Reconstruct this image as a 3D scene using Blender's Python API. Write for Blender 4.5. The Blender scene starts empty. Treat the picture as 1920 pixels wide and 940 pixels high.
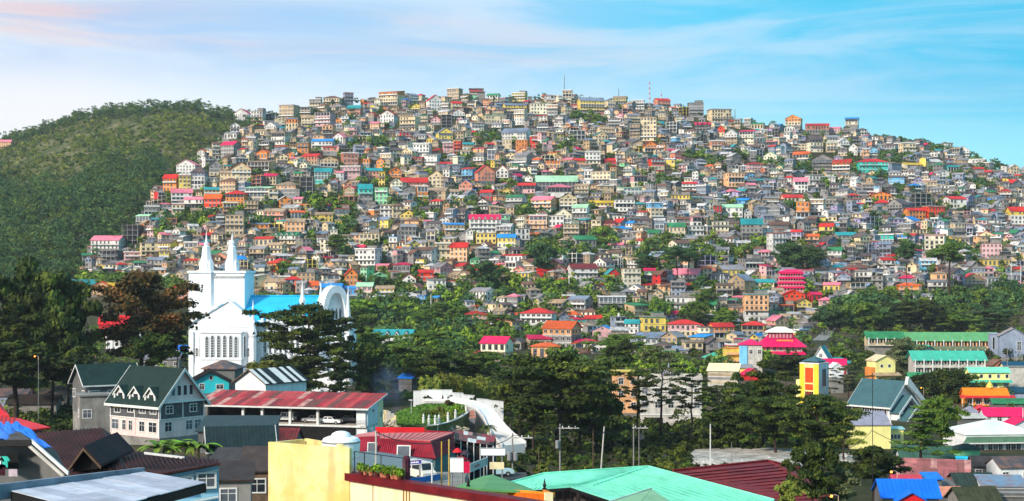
import bpy, math, random
import numpy as np
from mathutils import Vector
SC = bpy.context.scene
COL = SC.collection
R_ = math.radians
# ------------------------------------------------------------------ camera
F = 2955.0          # focal length in photo pixels (photo is 1920 wide)
HOR = 500.0         # photo row of the horizon
CZ = 50.0           # camera height
cam_d = bpy.data.cameras.new('camera')
cam_d.sensor_width = 36.0
cam_d.lens = F / 1920.0 * 36.0
cam_d.shift_y = (HOR - 470.0) / 1920.0
cam_d.clip_start = 1.0
cam_d.clip_end = 20000.0
cam = bpy.data.objects.new('camera', cam_d)
cam.location = (0, 0, CZ)
cam.rotation_euler = (R_(90), 0, 0)
COL.objects.link(cam)
SC.camera = cam
# ------------------------------------------------------------------ light and sky
SUN_EL, SUN_AZ = 30.0, 222.0
SC.view_settings.view_transform = 'Standard'
SC.view_settings.look = 'None'
SC.view_settings.exposure = 0.62
SC.view_settings.gamma = 1.0
SC.view_settings.use_curve_mapping = False
sl = bpy.data.lights.new('sun', 'SUN')
sl.energy = 3.2
sl.angle = R_(7.0)
sl.color = (1.0, 0.90, 0.78)
sun = bpy.data.objects.new('sun', sl)
COL.objects.link(sun)
_az, _el = R_(SUN_AZ), R_(SUN_EL)
_sd = Vector((math.sin(_az) * math.cos(_el), math.cos(_az) * math.cos(_el), math.sin(_el)))
sun.rotation_euler = _sd.to_track_quat('Z', 'Y').to_euler()
sun.location = (-200, -200, 300)
W = bpy.data.worlds.new('World')
SC.world = W
W.use_nodes = True
nt = W.node_tree
nt.nodes.clear()
def N(t, kind, **kw):
    n = t.nodes.new(kind)
    for k, v in kw.items():
        setattr(n, k, v)
    return n
def lin(c):
    return tuple(((x / 255.0) / 12.92 if x / 255.0 <= 0.04045 else ((x / 255.0 + 0.055) / 1.055) ** 2.4) for x in c)
def ramp(t, stops, interp='LINEAR'):
    n = t.nodes.new('ShaderNodeValToRGB')
    cr = n.color_ramp
    cr.interpolation = interp
    while len(cr.elements) < len(stops):
        cr.elements.new(0.5)
    for e, (p, c) in zip(cr.elements, stops):
        e.position = p
        e.color = (*c, 1.0) if len(c) == 3 else c
    return n
def mixn(t, fac, a, b, mode='MIX'):
    n = t.nodes.new('ShaderNodeMix')
    n.data_type = 'RGBA'
    n.blend_type = mode
    for s, v in ((0, fac), (6, a), (7, b)):
        if isinstance(v, (int, float)):
            n.inputs[s].default_value = v
        elif isinstance(v, tuple):
            n.inputs[s].default_value = (*v, 1.0) if len(v) == 3 else v
        else:
            t.links.new(v, n.inputs[s])
    return n.outputs[2]
def mathn(t, op, a, b=None, clamp=False):
    n = t.nodes.new('ShaderNodeMath')
    n.operation = op
    n.use_clamp = clamp
    for s, v in ((0, a), (1, b)):
        if v is None:
            continue
        if isinstance(v, (int, float)):
            n.inputs[s].default_value = v
        else:
            t.links.new(v, n.inputs[s])
    return n.outputs[0]
def build_sky():
    L = nt.links
    sky = N(nt, 'ShaderNodeTexSky', sky_type='NISHITA')
    sky.sun_disc = False
    sky.sun_elevation = _el
    sky.sun_rotation = _az
    sky.altitude = 1500
    tc = N(nt, 'ShaderNodeTexCoord')
    sep = N(nt, 'ShaderNodeSeparateXYZ')
    L.new(tc.outputs['Generated'], sep.inputs[0])
    el, ax = sep.outputs[2], sep.outputs[0]
    # blue of the clear parts: pale periwinkle in the west, cyan in the east
    east = mathn(nt, 'MULTIPLY_ADD', ax, 1.75, True)
    nt.nodes[-1].inputs[2].default_value = 0.46
    clear = ramp(nt, [(0.0, lin((176, 206, 244))), (0.42, lin((158, 210, 246))), (0.66, lin((84, 206, 246))), (1.0, lin((6, 192, 236)))])
    L.new(east, clear.inputs[0])
    # streaky high cloud
    mp = N(nt, 'ShaderNodeMapping')
    mp.inputs['Scale'].default_value = (3.6, 3.6, 30.0)
    mp.inputs['Rotation'].default_value = (0, R_(4), 0)
    mp.inputs['Location'].default_value = (0.35, 0.1, 0.55)
    L.new(tc.outputs['Generated'], mp.inputs[0])
    n1 = N(nt, 'ShaderNodeTexNoise')
    n1.inputs['Scale'].default_value = 1.0
    n1.inputs['Detail'].default_value = 9.0
    n1.inputs['Roughness'].default_value = 0.6
    n1.inputs['Distortion'].default_value = 1.1
    L.new(mp.outputs[0], n1.inputs['Vector'])
    cl = ramp(nt, [(0.33, (0, 0, 0)), (0.62, (1, 1, 1))], 'EASE')
    L.new(n1.outputs[0], cl.inputs[0])
    mp2 = N(nt, 'ShaderNodeMapping')
    mp2.inputs['Scale'].default_value = (2.2, 2.2, 26.0)
    mp2.inputs['Rotation'].default_value = (0, R_(5), 0)
    mp2.inputs['Location'].default_value = (1.9, 0.0, 0.9)
    L.new(tc.outputs['Generated'], mp2.inputs[0])
    n2 = N(nt, 'ShaderNodeTexNoise')
    n2.inputs['Scale'].default_value = 1.0
    n2.inputs['Detail'].default_value = 3.0
    L.new(mp2.outputs[0], n2.inputs['Vector'])
    pinkf = ramp(nt, [(0.49, (0, 0, 0)), (0.68, (1, 1, 1))], 'EASE')
    L.new(n2.outputs[0], pinkf.inputs[0])
    west = mathn(nt, 'SUBTRACT', 0.92, mathn(nt, 'MULTIPLY', east, 1.15), True)
    pink = mathn(nt, 'MULTIPLY', pinkf.outputs[0], west)
    cloudc = mixn(nt, pink, lin((212, 232, 250)), lin((255, 206, 190)))
    amt = mathn(nt, 'MULTIPLY', cl.outputs[0], mathn(nt, 'SUBTRACT', 1.0, mathn(nt, 'MULTIPLY', east, 0.66), True))
    c1 = mixn(nt, amt, clear.outputs[0], cloudc)
    # pale band low over the hills
    low = ramp(nt, [(0.10, (1, 1, 1)), (0.147, (0, 0, 0))], 'EASE')
    els = mathn(nt, 'MULTIPLY_ADD', east, 0.036)
    L.new(el, nt.nodes[-1].inputs[2])
    L.new(els, low.inputs[0])
    lowc = mixn(nt, east, lin((250, 250, 252)), lin((150, 236, 252)))
    c2 = mixn(nt, mathn(nt, 'MULTIPLY', low.outputs[0], 0.9, True), c1, lowc)
    g = mixn(nt, 1.0, c2, (7.0, 7.0, 7.0), 'MULTIPLY')
    full = mixn(nt, 0.93, sky.outputs[0], g)
    bg = N(nt, 'ShaderNodeBackground')
    bg.inputs[1].default_value = 0.10
    L.new(full, bg.inputs[0])
    out = N(nt, 'ShaderNodeOutputWorld')
    L.new(bg.outputs[0], out.inputs[0])
build_sky()
# ------------------------------------------------------------------ helpers: mesh building
def P(px, py, D):
    """point seen at photo pixel px,py at distance D"""
    return Vector(((px - 960.0) / F * D, D, CZ + (HOR - py) / F * D))
def PZ(px, py, z):
    """point at height z (below the camera) seen at px,py"""
    return P(px, py, F * (CZ - z) / (py - HOR))
class MB:
    def __init__(s):
        s.v, s.f, s.m = [], [], []
        s.xf = None
    def at(s, x, y, z, rz):
        s.xf = (x, y, z, math.cos(rz), math.sin(rz))
    def add(s, vs, fs, mi=0):
        o = len(s.v)
        if s.xf:
            tx, ty, tz, c, n = s.xf
            s.v.extend([(tx + c * p[0] - n * p[1], ty + n * p[0] + c * p[1], tz + p[2]) for p in vs])
        else:
            s.v.extend([(p[0], p[1], p[2]) for p in vs])
        s.f.extend([tuple(i + o for i in f) for f in fs])
        s.m.extend([mi] * len(fs))
        return s
    def box(s, x0, y0, z0, x1, y1, z1, mi=0):
        return s.add([(x0, y0, z0), (x1, y0, z0), (x1, y1, z0), (x0, y1, z0), (x0, y0, z1), (x1, y0, z1), (x1, y1, z1), (x0, y1, z1)],
                     [(0, 3, 2, 1), (4, 5, 6, 7), (0, 1, 5, 4), (1, 2, 6, 5), (2, 3, 7, 6), (3, 0, 4, 7)], mi)
    def extr(s, pts, vec, mi=0):
        """closed prism: polygon pts swept along vec"""
        n = len(pts)
        vs = [tuple(p) for p in pts] + [(p[0] + vec[0], p[1] + vec[1], p[2] + vec[2]) for p in pts]
        fs = [tuple(range(n))[::-1], tuple(range(n, 2 * n))]
        fs += [(i, (i + 1) % n, (i + 1) % n + n, i + n) for i in range(n)]
        return s.add(vs, fs, mi)
    def slab(s, pts, th, mi=0):
        return s.extr(pts, (0, 0, -th), mi)
    def chev(s, w, d, z, rise, o, t, axis='x', mi=0, oe=None):
        """gable roof: two sloping slabs; ridge along axis"""
        if axis == 'y':
            w, d = d, w
        oe = o if oe is None else oe
        hy = d / 2 + o
        dz = rise / (d / 2) * o
        prof = [(-hy, z - dz), (0, z + rise), (hy, z - dz), (hy, z - dz + t), (0, z + rise + t), (-hy, z - dz + t)]
        x0, x1 = -w / 2 - oe, w / 2 + oe
        vs = [(x0, a, b) for a, b in prof] + [(x1, a, b) for a, b in prof]
        fs = [(0, 1, 4, 5), (1, 2, 3, 4), (6, 11, 10, 7), (7, 10, 9, 8)]
        fs += [(i, i + 6, (i + 1) % 6 + 6, (i + 1) % 6) for i in range(6)]
        if axis == 'y':
            vs = [(a[1], -a[0], a[2]) for a in vs]
        return s.add(vs, fs, mi)
    def hip(s, w, d, z, rise, o, t, mi=0, rl=None):
        a, b = w / 2 + o, d / 2 + o
        k = rise / min(w / 2, d / 2)
        z0 = z - o * k * 0.6
        r = max(0.0, (w - d) / 2) if rl is None else rl
        ry = max(0.0, (d - w) / 2) if rl is None else 0
        vs = [(-a, -b, z0), (a, -b, z0), (a, b, z0), (-a, b, z0), (-a, -b, z0 + t), (a, -b, z0 + t), (a, b, z0 + t), (-a, b, z0 + t),
              (-r, -ry, z + rise), (r, -ry, z + rise), (r, ry, z + rise), (-r, ry, z + rise)]
        fs = [(0, 3, 2, 1), (0, 1, 5, 4), (1, 2, 6, 5), (2, 3, 7, 6), (3, 0, 4, 7), (4, 5, 9, 8), (5, 6, 10, 9), (6, 7, 11, 10), (7, 4, 8, 11), (8, 9, 10, 11)]
        return s.add(vs, fs, mi)
    def cyl(s, a, b, r0, r1=None, n=8, mi=0):
        r1 = r0 if r1 is None else r1
        a, b = Vector(a), Vector(b)
        ax = (b - a).normalized() if (b - a).length > 1e-6 else Vector((0, 0, 1))
        u = ax.orthogonal().normalized()
        w = ax.cross(u)
        vs = []
        for c, r in ((a, r0), (b, r1)):
            for i in range(n):
                t = 2 * math.pi * i / n
                vs.append(tuple(c + (u * math.cos(t) + w * math.sin(t)) * r))
        fs = [tuple(range(n))[::-1], tuple(range(n, 2 * n))] + [(i, (i + 1) % n, (i + 1) % n + n, i + n) for i in range(n)]
        return s.add(vs, fs, mi)
    def path(s, pts, r0, r1, n=6, mi=0):
        """one tapered tube along points"""
        pts = [Vector(p) for p in pts]
        k = len(pts)
        vs, fs = [], []
        for j, p in enumerate(pts):
            ax = (pts[min(j + 1, k - 1)] - pts[max(j - 1, 0)]).normalized()
            u = ax.cross(Vector((0.3, 0.9, 0.1))).normalized()
            w = ax.cross(u)
            r = r0 + (r1 - r0) * j / (k - 1)
            for i in range(n):
                t = 2 * math.pi * i / n
                vs.append(tuple(p + (u * math.cos(t) + w * math.sin(t)) * r))
        for j in range(k - 1):
            for i in range(n):
                fs.append((j * n + i, j * n + (i + 1) % n, (j + 1) * n + (i + 1) % n, (j + 1) * n + i))
        fs += [tuple(range(n))[::-1], tuple(range((k - 1) * n, k * n))]
        return s.add(vs, fs, mi)
    def lathe(s, prof, n=10, cx=0, cy=0, mi=0, rot=0.0):
        vs, fs = [], []
        for r, z in prof:
            for i in range(n):
                t = 2 * math.pi * i / n + rot
                vs.append((cx + r * math.cos(t), cy + r * math.sin(t), z))
        k = len(prof)
        for j in range(k - 1):
            for i in range(n):
                fs.append((j * n + i, j * n + (i + 1) % n, (j + 1) * n + (i + 1) % n, (j + 1) * n + i))
        fs += [tuple(range(n))[::-1], tuple(range((k - 1) * n, k * n))]
        return s.add(vs, fs, mi)
    def mesh(s, name, mats):
        me = bpy.data.meshes.new(name)
        me.from_pydata(s.v, [], s.f)
        for m in mats:
            me.materials.append(m)
        if len(mats) > 1:
            me.polygons.foreach_set('material_index', s.m)
        me.update()
        return me
def obj(name, mb, mats, parent=None, loc=None, rz=0.0, kind=None, label=None):
    if not isinstance(mats, (list, tuple)):
        mats = [mats]
    me = mb.mesh(name, mats) if isinstance(mb, MB) else mb
    o = bpy.data.objects.new(name, me)
    COL.objects.link(o)
    if parent:
        o.parent = parent
    if loc is not None:
        o.location = loc
    o.rotation_euler = (0, 0, rz)
    if kind:
        o['kind'] = kind
    if label:
        o['label'] = label
    return o
THINGS = []       # (object, base label, px, py)
def tag(o, label, cat, group=None, at=None, short=None):
    o['label'] = label
    o['category'] = cat
    if group:
        o['group'] = group
    if at is None:
        l = o.location
        at = (960 + F * l[0] / max(l[1], 1), HOR - F * (l[2] - CZ) / max(l[1], 1))
    THINGS.append([o, label, at[0], at[1], short])
    return o
def thing(name, label, cat, loc, rz=0.0, group=None, at=None, short=None):
    o = bpy.data.objects.new(name, None)
    o.empty_display_size = 0.5
    COL.objects.link(o)
    o.location = loc
    o.rotation_euler = (0, 0, rz)
    return tag(o, label, cat, group, at, short)
def quads(name, V, nq, mats, midx=None, k=4):
    """mesh from a numpy array of separate k-gons"""
    me = bpy.data.meshes.new(name)
    me.vertices.add(nq * k)
    me.vertices.foreach_set('co', V.astype(np.float32).ravel())
    me.loops.add(nq * k)
    me.loops.foreach_set('vertex_index', np.arange(nq * k, dtype=np.int32))
    me.polygons.add(nq)
    me.polygons.foreach_set('loop_start', np.arange(0, nq * k, k, dtype=np.int32))
    for m in mats:
        me.materials.append(m)
    if midx is not None:
        me.polygons.foreach_set('material_index', midx.astype(np.int32))
    me.update(calc_edges=True)
    return me
# ------------------------------------------------------------------ helpers: materials
def mat(name, rgb, rough=0.85, var=0.16, scale=0.9, streak=0.0, metal=0.0, spec=0.25, wave=None, bump=0.0, rust=None, emit=0.0, perobj=0.0, vary=0.0):
    m = bpy.data.materials.new(name)
    m.use_nodes = True
    t = m.node_tree
    b = t.nodes['Principled BSDF']
    b.inputs['Roughness'].default_value = rough
    b.inputs['Metallic'].default_value = metal
    b.inputs['Specular IOR Level'].default_value = spec
    c = lin(rgb)
    tc = N(t, 'ShaderNodeTexCoord')
    n = N(t, 'ShaderNodeTexNoise')
    n.inputs['Scale'].default_value = scale
    n.inputs['Detail'].default_value = 6
    n.inputs['Roughness'].default_value = 0.62
    t.links.new(tc.outputs['Object'], n.inputs['Vector'])
    lo = tuple(x * (1 - var * 1.6) for x in c)
    hi = tuple(min(1, x * (1 + var) + 0.004) for x in c)
    rp = ramp(t, [(0.30, lo), (0.52, c), (0.74, hi)])
    t.links.new(n.outputs[0], rp.inputs[0])
    colr = rp.outputs[0]
    if streak:
        mp = N(t, 'ShaderNodeMapping')
        mp.inputs['Scale'].default_value = (1.6, 1.6, 0.13)
        t.links.new(tc.outputs['Object'], mp.inputs[0])
        n2 = N(t, 'ShaderNodeTexNoise')
        n2.inputs['Scale'].default_value = 1.0
        n2.inputs['Detail'].default_value = 5
        t.links.new(mp.outputs[0], n2.inputs['Vector'])
        r2 = ramp(t, [(0.46, (0, 0, 0)), (0.72, (1, 1, 1))])
        t.links.new(n2.outputs[0], r2.inputs[0])
        f = mathn(t, 'MULTIPLY', r2.outputs[0], streak)
        colr = mixn(t, f, colr, tuple(x * 0.35 + y * 0.1 for x, y in zip(c, (0.3, 0.25, 0.2))))
    if rust:
        mp = N(t, 'ShaderNodeMapping')
        mp.inputs['Scale'].default_value = (0.55, 0.55, 0.55)
        t.links.new(tc.outputs['Object'], mp.inputs[0])
        n3 = N(t, 'ShaderNodeTexNoise')
        n3.inputs['Scale'].default_value = 1.0
        n3.inputs['Detail'].default_value = 8
        n3.inputs['Roughness'].default_value = 0.7
        t.links.new(mp.outputs[0], n3.inputs['Vector'])
        r3 = ramp(t, [(0.45, (0, 0, 0)), (0.62, (1, 1, 1))])
        t.links.new(n3.outputs[0], r3.inputs[0])
        colr = mixn(t, mathn(t, 'MULTIPLY', r3.outputs[0], 0.8), colr, lin(rust))
    if vary:
        nv = N(t, 'ShaderNodeTexNoise')
        nv.inputs['Scale'].default_value = 0.06
        nv.inputs['Detail'].default_value = 2
        geo = N(t, 'ShaderNodeNewGeometry')
        t.links.new(geo.outputs['Position'], nv.inputs['Vector'])
        rv = ramp(t, [(0.35, (1 - vary,) * 3), (0.5, (1, 1, 1)), (0.65, (1 + vary * .5, 1 + vary * .45, 1 + vary * .35))])
        t.links.new(nv.outputs[0], rv.inputs[0])
        colr = mixn(t, 1.0, colr, rv.outputs[0], 'MULTIPLY')
    if perobj:
        oi = N(t, 'ShaderNodeObjectInfo')
        hs = N(t, 'ShaderNodeHueSaturation')
        t.links.new(mathn(t, 'MULTIPLY_ADD', oi.outputs['Random'], perobj), hs.inputs['Value'])
        hs.inputs['Value'].default_value = 1
        t.nodes[-2].inputs[2].default_value = 1 - perobj * 0.5
        t.links.new(mathn(t, 'MULTIPLY_ADD', oi.outputs['Random'], perobj * 0.08), hs.inputs['Hue'])
        t.nodes[-1].inputs[2].default_value = 0.5 - perobj * 0.04
        t.links.new(colr, hs.inputs['Color'])
        colr = hs.outputs[0]
    t.links.new(colr, b.inputs['Base Color'])
    if bump:
        bn = N(t, 'ShaderNodeBump')
        bn.inputs['Strength'].default_value = bump
        bn.inputs['Distance'].default_value = 0.05
        nb = N(t, 'ShaderNodeTexNoise')
        nb.inputs['Scale'].default_value = scale * 6
        nb.inputs['Detail'].default_value = 6
        t.links.new(tc.outputs['Object'], nb.inputs['Vector'])
        t.links.new(nb.outputs[0], bn.inputs['Height'])
        t.links.new(bn.outputs[0], b.inputs['Normal'])
    if emit:
        b.inputs['Emission Color'].default_value = (*c, 1)
        b.inputs['Emission Strength'].default_value = emit
    return m
def foliage(name, dark, mid, light, scale=0.10, perobj=0.5):
    m = bpy.data.materials.new(name)
    m.use_nodes = True
    t = m.node_tree
    b = t.nodes['Principled BSDF']
    b.inputs['Roughness'].default_value = 0.75
    b.inputs['Specular IOR Level'].default_value = 0.15
    tc = N(t, 'ShaderNodeTexCoord')
    n = N(t, 'ShaderNodeTexNoise')
    n.inputs['Scale'].default_value = scale
    n.inputs['Detail'].default_value = 7
    n.inputs['Roughness'].default_value = 0.72
    t.links.new(tc.outputs['Object'], n.inputs['Vector'])
    rp = ramp(t, [(0.32, lin(dark)), (0.5, lin(mid)), (0.70, lin(light))])
    t.links.new(n.outputs[0], rp.inputs[0])
    oi = N(t, 'ShaderNodeObjectInfo')
    hs = N(t, 'ShaderNodeHueSaturation')
    t.links.new(rp.outputs[0], hs.inputs['Color'])
    v = mathn(t, 'MULTIPLY_ADD', oi.outputs['Random'], perobj)
    t.nodes[-1].inputs[2].default_value = 1 - perobj / 2
    t.links.new(v, hs.inputs['Value'])
    h = mathn(t, 'MULTIPLY_ADD', oi.outputs['Random'], 0.05 * perobj)
    t.nodes[-1].inputs[2].default_value = 0.5 - 0.025 * perobj
    t.links.new(h, hs.inputs['Hue'])
    t.links.new(hs.outputs[0], b.inputs['Base Color'])
    return m
# painted walls and roofs of the town
WALLS = {
    'w': ('white', (226, 222, 214)), 'c': ('cream', (222, 200, 160)), 't': ('tan', (186, 160, 124)), 'g': ('grey', (146, 142, 138)),
    'b': ('grey blue', (138, 150, 170)), 'p': ('pink', (222, 172, 172)), 's': ('salmon', (216, 140, 112)), 'o': ('orange', (228, 140, 66)),
    'y': ('yellow', (232, 202, 96)), 'r': ('red', (205, 44, 44)), 'm': ('magenta', (206, 34, 104)), 'q': ('turquoise', (62, 200, 184)),
    'u': ('blue', (70, 150, 220)), 'n': ('mint green', (128, 206, 150)), 'l': ('lavender', (172, 160, 196)), 'k': ('dark grey', (78, 76, 78)),
    'e': ('peach', (240, 182, 132)), 'x': ('scarlet', (242, 70, 30)), 'z': ('sky blue', (120, 190, 230)), 'i': ('ivory', (236, 226, 196)),
}
ROOFS = {
    'M': ('magenta', (216, 22, 84)), 'R': ('red', (204, 40, 34)), 'G': ('green', (52, 132, 84)), 'T': ('teal', (40, 146, 150)),
    'U': ('blue', (40, 140, 214)), 'Y': ('yellow', (236, 190, 40)), 'O': ('orange', (226, 96, 36)), 'K': ('dark grey', (74, 74, 80)),
    'A': ('grey', (142, 146, 152)), 'W': ('white', (208, 208, 206)), 'D': ('maroon', (120, 36, 36)), 'N': ('pale green', (168, 212, 170)),
    'S': ('tan', (176, 152, 122)), 'P': ('pink', (232, 122, 140)), 'B': ('grey blue', (118, 144, 168)), 'F': ('brown', (112, 78, 62)),
}
WM = {k: mat('wall_' + v[0].replace(' ', '_'), v[1], var=0.16, scale=0.35, streak=0.4, vary=0.3) for k, v in WALLS.items()}
RM = {k: mat('roof_' + v[0].replace(' ', '_'), v[1], rough=0.6, var=0.18, scale=0.5, streak=0.15, vary=0.3, rust=(132, 92, 74) if k in 'AKSFBW' else None) for k, v in ROOFS.items()}
GLASS = mat('window_glass', (38, 42, 50), rough=0.25, var=0.5, scale=0.7, spec=0.5)
GLASS2 = mat('curtained_glass', (92, 98, 106), rough=0.4, var=0.4, scale=0.5, spec=0.4)
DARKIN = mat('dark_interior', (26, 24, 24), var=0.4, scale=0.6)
TRIM = mat('white_trim', (222, 220, 214), var=0.1, scale=1.5, streak=0.2)
CONC = mat('weathered_concrete', (138, 134, 128), var=0.25, scale=0.5, streak=0.4)
CONCL = mat('pale_concrete', (196, 190, 180), var=0.2, scale=0.6, streak=0.3, bump=0.2)
WOOD = mat('weathered_wood', (104, 84, 66), var=0.3, scale=1.5)
STEEL = mat('galvanised_steel', (150, 150, 150), rough=0.5, metal=0.3, var=0.15)
BLACK = mat('black_iron', (24, 24, 26), rough=0.5)
BARK = mat('pine_bark', (62, 48, 40), var=0.4, scale=2.0, bump=0.4)
RED_RUST = mat('rusty_red_sheet', (150, 62, 52), rough=0.65, var=0.3, scale=0.9, rust=(104, 66, 50))
# ------------------------------------------------------------------ the ground
def ip(x, xs, ys):
    return np.interp(x, xs, ys)
def sstep(a, b, x):
    t = np.clip((x - a) / (b - a), 0, 1)
    return t * t * (3 - 2 * t)
RX = [-900, -400, 60, 100, 150, 200, 240, 300, 340, 400, 440, 520, 600, 700, 840, 960, 1060, 1150, 1230, 1300, 1400, 1500, 1600, 1650, 1720, 1780, 1820, 1870, 1920, 2100, 2500, 3200]
RY = [700, 640, 560, 545, 505, 470, 440, 358, 326, 286, 238, 222, 203, 194, 189, 188, 186, 195, 202, 215, 232, 243, 250, 262, 272, 284, 300, 318, 330, 376, 450, 520]
DX = [-900, 100, 200, 300, 440, 700, 1000, 1500, 1920, 2600]
DY = [900, 930, 1000, 1130, 1300, 1450, 1480, 1420, 1320, 1200]
FX = [-2500, -600, -200, 0, 45, 150, 260, 370, 440, 520, 600, 800, 1100]
FY = [430, 340, 300, 270, 256, 222, 207, 201, 220, 246, 276, 340, 420]
LD = [0, 60, 120, 180, 250, 300, 350, 450, 500, 600, 700, 800, 950, 1200, 9000]
LZ = [-19, -20, -24, -26, -28, -34, -38, -37, -35, -33, -33, -30, -27, -25, -25]
RZ = [-19, -26, -32, -35, -36, -37, -39, -39, -36, -33, -33, -30, -27, -25, -25]
def bumps(x, y):
    return (np.sin(x * 0.031 + 1.3) * np.cos(y * 0.027 + 0.4) + 0.6 * np.sin(x * 0.071 + y * 0.05) + 0.4 * np.cos(y * 0.11 - x * 0.06 + 2.0))
def ground(x, y, wood=False):
    """height of the ground above the world's zero at x, y (wood: how far the wooded hill stands above the hill of houses)"""
    x = np.asarray(x, float)
    y = np.maximum(np.asarray(y, float), 5.0)
    px = 960 + F * x / y
    r = sstep(650, 1100, px)
    g = (1 - r) * ip(y, LD, LZ) + r * ip(y, LD, RZ)
    # hill of houses
    dr = ip(px, DX, DY)
    zr = (HOR - ip(px, RX, RY)) / F * dr
    t = np.clip((y - 800.0) / (dr - 800.0), 0, 1)
    h = -30 + (zr + 30) * t * (1 + 0.22 * (1 - t)) - np.maximum(0, y - dr) * 0.32
    h = np.where(y < 800, -99, h + bumps(x, y) * 1.2 * sstep(800, 950, y))
    # wooded hill
    zf = (HOR - ip(px, FX, FY)) / F * 1750.0
    tf = np.clip((y - 900.0) / 850.0, 0, 1)
    f = -28 + (zf + 28) * tf * (1 + 0.15 * (1 - tf)) - np.maximum(0, y - 1750) * 0.3
    f = np.where(y < 900, -99, f + bumps(x * 0.6, y * 0.6) * 4.0 * sstep(900, 1100, y) * (1 - sstep(1600, 1750, y)))
    if wood:
        return f - np.maximum(g, h)
    return CZ + np.maximum(np.maximum(g, h), np.maximum(f, -40))
def hit(px, py, d0=100.0, d1=1900.0):
    """distance at which the ray through a photo pixel meets the ground (None if it does not)"""
    D = np.arange(d0, d1, 1.0)
    z = CZ + (HOR - py) / F * D
    below = np.nonzero(z <= ground((px - 960) / F * D, D))[0]
    return float(D[below[0]]) if len(below) else None
def G(x, y):
    return float(ground(x, y))
def build_ground():
    pxs = np.concatenate([np.linspace(-5200, -200, 60), np.linspace(-180, 2100, 230), np.linspace(2120, 7100, 60)])
    ds = np.concatenate([np.array([6, 20, 40, 60]), np.linspace(80, 780, 60), np.linspace(790, 1560, 110), np.linspace(1575, 2000, 30), np.geomspace(2050, 9000, 20)])
    A, B = np.meshgrid(pxs, ds)
    X = (A - 960) / F * B
    Z = ground(X, B)
    nr, nc = A.shape
    V = np.stack([X, B, Z], -1).reshape(-1, 3)
    i = (np.arange(nr - 1)[:, None] * nc + np.arange(nc - 1)[None, :]).ravel()
    Fc = np.stack([i, i + 1, i + 1 + nc, i + nc], -1)
    me = bpy.data.meshes.new('ground')
    me.vertices.add(len(V))
    me.vertices.foreach_set('co', V.astype(np.float32).ravel())
    me.loops.add(Fc.size)
    me.loops.foreach_set('vertex_index', Fc.astype(np.int32).ravel())
    me.polygons.add(len(Fc))
    me.polygons.foreach_set('loop_start', np.arange(0, Fc.size, 4, dtype=np.int32))
    me.update(calc_edges=True)
    me.polygons.foreach_set('use_smooth', np.ones(len(Fc), bool))
    m = bpy.data.materials.new('earth_and_grass')
    m.use_nodes = True
    t = m.node_tree
    b = t.nodes['Principled BSDF']
    b.inputs['Roughness'].default_value = 0.95
    b.inputs['Specular IOR Level'].default_value = 0.1
    tc = N(t, 'ShaderNodeTexCoord')
    n1 = N(t, 'ShaderNodeTexNoise')
    n1.inputs['Scale'].default_value = 0.03
    n1.inputs['Detail'].default_value = 9
    n1.inputs['Roughness'].default_value = 0.7
    t.links.new(tc.outputs['Object'], n1.inputs['Vector'])
    rp = ramp(t, [(0.34, lin((40, 48, 26))), (0.45, lin((58, 60, 36))), (0.54, lin((80, 70, 52))), (0.68, lin((104, 92, 76)))])
    t.links.new(n1.outputs[0], rp.inputs[0])
    # grass and pale scrub cover the wooded hill in the west
    sp = N(t, 'ShaderNodeSeparateXYZ')
    t.links.new(tc.outputs['Object'], sp.inputs[0])
    wx = mathn(t, 'MULTIPLY_ADD', sp.outputs[0], -0.006, True)
    t.nodes[-1].inputs[2].default_value = -1.2
    wy = mathn(t, 'MULTIPLY_ADD', sp.outputs[1], 0.006, True)
    t.nodes[-1].inputs[2].default_value = -5.4
    west = mathn(t, 'MULTIPLY', wx, wy, True)
    gr = ramp(t, [(0.36, lin((56, 66, 32))), (0.5, lin((80, 84, 46))), (0.6, lin((110, 104, 74))), (0.7, lin((146, 134, 106)))])
    t.links.new(n1.outputs[0], gr.inputs[0])
    t.links.new(mixn(t, west, rp.outputs[0], gr.outputs[0]), b.inputs['Base Color'])
    me.materials.append(m)
    o = bpy.data.objects.new('ground', me)
    COL.objects.link(o)
    o['kind'] = 'structure'
build_ground()
def ribbon(name, pts, width, m, lift=0.25, thick=0.3, kind='structure', z=None, wob=0.0):
    """road or path laid along ground points (x, y)"""
    mb = MB()
    P2 = []
    for i in range(len(pts) - 1):
        a, c = Vector(pts[i]), Vector(pts[i + 1])
        k = max(1, int((c - a).length / 4))
        P2 += [a.lerp(c, j / k) for j in range(k)]
    P2.append(Vector(pts[-1]))
    top = []
    for i, p in enumerate(P2):
        d = (P2[min(i + 1, len(P2) - 1)] - P2[max(0, i - 1)]).normalized()
        u = i / (len(P2) - 1)
        nrm = Vector((-d.y, d.x)) * width / 2 * (1 if not wob else min(1, 5 * min(u, 1 - u) + .12) * (1 + wob * math.sin(i * .55) * math.cos(i * .23)))
        a, c = p + nrm, p - nrm
        zz = max(G(a.x, a.y), G(c.x, c.y), G(p.x, p.y)) + lift if z is None else z
        top.append(((a.x, a.y, zz), (c.x, c.y, zz)))
    vs, fs = [], []
    for a, c in top:
        vs += [a, c, (a[0], a[1], a[2] - thick), (c[0], c[1], c[2] - thick)]
    for i in range(len(top) - 1):
        o = i * 4
        fs += [(o, o + 1, o + 5, o + 4), (o + 2, o, o + 4, o + 6), (o + 1, o + 3, o + 7, o + 5)]
    mb.add(vs, fs)
    return obj(name, mb, m, kind=kind)
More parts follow.
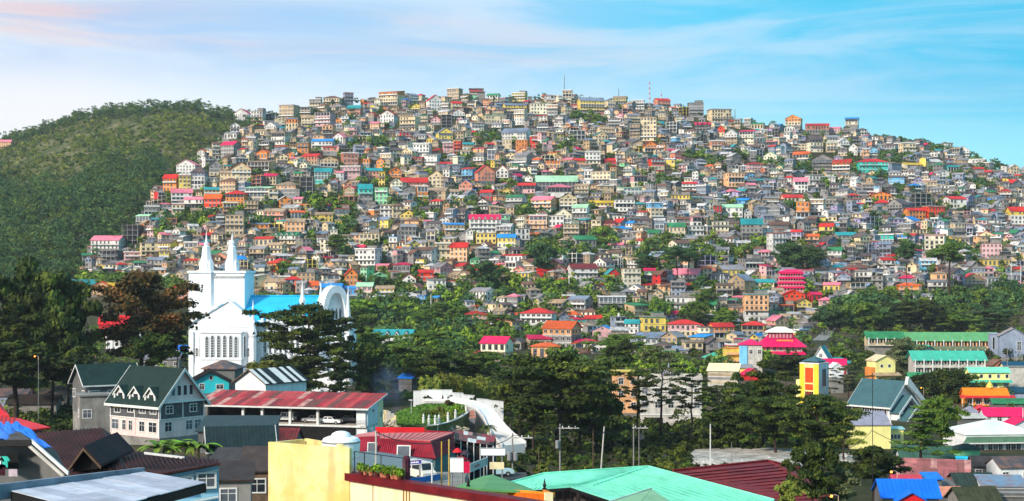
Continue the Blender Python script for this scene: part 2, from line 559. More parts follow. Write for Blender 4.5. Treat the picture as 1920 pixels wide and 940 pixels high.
# ------------------------------------------------------------------ hillside houses
def gen_house(put, w, d, h, rt, rise, rng, found=6.0, balcony=None, sides='fr'):
    """one small hill house in local axes, front at -y; put[part] = (mesh builder, material index)"""
    mw, iw = put['wall']
    mr, ir = put['roof']
    mg, ig = put['glass']
    mt, it = put['trim']
    mc, ic = put['base']
    ma, ia = put['annex']
    x0, x1, y0, y1 = -w / 2, w / 2, -d / 2, d / 2
    ns = max(1, int(round(h / 2.9)))
    sh = h / ns
    mc.box(x0 + 0.03, y0 + 0.03, -found, x1 - 0.03, y1, 0, ic)
    if rng.random() < 0.45:      # posts under the front terrace
        k = max(2, int(w / 3))
        for i in range(k):
            px = x0 + 0.2 + (w - 0.4) * i / (k - 1)
            mc.box(px - 0.14, y0 - 1.3, -found, px + 0.14, y0 - 1.05, 0, ic)
        mc.box(x0 - 0.1, y0 - 1.5, -0.2, x1 + 0.1, y0 + 0.05, 0.0, ic)
    if rt == 'x':                # unfinished concrete frame
        k = max(2, int(w / 3))
        for f in range(ns):
            mw.box(x0, y0, f * sh + sh - 0.25, x1, y1, (f + 1) * sh, iw)
            for i in range(k + 1):
                px = x0 + w * i / k
                for py in (y0, y1 - 0.3):
                    mw.box(px - 0.17, py + 0.01, f * sh, px + 0.17, py + 0.32, f * sh + sh - 0.25, iw)
            mg.box(x0 + 0.3, y0 + d * 0.3, f * sh, x1 - 0.3, y1 - 0.35, f * sh + sh - 0.25, ig)
        for i in range(k + 1):
            mw.box(x0 + w * i / k - 0.1, y0 + 0.1, h, x0 + w * i / k + 0.1, y0 + 0.3, h + 1.0, iw)
        return
    if 'wall2' in put and ns > 1 and rng.random() < 0.5:
        m2, i2 = put['wall2']
        zs = sh * rng.randint(1, ns - 1)
        m2.box(x0, y0, 0, x1, y1, zs, i2)
        mw.box(x0 - .02, y0 - .02, zs + .001, x1 + .02, y1, h, iw)
    else:
        mw.box(x0, y0, 0, x1, y1, h, iw)
    if rt in 'gd':
        mw.extr([(x0, y0, h), (x0, y1, h), (x0, 0, h + rise)], (w, 0, 0), iw)
        mr.chev(w, d, h, rise, 0.55, 0.16, 'x', ir)
        if rt == 'd':
            k = max(2, int(w / 3.2))
            for i in range(k):
                cx = x0 + w * (i + 0.5) / k
                mw.extr([(cx - 1.1, y0 - 0.25, h - 0.1), (cx + 1.1, y0 - 0.25, h - 0.1), (cx, y0 - 0.25, h + 1.5)], (0, d * 0.42, 0), iw)
                ma.add([(cx - 1.4, y0 - 0.5, h - 0.35), (cx, y0 - 0.5, h + 1.75), (cx + 1.4, y0 - 0.5, h - 0.35), (cx - 1.4, 0, h - 0.35), (cx, 0, h + 1.75), (cx + 1.4, 0, h - 0.35)],
                       [(0, 1, 4, 3), (1, 2, 5, 4)], ia)
                mg.box(cx - 0.4, y0 - 0.3, h, cx + 0.4, y0 - 0.24, h + 0.7, ig)
    elif rt == 'f':
        mw.extr([(x0, y0, h), (x1, y0, h), (0, y0, h + rise)], (0, d, 0), iw)
        mr.chev(w, d, h, rise, 0.55, 0.16, 'y', ir)
        mg.box(-0.5, y0 - 0.05, h + 0.2, 0.5, y0 - 0.01, h + min(1.2, rise * 0.55), ig)
    elif rt == 'h':
        mr.hip(w, d, h, rise, 0.6, 0.15, ir)
    elif rt == 's':
        a, b = 0.6, 0.6
        mw.extr([(x0, y0, h), (x0, y1, h), (x0, y1, h + rise)], (w, 0, 0), iw)
        mr.extr([(x0 - a, y0 - b, h - 0.1), (x0 - a, y1 + b, h + rise + 0.12), (x0 - a, y1 + b, h + rise + 0.28), (x0 - a, y0 - b, h + 0.06)], (w + 2 * a, 0, 0), ir)
    else:                        # flat slab, parapet, water tank
        mr.box(x0 - 0.4, y0 - 0.5, h, x1 + 0.4, y1 + 0.2, h + 0.22, ir)
        if rng.random() < 0.6:
            for (a, b, c, e) in ((x0 - 0.3, y0 - 0.4, x1 + 0.3, y0 - 0.25), (x1 + 0.15, y0 - 0.25, x1 + 0.3, y1), (x0 - 0.3, y0 - 0.25, x0 - 0.15, y1)):
                mt.box(a, b, h + 0.22, c, e, h + 0.9, it)
        if rng.random() < 0.5:
            tx = rng.uniform(x0 + 1, x1 - 1)
            mt.cyl((tx, 0.5, h + 0.2), (tx, 0.5, h + 1.7), 0.6, 0.6, 8, it)
        if rng.random() < 0.35:
            mc.box(x0 + w * 0.5, y0 + d * 0.3, h + 0.22, x1 - 0.2, y1, h + 2.4, ic)
            ma.box(x0 + w * 0.5 - 0.3, y0 + d * 0.3 - 0.3, h + 2.4, x1 + 0.1, y1 + 0.2, h + 2.56, ia)
    if rng.random() < 0.45:      # lean-to at one side
        sg = rng.choice((-1, 1))
        ew, eh = rng.uniform(1.6, 3.2), min(h, rng.choice((2.4, 2.8, 5.0)))
        ed = d * rng.uniform(.45, .8)
        xa, xb = (x1 + .01, x1 + ew) if sg > 0 else (x0 - ew, x0 - .01)
        ya = y0 + rng.uniform(-.6, .6)
        mc.box(xa, ya, -found, xb, ya + ed, eh, ic)
        zt = eh + .5
        q = [(xa - .25, ya - .4, eh + .02), (xb + .25, ya - .4, eh + .02), (xb + .25, ya + ed + .2, zt), (xa - .25, ya + ed + .2, zt)]
        ma.extr(q, (0, 0, .12), ia)
        mg.box(xa + ew * .3, ya - .05, eh - 1.5, xa + ew * .7, ya - .01, eh - .5, ig)
    k = max(2, int(round(w / 2.5)))
    dens = rng.choice((0.4, 0.48, 0.56))
    for f in range(ns):
        z = f * sh
        mt.box(x0 - 0.07, y0 - 0.07, z - 0.1, x1 + 0.07, y0, z + 0.1, it)
        bal = balcony if balcony is not None else (rng.random() < 0.4 and f > 0)
        open_f = rng.random() < 0.14
        cw = w / k
        if open_f:
            mg.box(x0 + 0.25, y0 - 0.05, z + 0.25, x1 - 0.25, y0 - 0.01, z + sh - 0.35, ig)
            for i in range(k + 1):
                a = x0 + 0.25 + (w - 0.5) * i / k
                mt.box(a - 0.14, y0 - 0.11, z + 0.1, a + 0.14, y0 - 0.05, z + sh - 0.1, it)
        else:
            for i in range(k):
                if rng.random() < 0.1:
                    continue
                a = x0 + cw * (i + 0.5)
                hw = cw * dens / 2
                zb = z + (0.15 if rng.random() < 0.14 else 0.85)
                zt = z + sh * 0.78
                mg.box(a - hw, y0 - 0.05, zb, a + hw, y0 - 0.01, zt, ig)
                mt.box(a - hw - 0.1, y0 - 0.14, zt, a + hw + 0.1, y0 - 0.01, zt + 0.12, it)
                mt.box(a - 0.04, y0 - 0.09, zb, a + 0.04, y0 - 0.05, zt, it)
                if zb > z + 0.5:
                    mt.box(a - hw - 0.08, y0 - 0.16, zb - 0.1, a + hw + 0.08, y0 - 0.01, zb, it)
        if bal:
            mc.box(x0 - 0.05, y0 - 1.25, z - 0.12, x1 + 0.05, y0 - 0.07, z + 0.03, ic)
            if rng.random() < 0.5:
                mt.box(x0 - 0.05, y0 - 1.25, z + 0.03, x1 + 0.05, y0 - 1.17, z + 0.85, it)
            else:
                mt.box(x0 - 0.05, y0 - 1.25, z + 0.82, x1 + 0.05, y0 - 1.17, z + 0.92, it)
                q = int(w / 0.7)
                for i in range(q + 1):
                    a = x0 + (w - 0.1) * i / q
                    mt.box(a, y0 - 1.24, z + 0.03, a + 0.09, y0 - 1.18, z + 0.82, it)
        kd = max(1, int(d / 3.0))
        for sx, sgn in ((x1, 1), (x0, -1)):
            for i in range(kd):
                if rng.random() < 0.3:
                    continue
                a = y0 + d * (i + 0.5) / kd
                xa, xb = (sx + 0.01, sx + 0.05) if sgn > 0 else (sx - 0.05, sx - 0.01)
                mg.box(xa, a - 0.55, z + 0.95, xb, a + 0.55, z + sh * 0.78, ig)
HOUSE_TXT = """
440 204 472 233 w M f;472 208 497 233 w A l;490 214 514 228 b A l;431 230 450 248 w A f;423 247 451 260 w A g;417 265 449 293 g M g magenta-roofed hall on the upper left slope
474 255 486 271 y A l;511 249 543 272 c S l;480 242 504 254 c S g;526 197 559 225 t A l;537 223 560 247 o U l;555 201 586 218 t S l;565 216 589 238 c S g;593 211 627 237 p A l pink block near the left skyline
606 235 628 260 e S l;608 179 640 199 c F h;581 187 603 199 g K l;644 175 662 194 b R l;652 197 678 223 s T g;586 260 627 282 w U g blue-roofed white house on the upper left slope
559 269 582 288 o S l;605 274 632 291 s R s;627 250 650 270 w P f;484 281 508 298 o O f;467 300 514 330 e S s;496 325 526 347 c M g;569 288 603 310 s R g;600 293 635 313 t F f
640 288 671 315 s R l;640 313 678 337 p A l;669 298 697 315 o S l;591 315 623 345 q T g turquoise house left of the hilltop middle;564 332 589 368 g A x;334 300 373 328 w P f white twin-gabled house on the left flank
308 327 335 359 o R g;335 329 358 359 y R l;360 313 388 354 b K h;392 300 416 330 g A f;412 320 440 340 c S g;434 305 472 340 c R f;320 354 361 385 w P g;348 369 385 391 w P g;322 383 346 410 c R l
382 351 412 371 t T g;385 364 416 398 x O g;426 357 463 385 o R h orange house with red hip roof on the left slope;416 381 446 405 o Y l;358 391 378 408 c S g;463 349 511 378 t N s;521 340 562 369 e S h;501 354 521 381 c S l;458 376 485 400 t A l
637 368 668 391 s A x;671 345 698 383 q T g;424 402 458 442 t A l;497 391 538 414 s S g;543 395 572 410 e O g;538 410 572 434 e S g;593 398 625 417 y S g;627 391 656 413 n R l
516 436 564 458 w G d white long house with green dormered roof;480 444 516 461 c R g;470 461 504 485 t A g;713 169 756 197 o O s wide orange house on the skyline;800 178 828 208 w R f;785 185 800 193 w R g;772 194 788 211 y S f
840 167 866 187 t K l;880 165 906 177 r K g;845 190 865 207 c R g;914 175 937 191 w G g;941 169 954 180 o Y f;961 175 988 190 y S l;943 193 986 214 y B g long yellow house with grey blue roof near the top
965 207 987 235 c W l;993 194 1034 215 i W l;1023 198 1048 215 e S l;1055 170 1073 193 t A l;905 217 946 232 c N l;923 230 943 246 w A g;943 240 995 262 w B g big white hall with grey blue roof
968 262 992 284 o W l;942 262 959 280 c S l;994 256 1007 278 x O l;715 207 744 230 w R f;752 219 786 246 c S l;808 218 826 235 p R f;828 215 848 240 g A x;818 240 848 267 y B f yellow gabled house high in the middle
850 246 865 262 l K f;776 270 808 294 w W l;830 268 850 287 p W l;851 264 866 291 x Y l;866 267 888 283 t T g;889 276 913 294 e M s;889 294 911 310 w A l;914 282 930 299 l A l;768 294 797 310 s R s
797 288 825 310 w A s;683 315 717 337 s T g;712 323 721 351 y Y l narrow bright yellow tower house;730 315 752 333 o O f;732 335 754 356 i S f;752 333 802 355 s R g;804 320 834 352 c S f;867 314 891 337 z R s;891 310 926 347 s R f big salmon red house left of the long green hall
861 337 887 363 s U f;931 310 954 341 w R f;1023 302 1050 315 o O l;1050 306 1068 316 u R l;972 343 1003 363 p R g;1026 345 1072 371 w P h;943 353 959 367 y Y f small bright yellow gabled house
951 365 986 387 w G g;901 356 927 377 r R g;999 368 1042 397 e P g;680 347 699 381 q T g turquoise house in the middle of the slope;704 352 728 384 n N l;780 350 802 379 o S l;802 352 840 376 t S g;837 365 858 376 w W g
1004 329 1082 357 k N g long pale green roofed hall in the middle of the slope;1083 182 1132 213 y B g yellow school with grey roof on the hilltop;1150 180 1176 197 y S g;1188 189 1209 205 w A l;1227 184 1255 196 s R g;1290 193 1318 219 g K l;1328 206 1369 230 c A l;1303 229 1333 247 k M d dark house under a bright magenta roof
1360 242 1385 271 w W f;1387 243 1416 271 w M s;1331 265 1356 282 s W l;1344 236 1359 256 x O f;1250 229 1273 248 w W x;1201 219 1232 265 c S l tall cream block right of the hilltop;1181 233 1202 265 t A l;1206 265 1230 285 o R f
1140 222 1163 240 s W l;1067 245 1097 262 w A x;1117 233 1128 248 x O l;1077 297 1097 314 o R g;1133 297 1158 308 r R g;1097 285 1125 308 w A l;1216 298 1244 318 x R l;1244 299 1267 317 y U l;1204 303 1216 317 y S l
1343 300 1360 308 p R l;1397 304 1429 320 p R h;1433 285 1460 307 i N f;1359 324 1393 351 e S l;1409 230 1433 242 c G g;1112 321 1152 345 c S l;1183 331 1212 351 p D l;1273 341 1307 357 w R g;1307 350 1324 363 x O g
1159 351 1201 366 w N s;1137 357 1152 374 m M f;1104 378 1152 388 y Y g long low yellow house;1152 374 1189 397 w A l;1214 381 1241 415 z U l sky blue four storey block;1338 386 1352 408 r G l;1354 383 1392 408 w N g;1379 373 1407 383 z U g;1074 383 1104 410 w N g
1473 216 1504 235 o O f;1585 220 1610 234 w U g white house with blue roof on the right skyline;1511 231 1554 251 s R g;1554 238 1577 250 p P g;1470 235 1490 248 w G f;1549 268 1569 286 c G l;1570 259 1590 279 w W f;1591 269 1608 292 w A f;1600 257 1616 272 i T g;1488 284 1521 297 y O g
1562 299 1598 325 o R d orange house with red dormered roof on the right slope;1605 297 1661 325 q R h;1521 289 1562 319 g K f;1514 254 1541 286 k K g;1687 269 1714 292 c A l;1773 310 1796 322 q T g;1810 300 1849 310 w W l long low white house on the right skyline;1689 305 1727 316 i Y g
1488 333 1513 362 w P g;1511 329 1540 348 w A l;1542 330 1567 348 w W s;1466 365 1503 388 c R g;1494 378 1520 408 o S l;1520 375 1547 405 t A l;1631 360 1669 376 o R f;1711 363 1744 388 g K x;1770 368 1808 391 w R g white and blue house with red roof on the right
1824 366 1849 380 g T f;1697 390 1732 411 o R g;1732 388 1767 411 x R l;1831 388 1848 401 r R f;1889 388 1920 421 y R g;1537 419 1565 442 y R g;1508 439 1536 457 e O g;1565 436 1605 449 g T g;1648 441 1678 457 q T l turquoise house right of the yellow ones
1681 440 1707 457 u A l;1734 441 1773 477 i P l;1440 437 1471 477 w R l;1778 442 1810 457 y S g;1839 456 1877 484 p A l;1552 464 1580 487 w G g;1724 484 1754 505 z W g;1602 487 1617 503 u U l;1648 485 1676 496 w R g;1909 340 1925 352 w M g
879 402 938 437 w M d white three storey house with magenta gabled roof;892 437 930 457 y S l;831 418 870 442 t U s;933 439 967 465 y U g;704 407 736 429 y B g;992 405 1026 429 e P l;1029 404 1060 425 w W l;967 428 992 461 w A l;675 437 712 460 c S l
731 444 750 466 w U l;662 460 689 474 e M g;669 468 713 498 w A l;815 457 845 490 c S l;845 455 879 490 e R g;777 468 796 479 w R f;739 492 774 510 g M h grey open house under a magenta hip roof;707 495 732 507 s P g;646 504 670 536 o R f orange gabled house beside the church arch
697 511 726 528 n N f mint green gabled house;755 514 780 540 w R f;784 506 812 527 x R g;800 525 835 552 w A l;835 527 863 546 w R l;879 496 905 528 x R f tall scarlet house;906 496 938 510 o O g;930 517 961 532 y S g;1007 503 1034 520 r R g
943 477 985 492 w R s;784 553 803 570 u B l;670 530 700 557 p N g;704 536 739 557 y S g;697 557 720 570 n N l;677 557 697 568 m P h;640 537 673 553 u U g;817 575 876 600 i S h wide pale house under a broad tan hip roof
867 584 913 608 e R h;913 600 948 616 w R f;978 578 1042 616 w R h white mansion with several red hip roofs;1022 603 1086 655 e O g peach four storey block with orange roof;905 632 959 677 i M g cream house with magenta roof behind the big pine;959 635 985 655 g K f;988 629 1032 655 c M g;997 643 1052 670 e O h
702 619 777 655 w T d white house with teal twin gables among the trees;1215 431 1238 455 p G g;1254 418 1284 447 c G g;1287 423 1318 442 w W l;1335 415 1365 442 i W l;1295 407 1314 425 p P l;1389 410 1429 453 g T g;1110 412 1131 431 c S l;1131 414 1153 431 s D g
1040 391 1072 425 i W f;1057 420 1088 447 t G l;1070 442 1115 472 g G g;1187 461 1206 480 w A f;1219 463 1239 479 m M f small magenta house in the green gully;1065 495 1118 530 w D g;1134 504 1161 533 r T f red house with teal roof;1166 503 1200 541 i S l beige four storey block
1260 504 1318 530 w P g long white house with salmon roof;1346 497 1393 517 y A g;1386 485 1428 512 g A l;1413 524 1450 546 c T g;1121 557 1172 592 g B l grey house with grey blue roof in the trees;1223 543 1247 568 c S f;1247 557 1305 583 w A l;1311 562 1346 600 c G g;1394 552 1439 603 e T l
1172 600 1200 626 w T g;1201 595 1246 622 y G l;1254 600 1311 632 p R h;1193 624 1252 646 w B g;1112 611 1153 634 p U f;1330 606 1373 634 o R g;1391 603 1436 630 y R h;1069 635 1117 655 i M h;1072 597 1102 610 q M s;1362 648 1394 674 y M l
1467 544 1507 569 x R f;1544 530 1576 548 y P g;1602 509 1635 530 w A l;1588 530 1620 551 t S l;1683 530 1720 553 o O h;1714 551 1745 572 w A d;1839 521 1881 544 w W l;1815 490 1830 511 g A f;1836 487 1887 499 y S l long low yellow wall house right
1745 509 1777 526 e S h;1699 491 1719 512 c S f;1880 512 1911 530 l A g;1537 557 1559 581 p P h;1491 560 1520 584 y F f;1459 572 1489 587 x O l;0 240 14 258 s O l;0 262 22 280 e P g;1516 548 1538 566 r M g
232 422 266 460 g A x;176 442 232 478 w P g;188 470 230 492 g A x;232 474 268 488 p R l;262 455 300 480 c A l;318 388 345 402 w A g;270 388 300 404 g A l;258 402 288 416 c N g
"""
DET = random.Random(7)
def place_house(x0, y0, x1, y1):
    cx = (x0 + x1) / 2
    D = hit(cx, y1 + 1.0, 420.0)
    if D is None:
        D = float(ip(cx, DX, DY)) - 4 if cx > 100 else 1735.0
    return D
def mk_house(tok, extra):
    x0, y0, x1, y1 = [float(v) for v in tok[:4]]
    wk, rk, rt = tok[4], tok[5], tok[6]
    D = place_house(x0, y0, x1, y1)
    s = D / F
    long_ = (x1 - x0) > 2.2 * (y1 - y0)
    rng = DET
    yaw = R_(rng.uniform(-26, 20))
    W_px, H = (x1 - x0) * s, (y1 - y0) * s
    d = min(14.0, max(6.0, W_px * 0.75))
    w = max(4.0, (W_px - d * abs(math.sin(yaw)) * 0.55) / math.cos(yaw))
    rise = {'g': 0.24, 'd': 0.26, 'f': 0.34, 'h': 0.24, 's': 0.14, 'l': 0.02, 'x': 0.0}[rt] * H
    if long_ and rt == 'g':
        rise = .42 * H
    rise = min(rise, 0.6 * min(w, d))
    h = max(2.6, H - rise)
    cx = (x0 + x1) / 2
    base = P(cx, y1, D + d / 2 * 0.8)
    base.z = P(cx, y1, D).z
    g = min(G(base.x, base.y), G(base.x, base.y - d / 2))
    found = max(3.0, base.z - g + 3.0)
    roofword = {'g': 'gable', 'd': 'dormered', 'f': 'front gable', 'h': 'hip', 's': 'sloping', 'l': 'flat', 'x': ''}[rt]
    ns = max(1, int(round(h / 2.9)))
    stw = {1: 'single storey', 2: 'two storey', 3: 'three storey', 4: 'four storey', 5: 'five storey'}.get(ns, 'tall')
    if extra:
        lab = extra
    elif rt == 'x':
        lab = 'bare %s open concrete frame house' % WALLS[wk][0]
    else:
        lab = '%s %s house with %s %s roof' % (stw, WALLS[wk][0], ROOFS[rk][0], roofword)
    t = thing('hillside_house', lab, 'house', base, yaw, 'houses on the hillside', at=(cx, (y0 + y1) / 2), short=extra)
    mbs = {k: MB() for k in ('wall', 'wall2', 'roof', 'glass', 'trim', 'base', 'annex')}
    gen_house({k: (m, 0) for k, m in mbs.items()}, w, d, h, rt, rise, rng, found)
    for k, nm, m, kd in (('wall', 'wall', WM[wk], None), ('wall2', 'lower_wall', WM[rng.choice('ccggtwi')], None), ('roof', 'roof', RM[rk], None), ('glass', 'glazing', GLASS if rng.random() < .65 else GLASS2, 'stuff'), ('trim', 'sills_and_railings', TRIM if rng.random() < .6 else CONC, 'stuff'), ('base', 'foundation_and_lean_to', CONC, 'stuff'), ('annex', 'annex_roof', RM[rk], 'stuff')):
        if mbs[k].v:
            obj(nm, mbs[k], m, t, kind=kd)
BOXES = []
n_ind = 0
TOK = [q.split() for q in HOUSE_TXT.strip().replace('\n', ';').split(';')]
TOK = [q for q in TOK if len(q) >= 7]
area = lambda q: (float(q[2]) - float(q[0])) * (float(q[3]) - float(q[1])) + (999 if len(q) > 7 else 0)
keep = sorted(TOK, key=area, reverse=True)[:298]
for tk in TOK:
    if tk in keep:
        mk_house(tk, ' '.join(tk[7:]) or None)
        n_ind += 1
        BOXES.append(tuple(float(v) for v in tk[:4]))
# ------------------------------------------------------------------ the rest of the hill: too many small houses to tell apart
GREEN = [(700,275,48,13),(915,262,26,15),(1100,226,38,12),(500,338,34,9),(625,392,46,18),(585,378,20,10),(400,408,52,14),(345,425,45,20),(480,425,34,8),(650,432,26,26),(800,403,26,12),(890,395,14,10),(985,412,16,16),
    (1022,478,42,22),(1250,480,74,26),(1350,482,64,14),(1130,455,26,22),(1500,482,40,20),(930,548,66,26),(860,562,50,18),(745,592,90,22),(1065,560,64,26),(830,640,120,24),(1150,600,30,24),(1240,520,26,14),(1330,545,34,12),(1230,590,30,12),
    (1700,478,20,14),(1790,478,44,16),(1620,580,52,28),(1800,585,90,34),(1890,560,40,22),(1300,300,26,8),(1250,347,26,10),(1340,312,22,10),(1500,322,26,8),(1680,300,30,12),(1800,336,22,8),(1870,318,34,12),(1840,350,30,10),(1690,362,16,8),
    (540,520,20,14),(330,440,50,10),(1560,350,20,8),(1450,315,26,8),(760,545,20,18),(1600,470,16,12),(1150,540,20,14),(1690,600,120,16),(1580,600,40,20),(1760,284,60,9),(660,232,12,10),(1060,275,16,14),(1090,478,16,12),(1420,470,16,10),
    (960,355,8,10),(870,300,16,12),(620,345,10,8),(740,395,14,10),(850,395,12,8),(1000,330,10,6),(1390,300,14,8),(1650,340,14,8),(1480,390,8,10),(1770,420,10,8),(1640,420,14,8),(580,460,18,12),(640,480,14,12),(700,480,10,10)]
BOTX = [140, 330, 480, 640, 700, 800, 980, 1100, 1300, 1440, 1560, 1640, 1930]
BOTY = [520, 530, 555, 570, 575, 580, 630, 690, 692, 668, 590, 545, 550]
def in_green(x, y):
    return any(((x - a) / c) ** 2 + ((y - b) / e) ** 2 < 1 for a, b, c, e in GREEN)
def town_mass():
    rng = random.Random(31)
    mb = MB()
    wk, rk = list(WALLS), list(ROOFS)
    mats = [WM[k] for k in wk] + [RM[k] for k in rk] + [GLASS, TRIM, CONC, GLASS2]
    ig, it, ic = len(wk) + len(rk), len(wk) + len(rk) + 1, len(wk) + len(rk) + 2
    cnt = 0
    boxes = list(BOXES)
    own = set(BOXES)
    tries = 0
    grid = {}
    def cells(b):
        for i in range(int(b[0] // 40), int(b[2] // 40) + 1):
            for j in range(int(b[1] // 40), int(b[3] // 40) + 1):
                yield (i, j)
    for b in boxes:
        for c in cells(b):
            grid.setdefault(c, []).append(b)
    while cnt < 1980 and tries < 42000:
        tries += 1
        px = rng.uniform(158, 2030)
        top = float(ip(px, RX, RY)) + 3
        bot = float(ip(px, BOTX, BOTY))
        if bot <= top:
            continue
        py = top + (bot - top) * rng.random() ** 1.12
        if in_green(px, py) and rng.random() < 0.95:
            continue
        D = hit(px, py, 600.0)
        if D is None:
            continue
        s = D / F
        wpx = rng.choice((rng.uniform(3.6, 6.5), rng.uniform(4.5, 8), rng.uniform(7, 12))) / s
        ns = rng.choice((1, 1, 2, 2, 2, 3, 3))
        hpx = (ns * 2.6 + 1.0) / s
        b = (px - wpx / 2, py - hpx, px + wpx / 2, py)
        near = [o for c in cells(b) for o in grid.get(c, ())]
        bad = False
        for o in near:
            ox = min(b[2], o[2]) - max(b[0], o[0])
            oy = min(b[3], o[3]) - max(b[1], o[1])
            if ox > 0 and oy > 0 and ox * oy > (0.14 if o in own else 0.40) * min(wpx * hpx, (o[2] - o[0]) * (o[3] - o[1])):
                bad = True
                break
        if bad:
            continue
        for c in cells(b):
            grid.setdefault(c, []).append(b)
        cnt += 1
        u = rng.random()
        east = px > 1250 + 120 * rng.uniform(-1, 1)  # warm sunlight is put into the west's wall colours, cool grey into the east's
        if east:
            wl = rng.choices('wgbctlpyszkqe', (18, 30, 17, 13, 8, 5, 3, 1, 2, 2, 3, 1, 2))[0]
            rf = rng.choices('AWKBFSRTGPMU', (30, 12, 16, 10, 10, 8, 5, 3, 3, 2, 2, 1))[0]
        else:
            wl = rng.choices('wgbcteposyinr', (15, 17, 5, 23, 19, 8, 3, 2, 3, 3, 8, 1, 1))[0]
            rf = rng.choices('AWKBFSRTGPMUO', (26, 10, 12, 5, 13, 16, 6, 2, 3, 3, 2, 1, 2))[0]
        rt = rng.choices('gfhslx', (26, 22, 14, 16, 18, 4))[0]
        w = wpx * s
        d = max(5.5, w * rng.uniform(0.6, 0.9))
        h = ns * 2.6
        rise = {'g': .22, 'f': .36, 'h': .26, 's': .14, 'l': 0, 'x': 0}[rt] * min(w, d)
        yaw = R_(rng.uniform(-50, 45))
        x = (px - 960) / F * D
        y = D + d * 0.4
        z = CZ + (HOR - py) * s
        for_mb = mb
        for_mb.at(x, y, z, yaw)
        put = {'wall': (mb, wk.index(wl)), 'roof': (mb, len(wk) + rk.index(rf)), 'wall2': (mb, wk.index(rng.choice('ccggtwtk'))), 'glass': (mb, ig if rng.random() < .6 else ic + 1), 'trim': (mb, it if rng.random() < .5 else ic), 'base': (mb, ic), 'annex': (mb, len(wk) + (rk.index(rf) if rng.random() < .4 else rk.index(rng.choice('AFKS'))))}
        gen_house(put, w, d, h, rt, rise, rng, 5.0)
    mb.xf = None
    print('town mass houses', cnt, 'faces', len(mb.f), 'individual', n_ind)
    o = obj('distant_hillside_housing', mb, mats, kind='stuff')
    return grid
TOWN_GRID = town_mass()
# ------------------------------------------------------------------ foliage
F_DARK = foliage('foliage_dark', (24, 36, 15), (54, 68, 25), (118, 128, 44), 0.16)
F_MID = foliage('foliage_mid', (48, 72, 28), (90, 118, 42), (142, 162, 60), 0.10)
F_BRIGHT = foliage('foliage_bright', (76, 112, 32), (126, 166, 46), (178, 198, 66), 0.10)
F_BLUE = foliage('foliage_bluish', (34, 56, 38), (62, 90, 48), (108, 132, 64), 0.05)
F_RED = foliage('foliage_reddish', (44, 46, 22), (90, 76, 36), (156, 98, 48), 0.15)
F_GREY = foliage('foliage_grey', (60, 70, 50), (92, 102, 66), (128, 130, 84), 0.12)
F_OLIVE = foliage('foliage_olive', (74, 88, 34), (120, 126, 50), (162, 158, 70), 0.05)
def leafcloud(rs, cen, rad, per, size, up=0.35, shell=0.55, elong=1.5):
    """leaf-sized quads spread through ellipsoids: cen (n,3), rad (n,3), per quads each -> (n*per*4, 3)"""
    n = len(cen)
    q = n * per
    d = rs.normal(size=(q, 3))
    d /= np.linalg.norm(d, axis=1, keepdims=True) + 1e-9
    d[:, 2] = np.where(d[:, 2] < -0.3, -d[:, 2] * 0.6, d[:, 2])
    rr = (shell + (1 - shell) * rs.random(q)) ** 0.8 * (1 + 0.18 * rs.normal(size=q))
    C = np.repeat(cen, per, 0)
    Rr = np.repeat(rad, per, 0)
    c = C + d * Rr * rr[:, None]
    nrm = d / Rr * Rr.mean(1, keepdims=True) + rs.normal(size=(q, 3)) * 0.75 + np.array([0, 0, up])
    nrm /= np.linalg.norm(nrm, axis=1, keepdims=True) + 1e-9
    a = np.cross(nrm, rs.normal(size=(q, 3)))
    a /= np.linalg.norm(a, axis=1, keepdims=True) + 1e-9
    b = np.cross(nrm, a)
    sz = np.repeat(np.broadcast_to(np.asarray(size, float), (n,)), per) * (0.6 + 0.8 * rs.random(q)) * 0.5
    a *= (sz * elong)[:, None]
    b *= (sz / elong * 1.3)[:, None]
    k = rs.normal(size=(q, 1)) * 0.25
    V = np.stack([c - a - b * 0.6, c + a * (0.5 + k) - b, c + a + b * 0.5, c - a * (0.4 - k) + b], 1)
    return V.reshape(-1, 3)
def tree_blobs(rs, base, r, h, nb):
    """lumpy crown: blob centres and radii for trees at base (n,3)"""
    n = len(base)
    c = np.repeat(base, nb, 0)
    rr, hh = np.repeat(r, nb), np.repeat(h, nb)
    a = rs.random(n * nb) * 2 * math.pi
    k = np.sqrt(rs.random(n * nb)) * 0.75
    t = rs.random(n * nb)
    prof = np.sin(np.clip(t * 0.9 + 0.12, 0, 1) * math.pi) ** 0.7
    cen = c + np.stack([np.cos(a) * k * rr * prof, np.sin(a) * k * rr * prof, hh * (0.25 + 0.68 * t)], -1)
    b = rr * (0.28 + 0.3 * rs.random(n * nb))
    return cen, np.stack([b * 1.15, b * 1.15, b * 0.8], -1)
def scatter_stuff(name, base, r, h, nb, per, size, m, seed):
    rs = np.random.default_rng(seed)
    cen, rad = tree_blobs(rs, base, r, h, nb)
    V = leafcloud(rs, cen, rad, per, np.repeat(size, nb) if np.ndim(size) else size)
    me = quads(name, V, len(V) // 4, [m])
    o = bpy.data.objects.new(name, me)
    COL.objects.link(o)
    o['kind'] = 'stuff'
    return o
